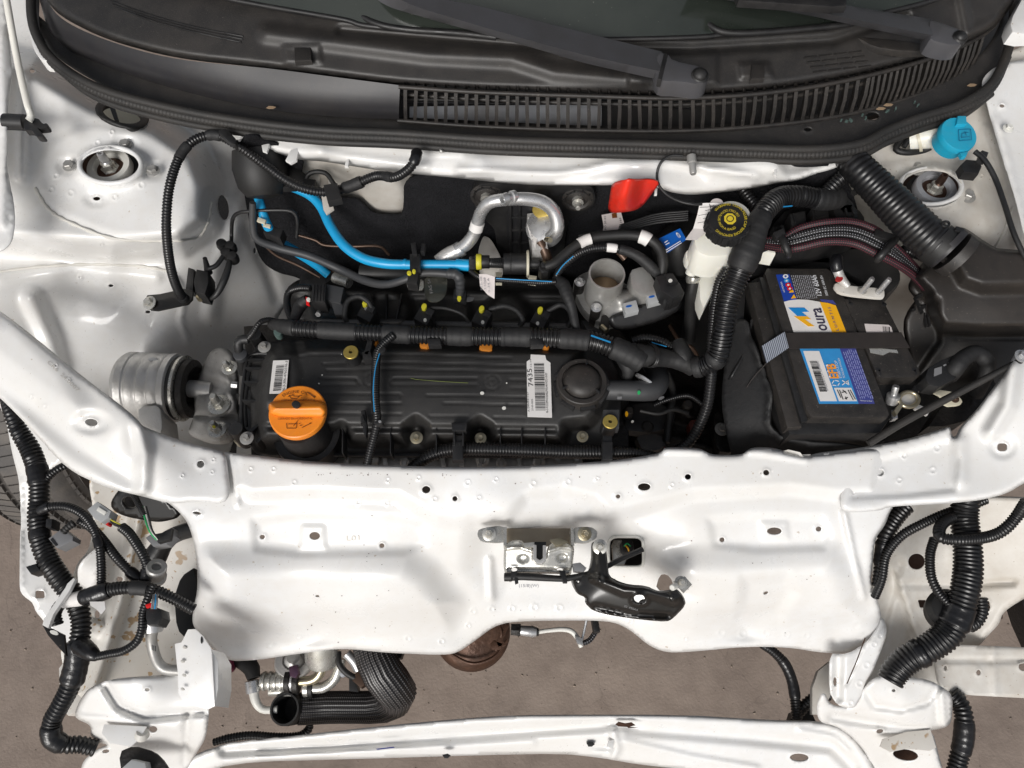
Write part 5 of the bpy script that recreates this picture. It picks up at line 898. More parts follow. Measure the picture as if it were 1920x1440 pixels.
# ---- purge valve
pv = thing('purge_valve', 'black cylindrical purge valve with yellow ring at the end of the blue hose', 'purge valve', 940, 495, .83)
zc = .845
def cylx(name, x0, x1, y, z, r0, r1, m, par, y1=None, seg=28): 
    a = P(x0, y, z); b_ = P(x1, y1 if y1 else y, z); ax_ = b_ - a; L_ = ax_.length; s_ = S(x0, y, z)
    return lathe(name, a, ax_, [(r0 * s_ * .95, 0), (r0 * s_, .0008), (r1 * s_, L_ - .0008), (r1 * s_ * .95, L_)], m, par, seg)
cylx('inlet_nut', 880, 892, 494, zc, 13, 13, M['blk'], pv, seg=8); cylx('yellow_ring', 893, 903, 491, zc, 15, 15, M['yellow'], pv); cylx('yellow_ring_core', 890, 918, 491, zc, 12.5, 12.5, M['blk'], pv); cylx('neck', 916, 946, 493, zc, 9, 10, M['blk'], pv)
cylx('solenoid', 944, 988, 495, zc, 20, 20, M['blk'], pv); cylx('solenoid_band', 956, 959, 495, zc, 21, 21, M['blk'], pv); cylx('green_disc', 987, 992, 495, zc, 26, 26, M['cream'], pv); cylx('outlet', 991, 1012, 495, zc, 9, 8, M['blk'], pv)
lathe('outlet_nut', P(1021, 503, .85), (0, 0, 1), [(.0085, -.02), (.0085, 0), (.006, .001), (.006, .01), (.0035, .011)], M['blk'], pv, 6, 30)
boxp('bracket_foot', 935, 519, .82, 12, 18, .01, M['cream'], pv, 0, .001); boxp('bracket_foot', 998, 522, .82, 16, 12, .01, M['cream'], pv, 8, .001)
for k in range(6): boxp('connector_ridge', 922 + k * 4, 490, .8585, 1.5, 12, .004, M['blk'], pv, 0, .0003)
tag(hose('vacuum_hose', [(1022, 500, .86, 8), (1038, 494, .862, 9), (1055, 480, .865, 9), (1080, 460, .87, 9), (1110, 446, .872, 9.5), (1150, 441, .872, 10), (1190, 441, .872, 10), (1220, 450, .87, 10), (1238, 468, .866, 10), (1243, 490, .86, 10), (1241, 515, .85, 9)], 9, M['rubber'], seg=18), 'smooth black hose with white tape bands arching over the throttle body', 'hose')
vh = bpy.data.objects['vacuum_hose']
hose('white_band', [(1086, 457, .873), (1097, 451, .874), (1108, 447.5, .875)], 10.5, M['paper'], vh, seg=18); hose('white_band', [(1200, 443, .8735), (1209, 446, .8735), (1217, 451, .872)], 13, M['paper'], vh, seg=18)
th2 = thing('throttle_wiring', 'ribbed conduit with blue trace looping over to the throttle body plug', 'wiring harness', 1100, 480, .85)
hose('conduit', [(1040, 523, .835, 6), (1050, 505, .85, 7.5), (1065, 490, .86, 8), (1085, 475, .865, 8), (1110, 466, .868, 8), (1140, 464, .87, 8), (1165, 468, .868, 8), (1185, 475, .866, 8), (1205, 487, .862, 9), (1225, 505, .855, 9), (1236, 515, .85, 8)], 8, M['conduit'], th2, rib=4.4, sub=[('white_band', .52, .60, 1.08, M['paper']), ('tape_wrap', .62, 1.0, 1.15, M['tape'])])
sweep('blue_trace', path([(1043, 515, .852), (1056, 497, .862), (1075, 480, .870)]), .0007, M['blue_stripe'], th2, 6)
kh = thing('taped_branch', 'black taped harness branch bending down from the blue traced conduit to the main harness', 'wiring harness', 1060, 560, .83)
hose('tape_wrap', [(1040, 522, .835, 9), (1056, 534, .838, 12), (1062, 550, .838, 12), (1068, 565, .836, 10), (1074, 585, .83, 8), (1078, 605, .825, 8), (1082, 620, .82, 7)], 10, M['tape'], kh)
tag(hose('thin_blue_conduit', [(882, 508, .84), (900, 520, .845), (925, 524, .848), (970, 527, .848), (1010, 530, .846), (1042, 528, .842)], 5.5, M['conduit'], rib=3.6), 'thin ribbed conduit with blue trace below the purge valve', 'wiring harness')
sweep('blue_trace', path([(930, 522, .8535), (980, 525, .8535), (1035, 528, .849)]), .0007, M['blue_stripe'], bpy.data.objects['thin_blue_conduit'], 6)
pt = slab('paper_tag', [(898, 514), (912, 514), (928, 519), (927, 560), (914, 552), (900, 536)], [.855, .857, .855, .845, .845, .85], .0005, M['pinkpaper']); tag(pt, 'curled pale paper tag hanging on the thin conduit below the purge valve', 'paper tag')
for k, s_ in enumerate(('552-20', '12.5068', '0-34 A')): text(s_, (905 + k * 7, 544 + k * 2), (903 + k * 7, 519 + k * 1), 4, .8555 - k * .0004, M['greyink'], pt)
tag(slab('torn_sticker', [(868, 560), (880, 556), (889, 558), (886, 564), (876, 566), (868, 564)], .775, .0008, M['greyc']), 'small torn grey sticker on the intake manifold', 'sticker')
# ---- heater pipes and grommet on the firewall
gf = thing('pipe_flange', 'black plastic flange plate with two studs around the heater pipes on the firewall', 'flange', 1000, 400, .86)
Yf = .135
fl = slab('flange_plate', [(886, 358), (900, 346), (930, 344), (1000, 344), (1090, 345), (1112, 352), (1118, 372), (1110, 392), (1090, 404), (1070, 410), (1062, 430), (1058, 470), (1040, 498), (960, 500), (932, 470), (928, 430), (905, 410), (888, 385)], Yf, 0, M['blk'], gf, .002, 2, vec=(0, .012, 0), mapper=PY)
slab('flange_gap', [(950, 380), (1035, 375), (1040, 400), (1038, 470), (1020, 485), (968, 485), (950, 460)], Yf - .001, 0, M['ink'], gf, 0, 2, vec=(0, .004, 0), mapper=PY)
for x in (955, 972, 1000): slab('flange_rib', [(x, 380), (x + 4, 380), (x + 5, 484), (x + 1, 484)], Yf - .006, 0, M['blk'], gf, .0005, vec=(0, .006, 0), mapper=PY)
for y in (408, 432, 456): slab('flange_rib', [(955, y), (1010, y), (1010, y + 3), (955, y + 3)], Yf - .005, 0, M['blk'], gf, .0005, vec=(0, .005, 0), mapper=PY)
for x, y in ((912, 366), (1083, 372)):
    b = PY(x, y, Yf); lathe('stud_washer', b, (0, -1, .15), [(.022, 0), (.022, .002), (.018, .003), (.015, .001), (.010, .003)], M['blk_dusty'], gf, 28); lathe('stud_nut', b + Vector((0, -.003, 0)), (0, -1, .15), [(.008, 0), (.008, .006), (.004, .007), (.0038, .016), (.003, .017)], M['zinc'], gf, 12)
    for k in range(10):
        a = k * math.pi / 5; c = b + Vector((math.cos(a) * .019, -.002, math.sin(a) * .019)); prism('washer_rib', [c + Vector((-.001, 0, -.001)), c + Vector((.001, 0, -.001)), c + Vector((.001, 0, .001)), c + Vector((-.001, 0, .001))], (0, -.002, 0), M['blk'], gf)
hpz = thing('heater_pipe', 'bent bright aluminium heater pipe with an open stub in front of the firewall', 'pipe', 960, 420, .86)
hose('pipe', [(826, 490, .83, 10), (850, 472, .84, 11), (872, 460, .852, 12), (888, 440, .868, 12), (896, 415, .888, 12), (904, 394, .908, 12), (920, 379, .922, 12), (950, 374, .928, 12), (985, 373, .928, 12.5), (1015, 378, .922, 13), (1035, 392, .912, 13), (1044, 412, .90, 13), (1044, 432, .888, 13), (1030, 446, .875, 11)], 12, M['alu_fine'], hpz, seg=24)
hose('crimp_sleeve', [(822, 492, .83, 14), (842, 478, .836, 15), (862, 467, .844, 13)], 14, M['alu'], hpz, seg=24); hose('crimp_collar', [(857, 471, .842), (866, 465, .845)], 15, M['alu_fine'], hpz, seg=24)
hose('white_band', [(892, 431, .875), (896, 417, .886)], 13, M['paper'], hpz, seg=24)
b = P(948, 374, .936); lathe('open_stub', b + Vector((.012, .008, -.004)), (-.75, -.5, .35), [(.0085, 0), (.0085, .006), (.0065, .007), (.0065, .012), (.0078, .013), (.0078, .016), (.0062, .021), (.0045, .021), (.004, .006), (.0001, .006)], M['alu_fine'], hpz, 24)
ev = thing('expansion_valve', 'aluminium expansion valve block with white label behind the heater pipe', 'valve', 1020, 430, .84)
b = P(1018, 425, .865); lathe('drum', b, (-.35, -.2, .9), [(.024, -.02), (.026, -.004), (.024, .004), (.014, .008), (.0001, .009)], M['alu_fine'], ev, 36); boxp('block', 1008, 432, .862, 30, 70, .03, M['alu'], ev, -8, .003); slab('white_label', [(990, 407), (1000, 410), (1008, 440), (1004, 466), (994, 445), (989, 425)], .8635, .0006, M['paper'], ev)
text('A 2514 60', (1000, 455), (996, 412), 4, .8642, M['greyink'], ev); lathe('brass_band', P(1018, 392, .885), (-.1, -.9, .2), [(.014, 0), (.015, .002), (.014, .004)], M['brass'], ev, 24)
hose('steel_tail', [(1012, 452, .862, 8), (1020, 468, .855, 9), (1026, 485, .845, 9), (1024, 500, .83, 8)], 9, M['copper'], ev); lathe('small_stub', P(1024, 449, .885), (.3, -.5, .6), [(.0035, 0), (.0035, .014), (.0026, .014)], M['zinc_yel'], ev, 12)
tag(slab('white_boss', [(905, 440), (920, 445), (940, 480), (945, 505), (900, 510), (895, 470)], .79, .02, M['white_dull'], None, .004, 2), 'white pressed boss of the firewall glimpsed left of the flange', 'sheet metal')
# red cover
rc = panel('red_cover', [(1148, 336), (1240, 338), (1228, 356), (1206, 386), (1188, 396), (1150, 400), (1139, 395), (1143, 370)], Field([(1140, 340, .10), (1230, 340, .10), (1180, 400, .09), (1160, 370, .085), (1140, 395, .10), (1210, 380, .10)], [('line', [(1180, 336), (1172, 370), (1165, 398)], -.016, 34)]), M['red'], None, mapper=PYN, step=5, thick=.003, rnd=2)
tag(rc, 'smooth red plastic cover hanging below the white cowl lip', 'cover')
wt = slab('paper_tag', [(1128, 403), (1164, 396), (1167, 408), (1174, 430), (1130, 434), (1132, 425)], .855, .0006, M['pinkpaper']); tag(wt, 'pale printed tag under the tip of the red cover', 'paper tag')
text('PO 20 01', (1137, 431), (1136, 406), 3.5, .8556, M['ink'], wt); text('58 163', (1168, 428), (1164, 408), 3.2, .8556, M['ink'], wt); slab('tag_print', rect(1152, 404, 9, 9, -8), .8562, .0003, M['brn_ink'], wt)
fb = thing('cable_bundle', 'bundle of thin black cables leaving behind the pale printed tag', 'cable', 1190, 420, .85)
for k in range(5): hose('cable', [(1085, 442 + k * 2, .845 - .002 * k), (1130, 432 + k * 2, .85), (1180, 418 + k * 3, .855), (1230, 402 + k * 4, .86), (1290, 396 + k * 4, .865)], 2.6, M['blk'], fb)
bt_ = slab('blue_tag', [(1232, 449), (1275, 428), (1287, 449), (1244, 480)], [.86, .868, .868, .86], .0008, M['blue_tag']); tag(bt_, 'glossy blue printed tag beside the brake fluid tank', 'tag')
text('e', (1266, 438), (1274, 447), 8, .8692, M['white_ink'], bt_, up=(1, -1)); strokes('print_lines', [(1236, 455, 1241, 469), (1247, 470, 1276, 452), (1249, 473, 1278, 455), (1246, 455, 1252, 451), (1248, 459, 1255, 455)], 1.6, .8695, M['white_ink'], bt_); text('LAI', (1240, 470), (1236, 458), 6, .869, M['white_ink'], bt_)
tag(panel('curved_shell', [(1215, 470), (1240, 430), (1290, 400), (1325, 385), (1330, 470), (1300, 520), (1250, 520)], Field([(1215, 470, .80), (1300, 390, .82), (1320, 500, .80), (1270, 450, .835)]), M['rubber'], None, step=8, thick=.004), 'curved black rubber shell behind the blue tag', 'rubber cover')
# ---- throttle body
tb_ = thing('throttle_valve', 'aluminium throttle body with upright round inlet and black cover with grey clips', 'throttle body', 1150, 560, .80)
b = P(1138, 513, .852); r_ = S(1138, 513, .852, 34.5)
lathe('inlet_tube', b, (0, 0, 1), [(r_ * 1.06, -.075), (r_ * 1.02, -.05), (r_ * .98, -.006), (r_ * 1.0, -.001), (r_ * .985, 0), (r_ * .90, 0), (r_ * .87, -.003), (r_ * .86, -.04), (r_ * .86, -.06), (.0001, -.06)], M['alu_matt'], tb_, 56)
lathe('throttle_plate', b + Vector((0, 0, -.035)), (0, .28, 1), [(r_ * .84, 0), (r_ * .84, .001), (.0001, .001)], mat('dusty_brass_plate', (.26, .18, .11), .5, metal=.5, mottle=(60, (.25, .17, .1), .7)), tb_, 48)
slab('flange', [(1074, 528), (1086, 515), (1110, 505), (1160, 520), (1190, 545), (1185, 590), (1150, 605), (1120, 604), (1092, 578), (1080, 552)], .792, .02, M['alu_matt'], tb_, .003, 2)
F_tb = Field([(1090, 540, .795), (1200, 540, .80), (1240, 590, .80), (1120, 600, .79), (1170, 575, .815)], [('line', [(1160, 560), (1230, 530)], .012, 24)])
panel('valve_housing', [(1110, 548), (1165, 538), (1225, 545), (1245, 560), (1235, 580), (1180, 605), (1140, 604), (1115, 582)], F_tb, M['alu_matt'], tb_, step=5, thick=.012, lip=(.006, 8))
slab('motor_cap', [(1180, 506), (1204, 498), (1216, 506), (1240, 545), (1232, 552), (1204, 556), (1184, 540)], .838, .05, M['alu_matt'], tb_, .004, 1)
for x, y, rr in ((1087, 529, 10), (1118, 577, 10), (1176, 554, 7)): bolt(x, y, .815, rr, tb_, m=M['alu_fine'], hexr=.6); lathe('bolt_post', P(x, y, .814), (0, 0, -1), [(S(x, y, .81, rr), 0), (S(x, y, .81, rr * .95), .05)], M['alu_matt'] if rr < 9 else M['dark'], tb_, 18)
F_bc = Field([(1140, 600, .815), (1260, 560, .822), (1270, 600, .80), (1160, 625, .80)])
panel('black_cover', [(1142, 594), (1160, 586), (1240, 558), (1262, 556), (1280, 562), (1276, 580), (1240, 602), (1170, 622), (1148, 616), (1140, 604)], F_bc, M['blk'], tb_, step=5, thick=.02, lip=(.006, 6), rnd=1, sm=60)
for x, y in ((1183, 575), (1226, 557)):
    c_ = slab('grey_clip', rect(x, y, 26, 20, -15), .836, .012, M['grey'], tb_, .0012); slab('blue_ink_mark', ell(x - 4, y - 1, 6, 2, 10, -12), .8366, .0004, M['blue_tag'], c_)
pg = thing('throttle_plug', 'black rectangular electrical plug at the right of the throttle body', 'plug', 1252, 530, .84)
slab('housing', [(1230, 518), (1256, 510), (1276, 532), (1282, 550), (1262, 560), (1240, 545)], .862, .03, M['blk'], pg, .002); slab('latch', [(1246, 514), (1262, 512), (1272, 528), (1256, 532)], .868, .008, M['blk'], pg, .001); slab('latch_eye', ell(1257, 526, 4, 3.5, 10), .8686, .0008, M['ivory'], pg); slab('shroud', [(1240, 548), (1275, 532), (1284, 548), (1262, 566), (1250, 568)], .85, .02, M['blk'], pg, .002)
tag(hose('copper_stub', [(1160, 472, .86), (1172, 486, .855)], 6, M['copper']), 'short copper coloured stub by the taped throttle wiring', 'fitting')
slab('tie_bracket', [(1128, 592), (1146, 588), (1142, 616), (1124, 610)], .80, .01, M['dark'], tb_, .001); lathe('drain_stub', P(1128, 612, .80), (.5, -.8, .3), [(.004, 0), (.004, .012)], M['zinc_yel'], tb_, 12)
# ================================================================ BATTERY
bat = thing('battery', 'black car battery with blue white and yellow printed labels on its lid', 'battery', 1560, 650, .70)
zb = .832
slab('case', [(1402, 530), (1440, 508), (1556, 506), (1655, 560), (1724, 712), (1668, 786), (1650, 812), (1480, 815), (1474, 800)], zb - .022, .19, M['blk'], bat, .003)
slab('lid', [(1438, 503), (1551, 503), (1558, 508), (1584, 560), (1668, 776), (1664, 783), (1522, 781), (1514, 772), (1434, 512)], zb, .03, M['blk_dusty'], bat, .002)
slab('lid_ledge', [(1402, 530), (1432, 527), (1504, 800), (1476, 802)], zb - .012, .02, M['blk_dusty'], bat, .003); slab('lid_ledge', [(1424, 520), (1438, 519), (1515, 788), (1503, 792)], zb - .006, .02, M['blk'], bat, .001)
slab('vent_cover', [(1583, 560), (1656, 562), (1727, 700), (1721, 707), (1652, 708), (1645, 704)], zb + .001, .05, M['blk_dusty'], bat, .002)
for x, y, a in ((1593, 564, 0), (1655, 565, 0), (1650, 698, 180), (1717, 698, 180)):
    q = 1 if a == 0 else -1; slab('slot', rect(x, y, 3, 10, -20), zb + .0014, .001, M['ink'], bat); slab('slot', ell(x + 3 * q, y + 5 * q, 5, 3.2, 10, 20), zb + .0014, .001, M['ink'], bat)
e = .0005
def pr(name, poly, m, k=1, par=None): return slab(name, poly, zb + e * k, .0003, m, par or bat)
nb = pr('blue_print', [(1455, 515), (1480, 514), (1494, 561), (1470, 565)], M['blue_dk']); text('60E MOURA', (1472, 548), (1466, 528), 3.4, zb + 2 * e, M['white_ink'], nb, up=(-1, 0))
for (x, y), m_ in (((1484, 546), M['amber']), ((1488, 557), M['amber'])): quads('warning_triangle', [[(x - 5, y + 3), (x + 5, y + 2), (x + 1, y - 5), (x, y - 5)]], zb + 3 * e, m_, nb)
for (x, y), m_ in (((1478, 534), M['red_small']), ((1481, 541), M['red_small']), ((1475, 526), M['blue_lbl']), ((1473, 518), M['white_ink'])):
    pr('round_symbol', ell(x, y, 5.2, 4, 14), m_, 3, nb); pr('round_symbol', ell(x, y, 2.2, 1.7, 8), M['white_ink'] if m_ != M['white_ink'] else M['blue_dk'], 4, nb)
rr = random.Random(3); qs = []
for c in range(11):
    x0, x1 = 1483 + c * 3.6, 1495 + c * 3.6; t = 0
    while t < 1:
        l_ = rr.uniform(.05, .16); a = min(1, t + l_); qs.append([(x0 + (x1 - x0) * t, 516 + 44 * t), (x0 + (x1 - x0) * t + 1.6, 516 + 44 * t), (x0 + (x1 - x0) * a + 1.6, 516 + 44 * a), (x0 + (x1 - x0) * a, 516 + 44 * a)]); t = a + .03
o = quads('small_print', qs, zb + e, M['greyink'], bat); o['kind'] = 'stuff'
text('12V 60Ah', (1541, 554), (1530, 516), 9.5, zb + 2 * e, M['white_ink'], bat, up=(-1, 0), bold=.012); text('500A IEC 600A EN', (1553, 554), (1542, 517), 5, zb + 2 * e, M['white_ink'], bat, up=(-1, 0))
wl_ = pr('white_print', [(1470, 566), (1480, 563), (1496, 561.5), (1515, 562), (1537, 566), (1560, 623), (1488, 623)], M['paper'])
pr('amber_print', [(1537, 566), (1552, 568), (1567, 572.5), (1587, 623), (1560, 623)], M['amber']); pr('dark_print', [(1538, 561), (1562, 563), (1568, 571), (1552, 567), (1540, 565)], M['navy'], .6)
tr = lambda L_: [(1420 + a / 6.54, 480 + b / 6.54) for a, b in L_]
pr('maker_emblem', tr([(380, 632), (575, 632), (632, 682), (545, 686), (612, 738), (495, 738)]), mat('emblem_blue', (.01, .22, .58), .4), 2, wl_); pr('maker_emblem', tr([(450, 738), (610, 738), (660, 775), (580, 775), (700, 860), (625, 862)]), M['amber'], 2.2, wl_)
text('oura', (1552, 620), (1538.5, 577), 23, zb + 2 * e, mat('dark_print', (.045, .04, .07), .4), wl_, up=(-1, 0), bold=.02)
text('L U \u039b N T I S', (1573, 620), (1557, 576), 5.4, zb + 3 * e, M['navy'], bat, up=(-1, -.06))
cb = pr('blue_print', [(1499, 652), (1574, 652), (1610, 757), (1536, 757)], M['blue_lbl']); pr('violet_print', [(1574, 652), (1604, 652), (1640, 757), (1610, 757)], M['navy'])
pr('white_print', [(1506, 658), (1536, 658), (1569.5, 752), (1538, 752)], M['paper'], 2, cb); barcode((1518, 677), (1537, 733), 13, zb + 3 * e, M['ink'], cb, 34, 5, (13.5, 0)); text('9900001531504880', (1554, 733), (1534.5, 677), 4, zb + 3 * e, M['greyink'], cb, up=(-1, 0))
text('EFB', (1572.5, 709.5), (1565, 682), 17, zb + 3 * e, mat('orange_print', (.85, .32, .03), .4), cb, up=(-1, 0), bold=.03); strokes('letter_highlight', [(1554, 706, 1557, 706), (1551, 696, 1553, 696), (1549, 686, 1552, 684)], 3, zb + 4 * e, M['white_ink'], cb)
text('START-STOP', (1579, 709), (1569, 676), 5.5, zb + 3 * e, M['white_ink'], cb, up=(-1, 0)); text('TECNOLOGIA AVANCADA', (1585, 709), (1574, 671), 4, zb + 3 * e, M['white_ink'], cb, up=(-1, 0))
strokes('recycling_symbol', [(1560, 719, 1564, 713), (1566, 713, 1573, 715), (1574, 718, 1571, 723), (1568, 723, 1561, 722), (1579, 713, 1592, 722), (1579, 722, 1591, 713), (1589, 713, 1592, 722)], 1.8, zb + 3 * e, M['white_ink'], cb)
sb = pr('white_print', [(1564, 727), (1596, 727), (1607, 752), (1573, 752)], M['paper'], 2, cb); strokes('small_symbols', [(1570, 731, 1577, 746), (1574, 731, 1581, 749), (1578, 736, 1586, 734), (1580, 731, 1588, 738), (1585, 744, 1588, 749), (1584, 748, 1590, 745), (1590, 731, 1600, 750), (1594, 731, 1604, 749)], 1.7, zb + 3 * e, M['ink'], sb)
qs = []
for c in range(7):
    t = rr.uniform(0, .05)
    while t < .93:
        l_ = rr.uniform(.04, .12); a = min(.95, t + l_); f = lambda u: (1578 + c * 3.9 + 35.5 * u + 1, 655 + 97 * u); p_, q_ = f(t), f(a); qs.append([p_, (p_[0] + 1.5, p_[1]), (q_[0] + 1.5, q_[1]), q_]); t = a + .02
o = quads('small_print', qs, zb + 2 * e, mat('lilac_print', (.28, .30, .55), .5), bat); o['kind'] = 'stuff'
text('Fabricado no Brasil', (1613, 752), (1635, 753), 2.4, zb + 2 * e, M['white_ink'], bat)
st_ = slab('silver_sticker', [(1621, 607), (1666, 609), (1671, 613), (1675, 626), (1625, 626)], zb + .0018, .0004, M['pinkpaper'], bat); barcode((1655, 612), (1668, 613), 8, zb + .0022, M['ink'], st_, 8, 2, (1, 10)); slab('silver_sticker', [(1630, 652), (1644, 652), (1668, 655), (1682, 656), (1684, 662), (1668, 660), (1656, 666), (1632, 661)], zb + .0018, .0006, M['zinc'], bat)
# terminals
pt_ = thing('positive_terminal', 'pale metal terminal plate with two studs at the rear corner of the battery', 'battery terminal', 1610, 545, .82)
slab('plate', [(1566, 530), (1580, 531), (1598, 536), (1655, 540), (1659, 545), (1659, 557), (1652, 559), (1600, 554), (1574, 549), (1564, 538)], .845, .005, M['white_dull'], pt_, .0015, 1); hose('cable_crimp', [(1570, 480, .87, 9), (1568, 495, .868, 10), (1572, 512, .86, 9), (1578, 524, .852, 9), (1590, 537, .848, 6)], 9, M['alu'], pt_, sub=[('tape_wrap', 0, .42, 1.12, M['vtape'])])
slab('red_dab', ell(1574, 522, 7, 5, 10), .861, .003, mat('red_dab', (.35, .02, .02), .4), pt_)
for x, y, k in ((1617, 545, 1), (1646, 546, 0)):
    if k: bolt(x - 1, y, .845, 9, pt_, axis=(.1, .05, 1), hexr=.75)
    lathe('stud', P(x - 2 * k, y + 3, .845), (.12, .12, 1), [(.0038, 0), (.0038, .028), (.003, .030), (.0001, .030)], M['alu_fine'], pt_, 16)
nt_ = thing('negative_terminal', 'ring shaped metal terminal clamp with chrome bolt at the front corner of the battery', 'battery terminal', 1700, 750, .80)
g = np.array(ell(1704, 749, 18, 14, 30)); g = np.vstack([g, g[:1]]); sweep('clamp_ring', PN(g[:, 0], g[:, 1], .822), .0028, M['zinc_yel'], nt_, 10, False); slab('ring_floor', ell(1704, 749, 17, 13, 24), .818, .006, M['alu'], nt_)
slab('clamp_arm', [(1676, 770), (1690, 753), (1694, 760), (1682, 778)], .825, .008, M['zinc_yel'], nt_, .001); slab('clamp_arm', [(1718, 756), (1745, 768), (1740, 778), (1716, 765)], .818, .006, M['alu'], nt_, .001)
lathe('bolt', P(1672, 755, .815), (-.05, .5, .8), [(.008, 0), (.0085, .004), (.0085, .012), (.004, .013), (.0045, .024), (.004, .026)], M['alu_fine'], nt_, 18); slab('clamp_foot', [(1672, 768), (1682, 766), (1684, 784), (1674, 786)], .812, .01, M['alu_fine'], nt_, .001)
bs = thing('battery_strap', 'wide dark woven strap across the battery lid with a grey folded end', 'strap', 1580, 640, .84)
slab('band', [(1474, 624), (1690, 623), (1706, 652), (1479, 653)], zb + .004, .0016, M['strap'], bs); o = slab('folded_end', [(1428, 649), (1471, 622), (1479, 652), (1437, 681)], [zb - .012, zb + .005, zb + .005, zb - .012], .0016, M['strap_wv'], bs)
V = PN(np.array([1428, 1471, 1479, 1437.]), np.array([649, 622, 652, 681.]), np.array([zb - .011, zb + .006, zb + .006, zb - .011])); bpy.data.objects.remove(o); mk('folded_end', V, orient(V, [(0, 1, 2, 3)]), M['strap_wv'], bs, 0, uv=np.array([(0, 0), (.033, 0), (.033, .022), (0, .022)]))
hose('strap_cord', [(1437, 681, zb - .02), (1415, 705, .80), (1398, 730, .78), (1388, 760, .76)], 1.2, M['strap'], bs)
tray = thing('battery_cover', 'dark padded sleeve wrapped round the left and front of the battery', 'battery cover', 1420, 780, .70)
F_t = Field([(1365, 640, .78), (1400, 640, .80), (1440, 720, .80), (1370, 850, .74), (1440, 850, .75), (1650, 850, .75), (1460, 820, .78), (1630, 830, .78)], [('line', [(1410, 640), (1445, 740), (1440, 790), (1470, 825), (1640, 832)], .008, 8)])
panel('sleeve', [(1372, 600), (1402, 596), (1408, 640), (1432, 690), (1446, 740), (1448, 775), (1440, 785), (1442, 800), (1470, 828), (1640, 838), (1660, 870), (1380, 880), (1362, 820), (1350, 740)], F_t, M['tape'], tray, step=7, thick=.004); slab('sleeve_back', [(1390, 480), (1560, 480), (1560, 500), (1400, 520), (1396, 600), (1370, 610), (1365, 520)], .80, .1, M['blk'], tray, .004)
slab('sleeve_wall', [(1400, 600), (1420, 640), (1460, 780), (1480, 826), (1660, 826), (1650, 835), (1460, 835), (1430, 760), (1396, 640)], .76, .12, M['blk'], tray, .003)
bolt(1353, 805, .70, 13, body, m=M['alu_matt']); 
tag(slab('gearbox_lever', [(1340, 770), (1370, 780), (1380, 830), (1372, 850), (1345, 846), (1338, 800)], .685, .02, M['dark'], None, .003, 1), 'grimy dark lever and bolt below the tall harness', 'lever')
# ---- brake fluid tank
bfr = thing('brake_fluid_tank', 'milky brake fluid tank with black yellow printed screw cap', 'fluid tank', 1345, 450, .84)
cx, cy, cz = 1367, 412, .950; r_ = S(cx, cy, cz, 39)
slab('tank_body', [(1306, 430), (1312, 412), (1335, 402), (1380, 400), (1400, 420), (1398, 460), (1380, 478), (1330, 482), (1304, 470), (1300, 448)], .905, .05, M['tank'], bfr, .008, 2); slab('tank_flange', [(1284, 474), (1290, 466), (1390, 470), (1380, 490), (1372, 500), (1300, 498), (1288, 490)], .868, .016, M['tank'], bfr, .004, 1)
lathe('tank_neck', P(cx - 2, cy + 14, .905), (0, 0, 1), [(r_ * 1.1, -.03), (r_ * 1.0, .0), (r_ * .88, .025)], M['tank'], bfr, 40); slab('tank_shoulder', [(1290, 470), (1306, 425), (1340, 440), (1375, 470), (1376, 496), (1310, 497)], .885, .03, M['tank'], bfr, .010, 2)
ca = lathe('screw_cap', P(cx, cy, cz), (0, 0, 1), [(r_ * .98, -.022), (r_ * 1.02, -.018), (r_ * 1.0, -.003), (r_ * .97, 0), (.0001, 0)], M['blk'], bfr, 48)
for k in range(14):
    a = k * 2 * math.pi / 14; b = P(cx, cy, cz) + Vector((math.cos(a), math.sin(a), 0)) * r_ * 1.0 + Vector((0, 0, -.004)); t_ = Vector((-math.sin(a), math.cos(a), 0)) * .005; o_ = Vector((math.cos(a), math.sin(a), 0)) * .0018; prism('grip_rib', [b - t_ - o_, b + t_ - o_, b + t_ * .7 + o_, b - t_ * .7 + o_], (0, 0, -.016), M['blk'], ca, .0005)
arctext('WARNING  CLEAN FILLER CAP BEFORE REMOVING', cx, cy, 29, 27, 215, 500, 5.2, cz + .0006, M['yel_ink'], ca); arctext('USE ONLY DOT4 FLUID FROM A SEALED', cx, cy, 21, 20, -20, -310, 4.8, cz + .0006, M['yel_ink'], ca, inward=True)
slab('yellow_emblem', ell(cx + 2, cy - 2, 12, 10.5, 8, 22), cz + .0008, .0006, M['yel_ink'], ca); g = resample(np.array(ell(cx + 2, cy - 2, 6.5, 5.6, 20) + [(cx + 8.5, cy - 2)]), n=20)[0]; sweep('emblem_ring', PN(g[:, 0], g[:, 1], cz + .0010), .0006, M['ink'], ca, 5, False)
lb_ = slab('warranty_paper', [(1312, 381), (1344, 380), (1366, 384), (1330, 430), (1306, 450), (1285, 449), (1300, 428), (1308, 400)], [.945, .945, .945, .925, .915, .90, .91, .935], .0006, M['paper'], bfr); strokes('form_line', [(1312, 389, 1345, 387), (1310, 404, 1334, 400), (1308, 418, 1330, 414), (1330, 382, 1334, 400), (1322, 395, 1332, 393), (1318, 410, 1326, 408)], .9, .9455, M['ink'], lb_); text('464', (1345, 385), (1331, 385), 5, .9456, M['ink'], lb_, up=(0, 1))
slab('pink_disc', ell(1344, 381, 12, 9, 20), .943, .003, M['pinkpaper'], bfr); lathe('outlet_spout', P(1302, 490, .865), (-.1, -.4, -1), [(.008, -.01), (.0075, .02)], M['tank'], bfr, 18); lathe('hose_clip', P(1300, 520, .84), (-.1, -.4, -1), [(.0085, -.004), (.010, 0), (.010, .004), (.0085, .008)], M['zinc'], bfr, 18)
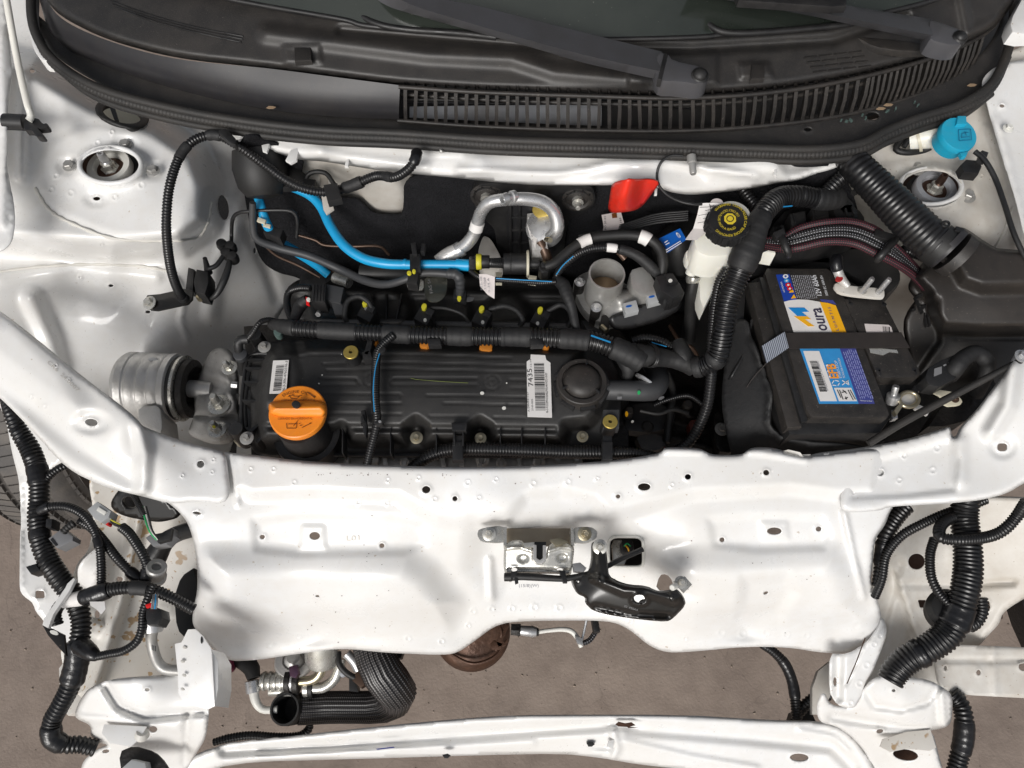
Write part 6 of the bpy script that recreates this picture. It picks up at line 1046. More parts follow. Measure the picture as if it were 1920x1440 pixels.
hose('outlet_hose', [(1300, 524, .838), (1296, 550, .82), (1294, 590, .78), (1292, 640, .74)], 11, M['rubber'], bfr, seg=18); slab('inner_chamber', [(1310, 498), (1372, 500), (1345, 530), (1320, 580), (1312, 560)], .84, .03, M['tank'], bfr, .004)
tag(hose('bonnet_release_cable', [(1280, 292, .975), (1258, 292, .975), (1240, 304, .97), (1232, 326, .96), (1236, 348, .955), (1252, 366, .95), (1276, 378, .95), (1300, 383, .95), (1316, 383, .948)], 2.6, M['blk']), 'thin black cable looping from the stud on the white lip to the brake fluid tank', 'cable')
lathe('lip_stud', P(1297, 300, .97), (.05, -.9, -.2), [(.006, -.006), (.006, .004), (.0045, .005), (.0045, .018), (.0035, .02)], M['alu_matt'], body, 16)
tag(slab('white_block', [(1425, 450), (1455, 460), (1455, 475), (1425, 470)], .86, .03, M['tank'], None, .003), 'white plastic corner visible right of the tall harness', 'plastic block')
# ---- fuse box side, braided cables, big duct
fx = thing('fuse_box', 'black plastic connector box and clips behind the red flecked cables', 'connector box', 1540, 420, .86)
slab('box_body', [(1440, 430), (1480, 385), (1580, 370), (1622, 400), (1624, 430), (1560, 450), (1470, 470)], .85, .06, M['blk'], fx, .005, 1)
for p in ([(1545, 360), (1575, 352), (1600, 380), (1610, 400), (1580, 402)], [(1480, 400), (1510, 394), (1514, 420), (1484, 424)], [(1560, 385), (1600, 380), (1610, 410), (1570, 416)], [(1520, 392), (1552, 388), (1556, 404), (1524, 408)], [(1448, 425), (1470, 420), (1476, 440), (1452, 446)]): slab('connector', p, .885, .03, M['blk'], fx, .003)
for x, y in ((1588, 398), (1600, 395), (1490, 408), (1530, 398)): boxp('connector_ridge', x, y, .888, 3, 18, .004, M['blk'], fx, -15, .0004)
hose('conduit', [(1390, 352, .90), (1405, 372, .90), (1418, 388, .90)], 12, M['conduit'], fx, rib=7); hose('conduit', [(1545, 365, .91), (1570, 340, .92), (1590, 325, .93)], 14, M['conduit'], fx, rib=7)
hose('strap_loop', [(1600, 362, .92), (1625, 352, .92), (1645, 370, .915), (1655, 395, .905), (1668, 410, .90)], 6, M['rubber'], fx)
bcx = thing('battery_cables', 'red and white flecked braided cables curving over the rear of the battery', 'battery cable', 1600, 450, .88)
for k, (dy, mm) in enumerate(((-12, 'braid_red'), (2, 'braid_wht'), (12, 'braid_wht'), (24, 'braid_red'))):
    hose('braided_cable', [(1430, 455 + dy * .2, .865), (1470, 452 + dy * .6, .88), (1500, 440 + dy, .89), (1550, 429 + dy, .90), (1600, 430 + dy * 1.1, .90), (1645, 448 + dy * 1.2, .895), (1680, 475 + dy * .8, .885), (1710, 502 + dy * .5, .87), (1735, 530 + dy * .4, .85)], 7.5, M[mm], bcx, seg=14)
for x, y, a in ((1470, 455, -20), (1662, 468, 40)):
    g = np.linspace(-2.0, 2.0, 16); c_, s_ = math.cos(math.radians(a)), math.sin(math.radians(a)); sweep('cable_clamp', PN(x + 26 * np.sin(g) * -s_ + 0 * g, y + 24 * np.sin(g) * c_, .895 + .014 * np.cos(g)), .005, M['blk'], bcx, 10)
boxp('clamp_buckle', 1462, 437, .912, 20, 12, .01, M['blk'], bcx, -25, .001); boxp('clamp_foot', 1660, 440, .905, 40, 14, .01, M['blk'], bcx, 15, .003)
hose('thin_conduit', [(1375, 478, .86), (1400, 476, .86), (1440, 462, .86)], 8, M['vtape'], bcx)
tag(hose('short_conduit', [(1690, 470, .87), (1715, 474, .868), (1745, 486, .865)], 11, M['conduit'], rib=5), 'short ribbed conduit stub behind the braided cables near the air box', 'conduit')
tag(slab('bay_shelf', [(1400, 474), (1660, 458), (1700, 520), (1660, 560), (1580, 500), (1410, 505)], .80, .05, M['blk'], None, .01, 2), 'dark plastic shelf between the battery and the braided cables', 'shelf')
ab = thing('air_box', 'large dusty black air box with a fat corrugated intake duct clamped into it', 'air box', 1830, 560, .85)
F_ab = Field([(1700, 535, .83), (1750, 475, .84), (1800, 430, .85), (1870, 468, .85), (1990, 470, .85), (1730, 560, .825), (1850, 560, .83), (1990, 560, .83), (1850, 640, .80), (1990, 640, .80), (1700, 640, .79), (1870, 690, .78), (1990, 690, .78), (1720, 700, .75), (1900, 760, .74), (1990, 760, .74), (1780, 750, .73)],
    [('poly', [(1712, 520), (1755, 470), (1800, 420), (1875, 460), (2010, 460), (2010, 618), (1830, 620), (1768, 616), (1750, 590), (1742, 550)], .062, 13), ('poly', [(1785, 470), (1800, 425), (1880, 462), (2010, 470), (2010, 540), (1840, 542), (1806, 530), (1788, 500)], .022, 15), ('poly', [(1692, 606), (1704, 560), (1760, 560), (1762, 640), (1720, 700), (1690, 660)], -.008, 8), ('line', [(1790, 632), (2000, 634)], -.003, 5)])
panel('box_shell', [(1797, 426), (1812, 428), (1850, 455), (1875, 468), (1990, 468), (1990, 790), (1800, 780), (1720, 720), (1700, 660), (1692, 606), (1704, 578), (1718, 562), (1700, 540), (1712, 515), (1740, 480), (1752, 468)], F_ab, M['airbox'], ab, step=5, thick=.005, lip=(.008, 8), rnd=1)
for x, y, w_, h_, a in ((1726, 553, 12, 5, -30), (1732, 574, 14, 5, -20), (1714, 579, 8, 4, -20), (1724, 570, 3, 34, -25), (1736, 596, 3, 30, -12), (1742, 596, 3, 28, -12)): boxp('moulded_latch', x, y, float(F_ab([x], [y])[0]) + .004, w_, h_, .006, M['blk'], ab, a, .0008)
text('PP-TD40', (1884, 618), (1912, 618), 6, lambda x, y: F_ab(x, y) + .0016, M['blk'], ab, 'stamped_lettering')
for p in ([(1752, 468), (1770, 478), (1795, 490), (1794, 494), (1768, 484)], [(1768, 485), (1790, 502), (1787, 503)]): slab('moulded_rib', p, .925, .006, M['blk_dusty'], ab, .001)
dc = thing('intake_duct', 'fat corrugated black air duct passing diagonally beside the right strut tower', 'air duct', 1690, 390, .93)
hose('duct', [(1590, 290, .945, 27), (1612, 318, .945, 30), (1650, 356, .94, 33), (1695, 402, .935, 36), (1738, 444, .93, 38), (1762, 462, .928, 38)], 34, M['conduit'], dc, rib=9.5, seg=30, depth=.96)
hose('cuff', [(1752, 454, .928), (1772, 470, .926)], 40, M['rubber'], dc, seg=32); hose('clamp_band', [(1771, 461, .927), (1781, 469, .926)], 43, M['fascia'], dc, seg=32); hose('clamp_band', [(1785, 472, .925), (1800, 484, .922)], 43, M['blk_dusty'], dc, seg=32); boxp('clamp_lug', 1800, 430, .955, 16, 8, .02, M['blk'], dc, 20, .001); g = resample(np.array(ell(1773, 420, 7, 5, 14) + [(1780, 420)]), n=14)[0]; sweep('hanging_loop', PN(g[:, 0], g[:, 1], .955), .0016, M['blk'], dc, 6, False)
# ---- washer filler
wc = thing('washer_filler', 'light blue flip cap on a milky washer filler neck at the right strut tower', 'washer cap', 1795, 252, .95)
hose('filler_neck', [(1706, 262, .93, 20), (1740, 256, .94, 22), (1770, 254, .945, 24)], 22, M['tank'], wc, seg=28); hose('neck_ring', [(1718, 262, .932), (1724, 260, .934)], 25, M['cream'], wc, seg=28)
b = P(1796, 253, .975); r_ = S(1796, 253, .975, 36); ax_ = Vector((.12, -.15, 1)); lathe('cap', b, ax_, [(r_ * .86, -.022), (r_ * .90, -.008), (r_, -.006), (r_, 0), (r_ * .96, .0025), (.0001, .003)], M['blue_cap'], wc, 48); slab('cap_tab', [(1796, 217), (1812, 217), (1813, 232), (1794, 232)], .985, .006, M['blue_cap'], wc, .001); slab('cap_tab', [(1800, 286), (1816, 284), (1812, 293), (1804, 294)], .972, .006, M['blue_cap'], wc, .001)
bt2 = strokes('washer_symbol', [(1797, 243, 1820, 242), (1797, 243, 1799, 264), (1820, 242, 1822, 262), (1799, 264, 1822, 262), (1802, 258, 1818, 256), (1805, 250, 1816, 248), (1804, 250, 1803, 258), (1809, 246, 1812, 254)], 1.5, .9795, mat('deep_cyan_emboss', (.005, .16, .30), .5), wc)
tag(hose('washer_cable', [(1828, 284, .955), (1846, 300, .955), (1866, 335, .95), (1884, 385, .945), (1902, 440, .94), (1930, 500, .93)], 5, M['blk']), 'thin black cable running from the blue cap down the right flange', 'cable')
wcl = thing('cable_clip', 'square black clip holding the thin cable below the blue cap', 'clip', 1824, 310, .93); slab('clip_block', [(1802, 308), (1812, 298), (1838, 300), (1842, 312), (1836, 325), (1808, 322)], .945, .015, M['blk'], wcl, .003); boxp('clip_jaw', 1846, 290, .955, 14, 16, .01, M['blk'], wcl, 20, .003)
wl3 = thing('filler_strap', 'black looped straps around the milky washer filler neck', 'strap', 1700, 270, .92)
hose('loop', [(1710, 238, .94), (1690, 262, .93), (1680, 280, .925), (1700, 286, .925), (1730, 282, .925), (1745, 276, .93)], 6, M['rubber'], wl3); hose('loop', [(1722, 244, .94), (1704, 262, .935), (1694, 276, .93)], 5, M['rubber'], wl3)
# ---- battery ground sensor and stay rod
gs = thing('ground_cable', 'looped black battery cable with a clamp connector between the battery and the white brace', 'battery cable', 1790, 700, .80)
hose('cable_loop', [(1780, 706, .83, 15), (1792, 690, .845, 15), (1806, 672, .85, 15), (1828, 662, .85, 15), (1846, 674, .845, 15), (1850, 696, .835, 14), (1842, 718, .82, 13), (1830, 740, .80, 12)], 15, M['tape'], gs, seg=20); slab('connector_shell', [(1740, 690), (1762, 676), (1790, 664), (1812, 690), (1790, 712), (1762, 726), (1742, 722), (1734, 708)], .845, .025, M['blk'], gs, .003)
for k in range(4): boxp('shell_slot', 1772 + k * 9, 684 - k * 4, .8462, 5, 3, .002, M['greyc'], gs, -25, .0004)
slab('pale_window', [(1752, 691), (1766, 687), (1766, 700), (1751, 706)], .8465, .0008, M['greyc'], gs); slab('white_sheet_edge', [(1732, 712), (1738, 722), (1758, 730), (1790, 735), (1806, 752), (1800, 760), (1772, 762), (1766, 744), (1744, 734), (1730, 722)], .822, .003, M['cream'], gs, .001, 1); bolt(1790, 748, .825, 8, gs, m=M['copper'])
slab('dark_bracket', [(1780, 740), (1860, 705), (1880, 740), (1810, 790), (1770, 800), (1740, 800)], .79, .03, M['dark'], gs, .003)
tag(hose('stay_rod', [(1628, 832, .815, 7), (1700, 788, .83, 7.5), (1800, 735, .85, 7), (1900, 683, .875, 6), (1925, 670, .882, 6)], 7, M['seal'], seg=14), 'thin dusty black cable stretched from the carrier to the bolt on the right brace', 'cable')
tag(slab('lower_shield', [(1480, 826), (1660, 790), (1740, 720), (1850, 700), (1900, 700), (1800, 800), (1700, 860), (1500, 880)], .70, .02, M['dark'], None, .004, 1), 'dark grimy shield in front of the battery below the thin cable', 'shield')
# ================================================================ BONNET LATCH ON THE CARRIER
def fz(x, y, d=0): return float(F_c([x], [y])[0]) + d
la = thing('bonnet_latch', 'zinc plated bonnet latch bolted in the middle of the white lock carrier', 'bonnet latch', 1010, 1030, .73)
F_la = Field([(945, 1015, .775), (1080, 1015, .775), (945, 1075, .76), (1075, 1078, .76), (1010, 1045, .772)], [('line', [(950, 1028), (975, 1026), (1000, 1034)], .003, 6), ('line', [(1025, 1034), (1050, 1026), (1074, 1028)], .003, 6), ('line', [(955, 1068), (1065, 1070)], -.003, 6), ('ell', 981, 1047, 9, 7, -.004, .6), ('ell', 1054, 1046, 9, 7, -.004, .6)])
panel('latch_plate', [(945, 1022), (958, 1013), (978, 1012), (985, 1022), (1000, 1024), (1003, 1048), (1007, 1053), (1018, 1053), (1022, 1048), (1027, 1024), (1038, 1016), (1044, 1010), (1056, 1012), (1062, 1018), (1077, 1024), (1075, 1050), (1071, 1079), (1062, 1079), (1055, 1076), (968, 1076), (955, 1078), (944, 1072)], F_la, M['zinc'], la, step=3, thick=.004, lip=(.003, 4), rnd=1, holes=[ell(964, 1068, 6, 3.5, 10), ell(1050, 1069, 7, 4, 8)], sm=50)
for p, z in ([(894, 1003), (898, 991), (934, 985), (946, 988), (946, 1016), (934, 1018), (902, 1016)], .768), ([(1073, 1018), (1073, 988), (1108, 987), (1121, 996), (1118, 1010), (1100, 1019)], .768): slab('mounting_ear', p, z, .003, M['zinc'], la, .001, 1)
slab('ear_flange', [(944, 988), (950, 988), (950, 1024), (944, 1022)], .773, .02, M['zinc'], la); slab('ear_flange', [(1070, 990), (1075, 988), (1077, 1024), (1071, 1022)], .773, .02, M['zinc'], la)
bolt(917, 1001, .769, 13, la, axis=(0, -.25, 1), stud=.9); bolt(1096, 1001, .769, 13, la, axis=(.05, -.25, 1), m=M['zinc_yel'], stud=.8)
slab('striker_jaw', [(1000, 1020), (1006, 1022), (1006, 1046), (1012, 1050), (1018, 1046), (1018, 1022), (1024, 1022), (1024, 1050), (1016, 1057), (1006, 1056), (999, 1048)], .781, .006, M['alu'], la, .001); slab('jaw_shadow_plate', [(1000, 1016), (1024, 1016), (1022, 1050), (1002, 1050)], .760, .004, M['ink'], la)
slab('rear_plate', [(950, 990), (1072, 990), (1072, 1024), (950, 1024)], .742, .003, mat('oiled_steel', (.34, .29, .22), .35, metal=.5, mottle=(30, (.2, .15, .1), .6)), la, .001); slab('pawl', [(980, 1018), (1002, 1016), (1002, 1026), (984, 1026)], .779, .006, M['zinc'], la, .001); slab('pawl', [(1030, 1012), (1050, 1008), (1066, 1016), (1044, 1024)], .782, .005, M['zinc_yel'], la, .001)
slab('cable_clip', [(958, 1072), (970, 1070), (972, 1092), (966, 1094), (964, 1082), (958, 1090)], .772, .008, M['blk'], la, .001); slab('cable_clip', [(1048, 1070), (1060, 1070), (1064, 1092), (1056, 1092)], .772, .008, M['blk'], la, .001); hose('cable_sheath', [(946, 1082, .765, 8), (956, 1082, .766, 8), (975, 1081, .768, 7), (1000, 1082, .768, 7), (1050, 1085, .768, 6), (1066, 1084, .768, 6), (1085, 1080, .768, 5), (1110, 1074, .768, 5)], 7, M['rubber'], la)
slab('adjuster', [(1074, 1056), (1088, 1054), (1100, 1064), (1094, 1072), (1076, 1070)], .772, .012, M['greyc'], la, .002); hose('pull_wire', [(1095, 1080, .765), (1130, 1066, .765), (1165, 1048, .76), (1205, 1030, .755)], 5, M['blk'], la)
lb2 = thing('striker_bracket', 'curved glossy black steel bracket bolted beside the bonnet latch', 'bracket', 1180, 1120, .72)
F_sb = Field([(1120, 1020, .785), (1125, 1060, .785), (1080, 1090, .765), (1110, 1130, .765), (1180, 1110, .785), (1200, 1150, .765), (1260, 1110, .785), (1280, 1135, .77), (1250, 1162, .755), (1120, 1145, .755)], [('line', [(1115, 1085), (1170, 1108), (1215, 1110), (1265, 1125)], .007, 14), ('line', [(1115, 1138), (1180, 1152), (1255, 1156)], -.007, 9), ('ell', 1199, 1124, 18, 12, .004, .5), ('ell', 1199, 1124, 12, 8, -.004, .5), ('line', [(1124, 1030), (1124, 1090)], .005, 10)])
panel('bracket_plate', [(1108, 1022), (1112, 1015), (1128, 1013), (1136, 1024), (1140, 1060), (1142, 1080), (1160, 1090), (1180, 1096), (1212, 1098), (1232, 1108), (1246, 1108), (1268, 1102), (1282, 1118), (1287, 1134), (1262, 1160), (1250, 1166), (1210, 1163), (1150, 1155), (1112, 1146), (1096, 1130), (1098, 1120), (1082, 1114), (1072, 1096), (1070, 1086), (1078, 1080), (1102, 1074), (1108, 1050)], F_sb, M['gloss'], lb2, step=3.5, thick=.003, lip=(.004, 5), rnd=1, holes=[chaikin([(1188, 1119), (1196, 1115), (1206, 1116), (1210, 1124), (1202, 1128), (1196, 1130), (1190, 1126)], 1), ell(1083, 1091, 3, 2.6, 8), ell(1259, 1123, 2.5, 5, 8, -15)], sm=70)
bolt(1125, 1025, .79, 14, lb2, axis=(-.1, -.3, 1), stud=1.2); bolt(1276, 1092, .775, 12, lb2, axis=(.1, -.2, 1), stud=.3); slab('diamond_washer', [(1262, 1090), (1284, 1080), (1298, 1096), (1282, 1112)], .773, .002, M['zinc'], lb2, .0005); lathe('white_stud', P(1264, 1100, .785), (-.5, -.3, .8), [(.004, -.005), (.004, .006), (.003, .008)], M['ivory'], lb2, 14)
text('52  F50A4', (1170, 1138), (1195, 1146), 4, lambda x, y: F_sb(x, y) + .0012, M['greyc'], lb2, 'stamped_lettering')
rk = [(1141, 1006), (1206, 1006), (1207, 1060), (1196, 1063), (1141, 1062)]; g = resample(chaikin(rk + [], 2, .15), n=60)[0]; g = np.vstack([g, g[:1]]); sweep('window_rim', PN(g[:, 0], g[:, 1], F_c(g[:, 0], g[:, 1]) + .002), .0022, M['ivory'], body, 8, False)
wv = thing('wiring_behind_window', 'black connector with yellow wires seen through the square opening of the carrier', 'connector', 1176, 1030, .66)
slab('connector', [(1164, 1012), (1186, 1010), (1190, 1034), (1168, 1036)], .70, .02, M['blk'], wv, .003, 1); slab('bright_sheet', [(1146, 1012), (1170, 1012), (1176, 1058), (1150, 1060)], .68, .004, M['zinc'], wv, .001, 1); hose('yellow_wire', [(1172, 1022, .706), (1177, 1027, .71), (1179, 1033, .706)], 1.6, M['amber'], wv); hose('green_wire', [(1170, 1024, .706), (1176, 1019, .71), (1182, 1024, .706)], 1.1, M['green_mark'], wv); slab('dark_backing', [(1130, 995), (1220, 995), (1220, 1075), (1130, 1075)], .62, .01, M['dark'], wv)
# ================================================================ LOWER LEFT: WHEEL, LINER FLANGE, HARNESS
wh = bpy.data.objects.new('wheel', None); COL.objects.link(wh); WPOS[wh.name] = P(60, 980, .31); wh.parent = body; wh.location = WPOS[wh.name] - WPOS[body.name]; wh['label'] = 'dusty tyre at the left edge below the fender harness'
ctr = Vector((-.885, .145, .315)); Rt = .315; hw = .098
def tyre():
    n = 120; prof = []
    for x in np.linspace(-1, 1, 23): prof.append((Rt - .045 * abs(x) ** 5 - .0 - (.006 if any(abs(x - g) < .05 for g in (-.5, 0, .5)) else 0), x * hw))
    prof = [(Rt * .66, -hw * .8), (Rt * .78, -hw * 1.08), (Rt * .88, -hw * 1.08)] + prof + [(Rt * .88, hw * 1.08), (Rt * .78, hw * 1.08), (Rt * .66, hw * .8)]
    lathe('tyre', ctr, (1, 0, 0), prof, M['tyre'], wh, n, 30)
    V = []; Fc = []; rw = random.Random(4)
    for k in range(0, 96):
        th_ = k * 2 * math.pi / 96 + math.pi * 0
        for (xa, xb) in ((-.95, -.56), (-.44, -.06), (.06, .44), (.56, .95)):
            sk = .012 * (1 if xa < 0 else -1); d = .0115
            for t0, t1 in ((0, .80),):
                i0 = len(V)
                for rr_ in (Rt - .006, Rt + .0035):
                    for (x_, sh) in ((xa, -sk), (xb, sk)):
                        for t_ in (t0, t1):
                            a = th_ + (t_ * 2 * math.pi / 96) + sh; r2 = rr_ - .045 * abs(x_) ** 5; V.append((ctr.x + x_ * hw, ctr.y + r2 * math.cos(a), ctr.z + r2 * math.sin(a)))
                Fc += [tuple(i0 + q for q in f) for f in ((4, 5, 7, 6), (0, 1, 5, 4), (2, 6, 7, 3), (0, 4, 6, 2), (1, 3, 7, 5))]
    o = mk('tread_blocks', V, Fc, M['tyre'], wh, 0); o['kind'] = 'stuff'
    lathe('rim', ctr, (1, 0, 0), [(Rt * .2, -.02), (Rt * .6, -.03), (Rt * .66, -hw * .8), (Rt * .64, hw * .8), (Rt * .6, .03)], M['alu'], wh, 48)
tyre()
panel('liner_flange', [(-60, 700), (-10, 740), (12, 790), (22, 848), (36, 900), (40, 960), (38, 1040), (36, 1106), (44, 1118), (62, 1130), (66, 1146), (82, 1164), (100, 1190), (124, 1216), (150, 1220), (150, 1150), (120, 1100), (95, 1060), (88, 1000), (92, 940), (90, 880), (130, 860), (200, 900), (210, 860), (60, 780), (0, 700)],
    Field([(0, 740, .74), (40, 960, .68), (40, 1110, .66), (130, 1200, .62), (90, 1000, .67), (120, 860, .72), (60, 1060, .665), (200, 880, .70)], [('line', [(36, 900), (40, 1100)], .004, 7)]), M['white'], body, step=8, holes=[chaikin([(66, 1107), (83, 1108), (84, 1122), (66, 1122)], 1, .15), ell(53, 903, 4, 4, 8), ell(115, 924, 4, 3.5, 8)])
# cream inner structure with rust marks
F_il = Field([(150, 930, .66), (350, 930, .62), (200, 1000, .60), (340, 1050, .56), (160, 1100, .60), (250, 1150, .54), (340, 1200, .52), (120, 1230, .58), (200, 1290, .54), (340, 1270, .52)],
    [('line', [(262, 960), (245, 1040), (225, 1130), (195, 1230), (170, 1300)], .022, 20), ('poly', [(60, 1000), (130, 940), (150, 960), (130, 1060), (100, 1080)], -.02, 10), ('ell', 176, 1178, 17, 15, .006, .3), ('poly', [(190, 1160), (212, 1158), (210, 1190), (195, 1198), (180, 1196)], .003, 4), ('poly', [(300, 1135), (325, 1132), (326, 1155), (304, 1160)], .003, 4)])
panel('front_side_member', [(180, 880), (330, 920), (380, 960), (390, 1100), (390, 1230), (340, 1290), (330, 1320), (160, 1330), (110, 1240), (122, 1160), (140, 1060), (170, 1030), (176, 960), (165, 900)], F_il, M['white_rust'], body, step=7, holes=[ell(224, 1086, 6.5, 5, 12), ell(183, 1152, 5, 8, 12), ell(242, 940, 14, 18, 18, 10)])
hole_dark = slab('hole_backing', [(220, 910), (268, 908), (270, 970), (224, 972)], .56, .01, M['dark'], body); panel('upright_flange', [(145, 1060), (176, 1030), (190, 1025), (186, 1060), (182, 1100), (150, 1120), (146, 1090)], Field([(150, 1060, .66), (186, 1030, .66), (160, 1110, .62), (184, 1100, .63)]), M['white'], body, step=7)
tag(slab('rubber_stop', [(338, 1080), (368, 1060), (372, 1180), (350, 1200), (330, 1180), (325, 1120)], .58, .03, M['rubber'], None, .004, 1), 'black rubber buffer half hidden under the left edge of the carrier', 'buffer')
tag(hose('air_deflector', [(290, 1045, .62, 22), (310, 1015, .64, 17), (335, 1000, .66, 15), (370, 990, .68, 15)], 16, M['blk'], seg=18), 'curved black plastic arm going under the left end of the carrier', 'arm')
dh = thing('damper_plate', 'dark steel plate with cut-out between the brace and the cream side member', 'bracket', 240, 940, .66)
panel('plate', [(205, 945), (222, 918), (236, 912), (262, 925), (300, 930), (330, 952), (340, 970), (300, 980), (270, 975), (240, 970), (215, 960)], Field([(205, 945, .67), (262, 920, .69), (340, 970, .67), (240, 970, .66)]), M['gloss'], dh, step=7, thick=.005, holes=[ell(242, 943, 14, 11, 14, 30)])
fh2 = thing('corner_wiring_harness', 'thick ribbed harness running down the left front corner from the brace to the floor', 'wiring harness', 75, 1050, .74)
hose('conduit', [(12, 745, .80, 12), (22, 775, .80, 14), (36, 808, .79, 16), (58, 846, .78, 18), (72, 890, .775, 18), (74, 930, .77, 18), (72, 965, .765, 19), (76, 1010, .76, 19), (88, 1045, .755, 19), (110, 1082, .75, 20), (140, 1122, .74, 20), (152, 1165, .735, 18), (148, 1210, .73, 19), (142, 1250, .72, 19), (130, 1290, .71, 18), (112, 1325, .70, 17), (98, 1352, .69, 17), (98, 1382, .68, 17), (120, 1396, .67, 16), (150, 1396, .66, 16), (182, 1404, .65, 15)], 18, M['conduit'], fh2, rib=7.5, seg=20,
    sub=[('tape_wrap', .20, .245, 1.06, M['vtape']), ('tape_wrap', .36, .38, 1.03, M['vtape']), ('tape_wrap', .655, .75, 1.16, M['vtape']), ('tape_wrap', .865, .925, 1.08, M['vtape'])])
slab('harness_clip', [(85, 972), (98, 972), (96, 990), (84, 988)], .785, .02, M['blk'], fh2, .003); slab('harness_clip', [(46, 1062), (66, 1056), (76, 1070), (56, 1076)], .76, .02, M['blk'], fh2, .003)
def br_(nm, lb, pts, r_, rib=5, **k): o = hose(nm, pts, r_, M['conduit'], None, rib=rib, **k); tag(o, lb, 'wiring harness'); return o
br_('branch_conduit', 'short ribbed conduit branching right from the corner harness under the brace', [(78, 908, .775), (95, 890, .775), (112, 878, .775), (140, 866, .77)], 8)
br_('branch_conduit', 'ribbed conduit arching from the corner harness down behind the grey plug', [(74, 958, .775), (95, 950, .78), (125, 950, .78), (152, 962, .78), (172, 985, .778), (186, 1020, .775), (190, 1060, .77), (190, 1100, .765)], 8.5, sub=[('tape_wrap', .0, .1, 1.1, M['vtape']), ('tape_wrap', .62, .7, 1.12, M['vtape'])])
br_('branch_conduit', 'ribbed conduit slanting down to the taped cross of cables', [(150, 975, .765), (172, 990, .765), (195, 1015, .765), (218, 1045, .765), (242, 1070, .76), (262, 1088, .755)], 9, sub=[('tape_wrap', .85, 1, 1.2, M['vtape'])])
br_('branch_conduit', 'ribbed conduit dropping from the coloured wires to the taped cross of cables', [(228, 988, .77), (242, 1000, .772), (256, 1020, .772), (270, 1044, .77), (276, 1066, .765), (272, 1092, .76)], 9.5, sub=[('tape_wrap', .8, 1, 1.2, M['vtape'])])
ch = br_('cross_harness', 'ribbed conduit running sideways from the white bracket to under the carrier', [(108, 1172, .745, 11), (104, 1150, .75, 11), (118, 1130, .757, 11), (150, 1122, .765, 13), (180, 1114, .77, 14), (215, 1104, .772, 13), (250, 1102, .772, 12), (285, 1106, .77, 12), (320, 1120, .76, 11), (365, 1144, .745, 11)], 12, 6, sub=[('white_tape', .16, .30, 1.1, M['paper']), ('tape_wrap', .30, .47, 1.14, M['vtape']), ('tape_wrap', .60, .70, 1.15, M['tape'])], seg=16)
slab('torn_tape_end', [(168, 1128), (196, 1128), (198, 1142), (190, 1152), (180, 1142), (170, 1136)], .775, .001, M['paper'], ch)
br_('branch_conduit', 'ribbed conduit hooking from the sensor plug back to the corner harness', [(288, 1098, .775), (276, 1125, .775), (268, 1150, .77), (266, 1178, .765), (256, 1203, .76), (232, 1220, .755), (205, 1226, .75), (176, 1232, .745)], 8, 5)
hose('tape_wrap', [(150, 1210, .735, 18), (172, 1225, .745, 14), (184, 1232, .745, 9)], 14, M['vtape'], fh2)
gp_ = thing('grey_plug', 'light grey rectangular plug with red lock above the rusty side member', 'plug', 185, 962, .77); slab('housing', [(163, 955), (182, 940), (208, 958), (204, 970), (190, 980), (176, 972)], .785, .02, M['grey'], gp_, .002); boxp('latch', 190, 958, .787, 18, 8, .004, M['ivory'], gp_, 32, .001); slab('red_lock', ell(200, 980, 4, 5, 8), .775, .01, M['red_small'], gp_, .001)
for k, mm in enumerate(('yellow', 'blk', 'blk')): hose('wire', [(205, 973, .775), (214, 978 + k * 3, .778), (226, 984 + k * 2, .775), (234, 990, .772)], 1.6, M[mm], gp_)
kp = thing('lamp_socket', 'black square plug lying over the tyre beside the corner harness', 'plug', 110, 1012, .77); slab('housing', [(90, 1010), (116, 990), (137, 1006), (136, 1014), (108, 1028), (104, 1026)], .775, .02, M['greyc'], kp, .002); slab('opening', [(94, 1012), (104, 1024), (108, 1022), (98, 1008)], .7758, .001, M['ink'], kp); hose('boot', [(118, 998, .778, 7), (128, 988, .78, 7), (140, 980, .78, 8)], 8, M['rubber'], kp, rib=5)
cp = thing('wire_connector', 'dark connector with green and white wires beside the curved black arm', 'plug', 300, 1000, .76); slab('housing', [(272, 1008), (284, 1000), (300, 1012), (312, 1010), (322, 988), (326, 1004), (312, 1020), (286, 1024)], .77, .02, M['greyc'], cp, .002); slab('latch', [(284, 1002), (304, 998), (322, 990), (318, 1012), (296, 1018)], .778, .008, M['blk'], cp, .002)
for k, mm in enumerate(('green_mark', 'ivory', 'blk')): hose('wire', [(268 + k * 3, 950, .77), (272 + k * 4, 972, .775), (280 + k * 3, 995, .785), (294 + k * 2, 1012, .785)], 1.7, M[mm], cp)
hose('cable', [(236, 905, .76), (252, 930, .765), (262, 950, .77), (272, 968, .772)], 6, M['conduit'], cp, rib=4)
ps = thing('pressure_sensor', 'black plug with red lock on a silver pressure sensor and bent pipe', 'sensor', 286, 1160, .75)
lathe('sensor_hex', P(286, 1178, .75), (-.02, .9, .3), [(.012, -.004), (.013, 0), (.013, .010), (.010, .014)], M['alu_fine'], ps, 24); slab('plug_body', [(273, 1142), (286, 1136), (302, 1142), (304, 1158), (296, 1172), (276, 1172), (272, 1158)], .775, .025, M['blk'], ps, .003); slab('red_lock', [(272, 1134), (283, 1130), (285, 1137), (274, 1140)], .78, .004, M['red_small'], ps, .0006)
for k in range(4): hose('wire', [(288 + k * 2, 1115, .78), (286 + k * 3, 1126, .784), (284 + k * 3, 1142, .782)], 1.4, M['blue_stripe' if k == 2 else 'greyc'], ps)
hose('bent_pipe', [(285, 1180, .745, 12), (284, 1200, .735, 10), (289, 1225, .725, 10), (297, 1244, .715, 10), (312, 1255, .71, 10), (345, 1258, .705, 10)], 10, M['alu_matt'], ps, seg=20)
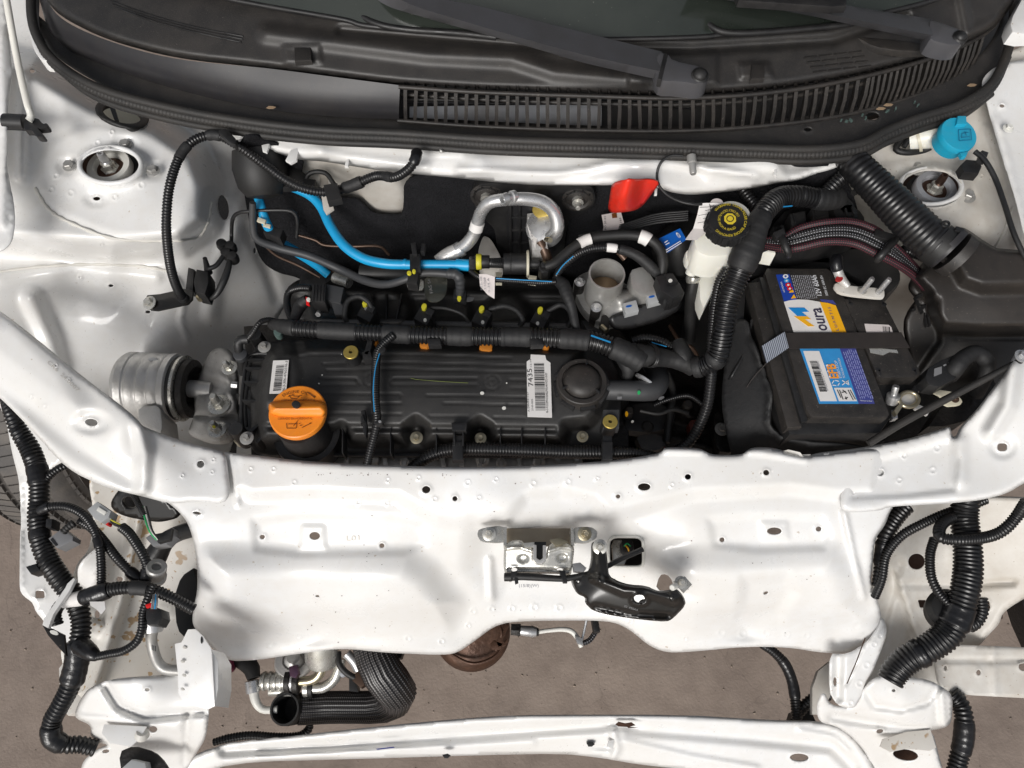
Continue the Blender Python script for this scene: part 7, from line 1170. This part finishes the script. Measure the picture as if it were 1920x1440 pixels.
for k in range(3): slab('stamped_mark', rect(285 + k * 3, 1214 + k, 1, 10, 0), .7485, .001, M['ink'], ps)
nz = thing('service_port', 'silver ribbed service port cap standing beside the taped cross of cables', 'valve cap', 297, 1075, .76); b = P(291, 1084, .745); lathe('port', b, (.35, .35, .85), [(.0135, 0), (.0135, .006), (.012, .007), (.012, .011), (.0125, .012), (.0125, .026), (.011, .028), (.006, .028), (.005, .022), (.0001, .022)], M['alu_matt'], nz, 24)
wb = thing('corner_bracket', 'white folded steel bracket crossing the corner harness', 'bracket', 105, 1140, .75)
slab('upright', [(79, 1172), (82, 1160), (122, 1102), (126, 1094), (138, 1083), (141, 1086), (130, 1108), (100, 1152), (90, 1178)], .78, .006, M['white'], wb, .001); slab('foot', [(79, 1172), (92, 1176), (120, 1190), (124, 1230), (110, 1215), (90, 1192)], .765, .004, M['gloss'], wb, .001); slab('slot_edge', ell(101, 1186, 8, 4, 12, 18), .767, .002, M['ivory'], wb)
# rail end, left
F_re = Field([(150, 1300, .70), (330, 1270, .70), (340, 1190, .72), (400, 1230, .70), (400, 1320, .69), (180, 1360, .67), (380, 1380, .66), (200, 1430, .62), (340, 1430, .60), (280, 1300, .71)],
    [('line', [(200, 1290), (222, 1325), (270, 1345), (380, 1335)], -.014, 12), ('line', [(352, 1340), (346, 1430)], -.008, 10), ('line', [(140, 1345), (200, 1350), (330, 1365)], .005, 14)])
slab('mounting_plate', [(327, 1207), (340, 1204), (352, 1180), (366, 1179), (380, 1192), (396, 1216), (398, 1240), (403, 1324), (388, 1330), (344, 1318), (334, 1300), (333, 1262)], [.742, .743, .749, .749, .746, .742, .738, .722, .720, .722, .726, .733], .003, M['white'], body, .0008)
for x, y in ((346, 1214), (342, 1240), (345, 1266), (342, 1292)): slab('weld_mark', ell(x, y, 4, 3, 10, 20), .7455 - (y - 1200) * .00012 - .0005, .0012, M['seam'], body, .0005)
slab('plate_slot', ell(378, 1200, 2, 7, 10), .7462, .001, M['ink'], body)
slab('plate_side', [(396, 1217), (409, 1240), (409, 1290), (403, 1324)], [.739, .730, .724, .720], .05, M['white'], body, .0008)
panel('rail_end', [(334, 1250), (370, 1240), (398, 1250), (404, 1300), (402, 1324), (390, 1328), (392, 1345), (386, 1385), (370, 1410), (352, 1440), (330, 1470), (180, 1470), (150, 1450), (156, 1425), (186, 1402), (206, 1396), (186, 1394), (168, 1380), (172, 1360), (142, 1348), (140, 1336), (150, 1312), (166, 1290), (210, 1272), (300, 1266), (332, 1262)],
    F_re, M['white'], body, step=6, lip=(.005, 8), holes=[ell(287, 1368, 8, 6.5, 14), ell(276, 1293, 5, 3, 10), ell(198, 1409, 7, 4, 10, -10)])
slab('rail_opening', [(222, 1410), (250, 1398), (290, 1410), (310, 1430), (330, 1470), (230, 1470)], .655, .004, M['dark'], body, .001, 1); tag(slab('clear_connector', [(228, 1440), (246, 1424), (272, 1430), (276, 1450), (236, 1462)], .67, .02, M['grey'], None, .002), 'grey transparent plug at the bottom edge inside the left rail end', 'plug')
lathe('welded_nut', P(265, 1382, .675), (.3, .6, .7), [(.008, 0), (.0095, .004), (.007, .010), (.0001, .010)], M['seam'], body, 16); slab('fold_plate', [(195, 1358), (275, 1362), (262, 1385), (245, 1400), (206, 1394), (190, 1375)], .684, .002, M['white'], body, .001); slab('lower_side_rail', [(108, 1230), (190, 1245), (180, 1330), (112, 1345)], .52, .04, M['white_dull'], body, .004, 1)
# ================================================================ LOWER MIDDLE: HOSES AND PIPES BEHIND THE BEAM
rh = thing('radiator_hose', 'open ended ribbed black radiator hose looping under the carrier', 'radiator hose', 640, 1320, .47)
hose('hose_body', [(690, 1180, .53, 32), (700, 1222, .53, 35), (714, 1256, .525, 37), (736, 1286, .51, 37), (746, 1302, .492, 35), (737, 1316, .475, 31), (712, 1325, .464, 29), (680, 1326, .462, 28), (620, 1326, .456, 28), (585, 1328, .458, 28), (560, 1329, .466, 28)], 28, M['braid'], rh, seg=96, caps=True, flute=24)
b = P(546, 1329, .468); r_ = S(541, 1329, .47, 29); ax_ = (-.16, -.06, .98)
lathe('open_end', b, ax_, [(r_ * .98, -.02), (r_ * 1.02, .012), (r_ * 1.0, .022), (r_ * .97, .0245), (r_ * .86, .0245), (r_ * .84, .016), (r_ * .83, -.03), (.0001, -.03)], M['rubber'], rh, 44)
ac = thing('coolant_pipes', 'clustered bright metal coolant pipes with clamps left of the radiator hose', 'pipe', 560, 1275, .48)
cylx('pipe_sleeve', 490, 545, 1277, .49, 15, 17, M['zinc'], ac); cylx('clamp', 536, 546, 1277, .492, 21, 21, M['dark'], ac); cylx('clamp_gap', 546, 552, 1277, .492, 18, 18, M['alu_fine'], ac); cylx('clamp', 551, 562, 1278, .492, 21, 21, M['dark'], ac); cylx('pipe_sleeve', 505, 560, 1295, .48, 10, 10, M['zinc'], ac); cylx('clamp', 570, 580, 1290, .482, 16, 16, M['zinc'], ac); cylx('clamp', 579, 588, 1290, .482, 17, 17, M['rubber'], ac)
for k in range(4): cylx('sleeve_rib', 494 + k * 11, 499 + k * 11, 1277, .49, 18, 18, M['zinc'], ac)
hose('bright_pipe', [(560, 1278, .495), (582, 1276, .495), (596, 1268, .50), (604, 1252, .505), (606, 1235, .51)], 9, M['zinc_yel'], ac, seg=18); hose('bright_pipe', [(585, 1290, .485), (606, 1289, .485), (625, 1276, .488), (634, 1258, .495), (640, 1235, .50)], 10, M['zinc'], ac, seg=18)
lathe('filter_can', P(606, 1250, .50), (0, .75, .65), [(.012, 0), (.024, .008), (.026, .016), (.026, .07)], M['zinc'], ac, 32); lathe('bright_disc', P(552, 1240, .49), (.1, .3, .9), [(.03, 0), (.028, .006), (.018, .008), (.016, .004), (.010, .014), (.0001, .014)], M['alu'], ac, 30); slab('violet_clamp', [(541, 1250), (556, 1246), (560, 1262), (554, 1272), (543, 1268)], .52, .012, mat('violet_metal', (.16, .09, .14), .3, metal=.8), ac, .002)
hose('dark_rubber_pipe', [(430, 1215, .50, 12), (450, 1232, .50, 18), (470, 1250, .50, 16), (476, 1272, .50, 12)], 15, M['rubber'], ac, seg=20); lathe('red_ring', P(424, 1243, .51), (1, .1, 0), [(.012, 0), (.014, .001), (.014, .010), (.012, .012)], mat('magenta_mark', (.22, .03, .07), .5), ac, 20)
hose('white_coated_pipe', [(474, 1276, .495, 10), (476, 1300, .49, 9), (482, 1320, .485, 8), (495, 1331, .48, 7), (520, 1330, .478, 7)], 8, M['ivory'], ac, seg=18); hose('pipe_collar', [(472, 1276, .496), (475, 1298, .492)], 13, M['alu_fine'], ac, seg=18); hose('dark_cable', [(634, 1222, .52), (636, 1245, .52), (650, 1262, .515), (668, 1272, .51)], 6, M['rubber'], ac); hose('steel_tube', [(650, 1225, .52), (664, 1240, .515), (672, 1256, .51)], 9, M['alu_fine'], ac, seg=16)
slab('brown_clip', [(668, 1258), (680, 1256), (690, 1280), (676, 1290), (660, 1276)], .515, .02, M['copper'], ac, .002); slab('blue_white_foot', [(624, 1250), (645, 1248), (655, 1264), (640, 1270)], .50, .01, M['bluewhite'], ac, .002); slab('black_clip', [(654, 1272), (668, 1276), (672, 1298), (654, 1296)], .48, .02, M['blk'], ac, .002)
tag(hose('sagging_conduit', [(400, 1392, .44, 7), (430, 1384, .44, 8), (470, 1379, .44, 8), (520, 1382, .44, 8), (560, 1380, .44, 8), (578, 1368, .44, 8), (582, 1355, .445, 6)], 8, M['conduit'], rib=5), 'ribbed conduit sagging behind the bumper beam under the radiator hose', 'wiring harness')
tag(slab('support_block', [(736, 1222), (756, 1222), (752, 1234), (740, 1236)], .47, .02, M['dark'], None, .002), 'small dark foot showing just below the carrier right of the radiator hose', 'bracket')
ex = thing('exhaust_can', 'rust brown rounded exhaust converter bulging below the carrier', 'exhaust', 895, 1200, .47)
r_ = S(890, 1190, .47, 72); b = P(885, 1184, .47); lathe('shell', b, (.10, -.30, .95), [(r_ * .9, -.10), (r_, -.05), (r_, .0), (r_ * .97, .004), (r_ * .99, .008), (r_ * .95, .018), (r_ * .80, .028), (r_ * .55, .034), (.0001, .036)], M['rust'], ex, 56)
hose('seam_flange', [(822, 1196, .50), (846, 1226, .50), (886, 1244, .50), (926, 1232, .50), (952, 1200, .50)], 3.2, M['rust'], ex); hose('seam_flange', [(935, 1164, .545), (940, 1190, .545), (930, 1220, .53)], 2.4, M['rust'], ex)
slab('weld_bracket', [(918, 1208), (926, 1200), (944, 1206), (940, 1216), (924, 1218)], .545, .01, M['rust'], ex, .001)
slab('weld_bracket', [(930, 1205), (945, 1170), (955, 1172), (942, 1200), (948, 1210), (934, 1214)], .545, .006, M['rust'], ex, .001)
o2 = thing('oxygen_sensor', 'silver oxygen sensor with pale cable plugged into the rusty exhaust', 'sensor', 985, 1183, .56)
cylx('sensor_nut', 958, 976, 1180, .57, 11, 12, M['dark'], o2, 1181, seg=6); cylx('sensor_body', 974, 996, 1182, .57, 9, 10, M['alu_fine'], o2, 1184); cylx('sensor_end', 995, 1006, 1184, .57, 11, 9, M['alu_fine'], o2, 1185); cylx('cable_grommet', 1005, 1010, 1185, .57, 8, 7, M['blk'], o2)
hose('cable', [(1008, 1185, .57, 4), (1030, 1182, .57, 4), (1055, 1180, .57, 4.5), (1072, 1184, .568, 5), (1084, 1198, .565, 5), (1090, 1212, .56, 5)], 4.5, M['ivory'], o2, seg=12); slab('cable_clip', [(1078, 1192), (1092, 1196), (1094, 1210), (1082, 1206)], .575, .008, M['alu_fine'], o2, .001); hose('cable', [(1094, 1206, .56), (1106, 1200, .56), (1116, 1186, .56)], 5, M['braid_wht'], o2); slab('black_plug', [(1110, 1160), (1122, 1162), (1126, 1184), (1114, 1186)], .58, .02, M['blk'], o2, .002); hose('thin_tube', [(1100, 1160, .575), (1096, 1180, .57), (1090, 1204, .565)], 2.5, M['alu_fine'], o2)
# ================================================================ BUMPER BEAM
bm_ = thing('bumper_beam', 'dented white bumper beam crossing the bottom of the picture', 'bumper beam', 980, 1385, .50)
F_bm = Field([(320, 1440, .49), (420, 1400, .505), (640, 1375, .51), (1000, 1345, .52), (1300, 1345, .52), (1540, 1358, .51), (1640, 1440, .49), (500, 1440, .47), (900, 1410, .47), (1150, 1420, .47), (1400, 1450, .46), (1600, 1470, .46), (300, 1500, .47), (1000, 1500, .40)],
    [('line', [(420, 1408), (640, 1396), (900, 1376), (1140, 1360)], -.014, 17), ('line', [(480, 1420), (760, 1404), (1000, 1394)], .005, 10), ('line', [(1150, 1372), (1158, 1400), (1146, 1430)], .010, 12), ('line', [(1180, 1366), (1400, 1384), (1560, 1400), (1600, 1440)], -.012, 18), ('line', [(1170, 1390), (1300, 1420), (1420, 1440)], .006, 10), ('line', [(1110, 1400), (1146, 1404)], -.006, 5), ('line', [(1500, 1370), (1560, 1382), (1590, 1410)], .005, 9), ('ell', 1175, 1358, 34, 9, -.006, .8)])
panel('beam_face', [(300, 1470), (330, 1438), (355, 1420), (390, 1404), (440, 1393), (640, 1369), (800, 1353), (920, 1343), (1020, 1340), (1280, 1340), (1440, 1350), (1540, 1352), (1578, 1362), (1604, 1384), (1624, 1410), (1642, 1446), (1650, 1480), (1450, 1470), (1300, 1444), (1200, 1434), (1120, 1420), (1050, 1413), (900, 1416), (640, 1424), (480, 1428), (400, 1440), (370, 1470)], F_bm, M['white'], bm_, step=6, lip=(.007, 8), thick=.003, holes=[ell(1499, 1421, 18, 8, 18, 3)], rnd=1)
slab('rust_tear', [(1154, 1358), (1160, 1353), (1172, 1356), (1184, 1354), (1192, 1360), (1178, 1363), (1160, 1362)], .5235, .004, M['rust'], bm_); slab('rust_crack', [(1176, 1362), (1200, 1364), (1178, 1365)], .5225, .003, M['rust'], bm_)
for x, y in ((1108, 1396), (837, 1418)): slab('black_clip', [(x - 8, y - 3), (x + 2, y - 5), (x + 8, y - 1), (x + 2, y + 4), (x - 4, y + 4)], .495, .008, M['blk'], bm_, .001)
slab('crumpled_paint', [(1140, 1390), (1152, 1386), (1150, 1404), (1138, 1400)], .502, .004, M['white'], bm_, .001); slab('dark_scuff', [(704, 1404), (738, 1400), (740, 1402), (708, 1406)], .5045, .001, M['navy'], bm_)
# ================================================================ LOWER RIGHT
F_lr = Field([(1650, 960, .66), (1760, 980, .62), (1920, 960, .66), (1650, 1100, .60), (1760, 1080, .56), (1900, 1080, .60), (1640, 1250, .52), (1760, 1200, .50), (1900, 1130, .58), (1700, 1290, .48), (1850, 1190, .54)],
    [('line', [(1668, 1040), (1690, 1100), (1715, 1180), (1740, 1250)], .012, 8), ('line', [(1690, 1096), (1800, 1098), (1900, 1092)], -.008, 8), ('poly', [(1774, 1026), (1790, 1026), (1790, 1058), (1776, 1060)], .003, 4), ('line', [(1680, 1060), (1640, 1200)], -.02, 26), ('poly', [(1640, 1030), (1670, 1040), (1720, 1200), (1710, 1300), (1620, 1300)], -.02, 10)])
panel('front_side_member', [(1630, 930), (1920, 930), (1990, 940), (1990, 1090), (1920, 1122), (1880, 1148), (1874, 1170), (1850, 1194), (1840, 1208), (1790, 1240), (1780, 1290), (1640, 1310), (1600, 1290), (1640, 1200), (1636, 1060)], F_lr, M['white_dull'], body, step=7,
    holes=[ell(1719, 1053, 16, 15, 20), chaikin([(1721, 1125), (1736, 1125), (1740, 1140), (1725, 1140)], 1, .1), chaikin([(1842, 1127), (1855, 1127), (1857, 1142), (1842, 1142)], 1, .1)], lip=(.004, 8))
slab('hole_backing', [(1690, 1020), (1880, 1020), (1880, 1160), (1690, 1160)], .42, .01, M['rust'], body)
panel('side_arm', [(1755, 1208), (1800, 1209), (1920, 1214), (1990, 1216), (1990, 1312), (1900, 1308), (1790, 1302), (1760, 1290), (1752, 1250)], Field([(1760, 1210, .54), (1990, 1215, .54), (1760, 1300, .52), (1990, 1310, .52), (1870, 1260, .535)], [('line', [(1760, 1236), (1860, 1240), (1920, 1236)], -.005, 8), ('line', [(1862, 1212), (1866, 1306)], .004, 10)]), M['white_dull'], body, step=7, holes=[ell(1835, 1261, 4.5, 5.5, 10), ell(1773, 1253, 3, 5, 8), ell(1919, 1250, 9, 8, 14)])
F_lg = Field([(1560, 1230, .63), (1655, 1160, .66), (1660, 1200, .64), (1560, 1320, .60), (1605, 1325, .60)], [('line', [(1624, 1192), (1588, 1284)], -.004, 4), ('line', [(1572, 1230), (1570, 1310)], -.012, 14)])
panel('support_leg', [(1555, 1226), (1590, 1226), (1626, 1204), (1648, 1170), (1652, 1156), (1660, 1166), (1663, 1182), (1660, 1200), (1632, 1270), (1608, 1320), (1600, 1328), (1588, 1328), (1570, 1322), (1554, 1296)], F_lg, M['white'], body, step=5, lip=(.003, 5), rnd=1, dots=[(1650, 1193, 6), (1639, 1209, 6), (1625, 1248, 7), (1612, 1282, 7), (1595, 1319, 6)], holes=[ell(1566, 1278, 3.5, 9, 10)])
strokes('rust_slit', [(1622, 1196, 1606, 1240), (1606, 1240, 1588, 1282)], 2.2, .6425, M['rust'], body)
F_rr = Field([(1560, 1330, .58), (1620, 1300, .61), (1700, 1270, .62), (1780, 1310, .60), (1780, 1360, .56), (1600, 1350, .56), (1600, 1420, .50), (1700, 1370, .56), (1660, 1440, .48), (1750, 1440, .50), (1700, 1320, .605)],
    [('line', [(1625, 1300), (1640, 1325), (1690, 1332), (1740, 1318), (1760, 1290)], -.009, 9), ('line', [(1765, 1300), (1770, 1360)], .008, 9), ('line', [(1755, 1310), (1757, 1362)], -.005, 5), ('line', [(1560, 1345), (1600, 1352), (1700, 1366), (1770, 1368)], -.012, 12)])
panel('rail_end', [(1548, 1300), (1556, 1322), (1600, 1328), (1632, 1268), (1690, 1266), (1740, 1274), (1760, 1284), (1782, 1298), (1787, 1316), (1784, 1356), (1770, 1366), (1740, 1370), (1750, 1376), (1756, 1400), (1764, 1430), (1780, 1480), (1640, 1480), (1630, 1420), (1600, 1384), (1570, 1362), (1534, 1354), (1530, 1320), (1540, 1300)], F_rr, M['white'], body, step=6, lip=(.005, 8), holes=[ell(1650, 1371, 7, 5, 12, -20), ell(1698, 1416, 24, 11, 18, 8), ell(1722, 1401, 6, 4, 10, 20), ell(1676, 1295, 4, 3, 8)])
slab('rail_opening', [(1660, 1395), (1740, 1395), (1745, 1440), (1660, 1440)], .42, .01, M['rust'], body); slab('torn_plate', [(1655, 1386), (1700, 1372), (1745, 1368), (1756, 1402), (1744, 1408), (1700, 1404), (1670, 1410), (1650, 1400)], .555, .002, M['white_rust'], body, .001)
slab('rear_flange', [(1523, 1290), (1534, 1258), (1556, 1240), (1560, 1300), (1540, 1340), (1523, 1340)], .50, .01, M['white_dull'], body, .002)
rhh = thing('right_corner_harness', 'very thick ribbed harness descending through the right front corner', 'wiring harness', 1810, 1080, .72)
hose('conduit', [(1812, 935, .78, 24), (1808, 970, .77, 25), (1814, 1020, .765, 25), (1815, 1070, .76, 26), (1808, 1115, .755, 26), (1795, 1155, .745, 26), (1775, 1190, .735, 27), (1740, 1216, .725, 26), (1705, 1235, .715, 26), (1680, 1258, .705, 25), (1668, 1280, .70, 23)], 25, M['conduit'], rhh, rib=7.4, seg=26, depth=.90, sub=[('tape_wrap', .50, .60, 1.04, M['vtape']), ('tape_wrap', .78, .82, 1.04, M['vtape'])])
hose('conduit', [(1752, 1010, .745), (1744, 1040, .745), (1746, 1080, .745), (1760, 1110, .745), (1782, 1135, .75)], 9, M['conduit'], rhh, rib=5); hose('conduit', [(1838, 1120, .74), (1840, 1145, .735), (1830, 1165, .73), (1815, 1175, .73)], 13, M['conduit'], rhh, rib=6); lathe('rubber_bung', P(1778, 1142, .735), (-.3, .1, 1), [(.026, -.02), (.026, 0), (.020, .008), (.010, .01), (.0001, .01)], M['rubber'], rhh, 28)
tag(hose('upper_conduit', [(1925, 940, .82), (1905, 970, .80), (1880, 995, .79), (1850, 1007, .785), (1800, 1012, .79), (1765, 1008, .785), (1762, 990, .78), (1775, 975, .775), (1800, 965, .77)], 11, M['conduit'], rib=5.5, seg=16), 'ribbed conduit wrapping round the very thick harness in the right corner', 'wiring harness')
tag(hose('cross_conduit', [(1640, 1120, .70, 8), (1654, 1085, .72, 8), (1662, 1040, .73, 9), (1690, 1005, .745, 9), (1730, 982, .755, 9), (1775, 962, .765, 9), (1815, 950, .77, 9), (1850, 936, .775, 9)], 9, M['conduit'], rib=5, seg=14), 'ribbed conduit sloping from the carrier edge up to the right brace', 'wiring harness')
tag(hose('edge_conduit', [(1700, 948, .74, 16), (1680, 970, .735, 16), (1662, 1000, .73, 15), (1655, 1030, .72, 12), (1648, 1070, .71, 10), (1640, 1100, .70, 6)], 14, M['conduit'], rib=7, seg=18, sub=[('tape_wrap', .5, .75, 1.15, M['vtape'])]), 'wide ribbed conduit curling round the right edge of the carrier', 'wiring harness')
tag(hose('lower_conduit', [(1428, 1208, .50, 8), (1450, 1222, .495, 9), (1472, 1246, .49, 10), (1486, 1280, .485, 10), (1492, 1320, .48, 10), (1494, 1350, .475, 10)], 9, M['conduit'], rib=5, seg=14, sub=[('tape_wrap', .3, .75, 1.0, M['vtape'])]), 'ribbed conduit curving down behind the right end of the bumper beam', 'wiring harness')
tag(hose('stub_conduit', [(1490, 1345, .47), (1510, 1322, .475), (1530, 1308, .48), (1556, 1302, .48)], 11, M['conduit'], rib=6, seg=14), 'short ribbed conduit joining the right rail end behind the beam', 'wiring harness')
tag(slab('support_block', [(1486, 1336), (1520, 1328), (1532, 1356), (1480, 1356)], .455, .02, M['blk'], None, .003), 'black plastic foot behind the beam beside the right rail end', 'bracket')
tag(hose('outer_conduit', [(1782, 1300, .52), (1800, 1320, .52), (1808, 1350, .52), (1806, 1390, .51), (1796, 1430, .50), (1786, 1480, .49)], 17, M['conduit'], rib=7, seg=20, sub=[('tape_wrap', .3, .62, 1.03, M['vtape'])]), 'thick ribbed conduit falling to the floor right of the right rail end', 'wiring harness')
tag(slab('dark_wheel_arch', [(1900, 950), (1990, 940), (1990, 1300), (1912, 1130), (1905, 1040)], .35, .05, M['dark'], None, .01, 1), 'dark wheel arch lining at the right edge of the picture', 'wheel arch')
# left window of floor debris: a few grit pieces
rg = random.Random(12); V = []; Fc = []
for k in range(420):
    x, y = rg.uniform(-1.1, 1.1), rg.uniform(-1.0, -.1); s_ = rg.uniform(.0012, .0038); i = len(V); a = rg.uniform(0, 6.28)
    for q in range(4): V.append((x + s_ * math.cos(a + q * 1.57) * rg.uniform(.5, 1.2), y + s_ * math.sin(a + q * 1.57) * rg.uniform(.5, 1.2), .0005))
    V.append((x, y, s_ * .9)); Fc += [(i, i + 1, i + 4), (i + 1, i + 2, i + 4), (i + 2, i + 3, i + 4), (i + 3, i, i + 4)]
o = mk('floor_grit', V, Fc, mat('floor_grit', (.30, .24, .19), .8, mottle=(40, (.06, .045, .035), .9)), None, 0); tag(o, 'scattered small grit on the stained concrete floor', 'grit'); o['kind'] = 'stuff'
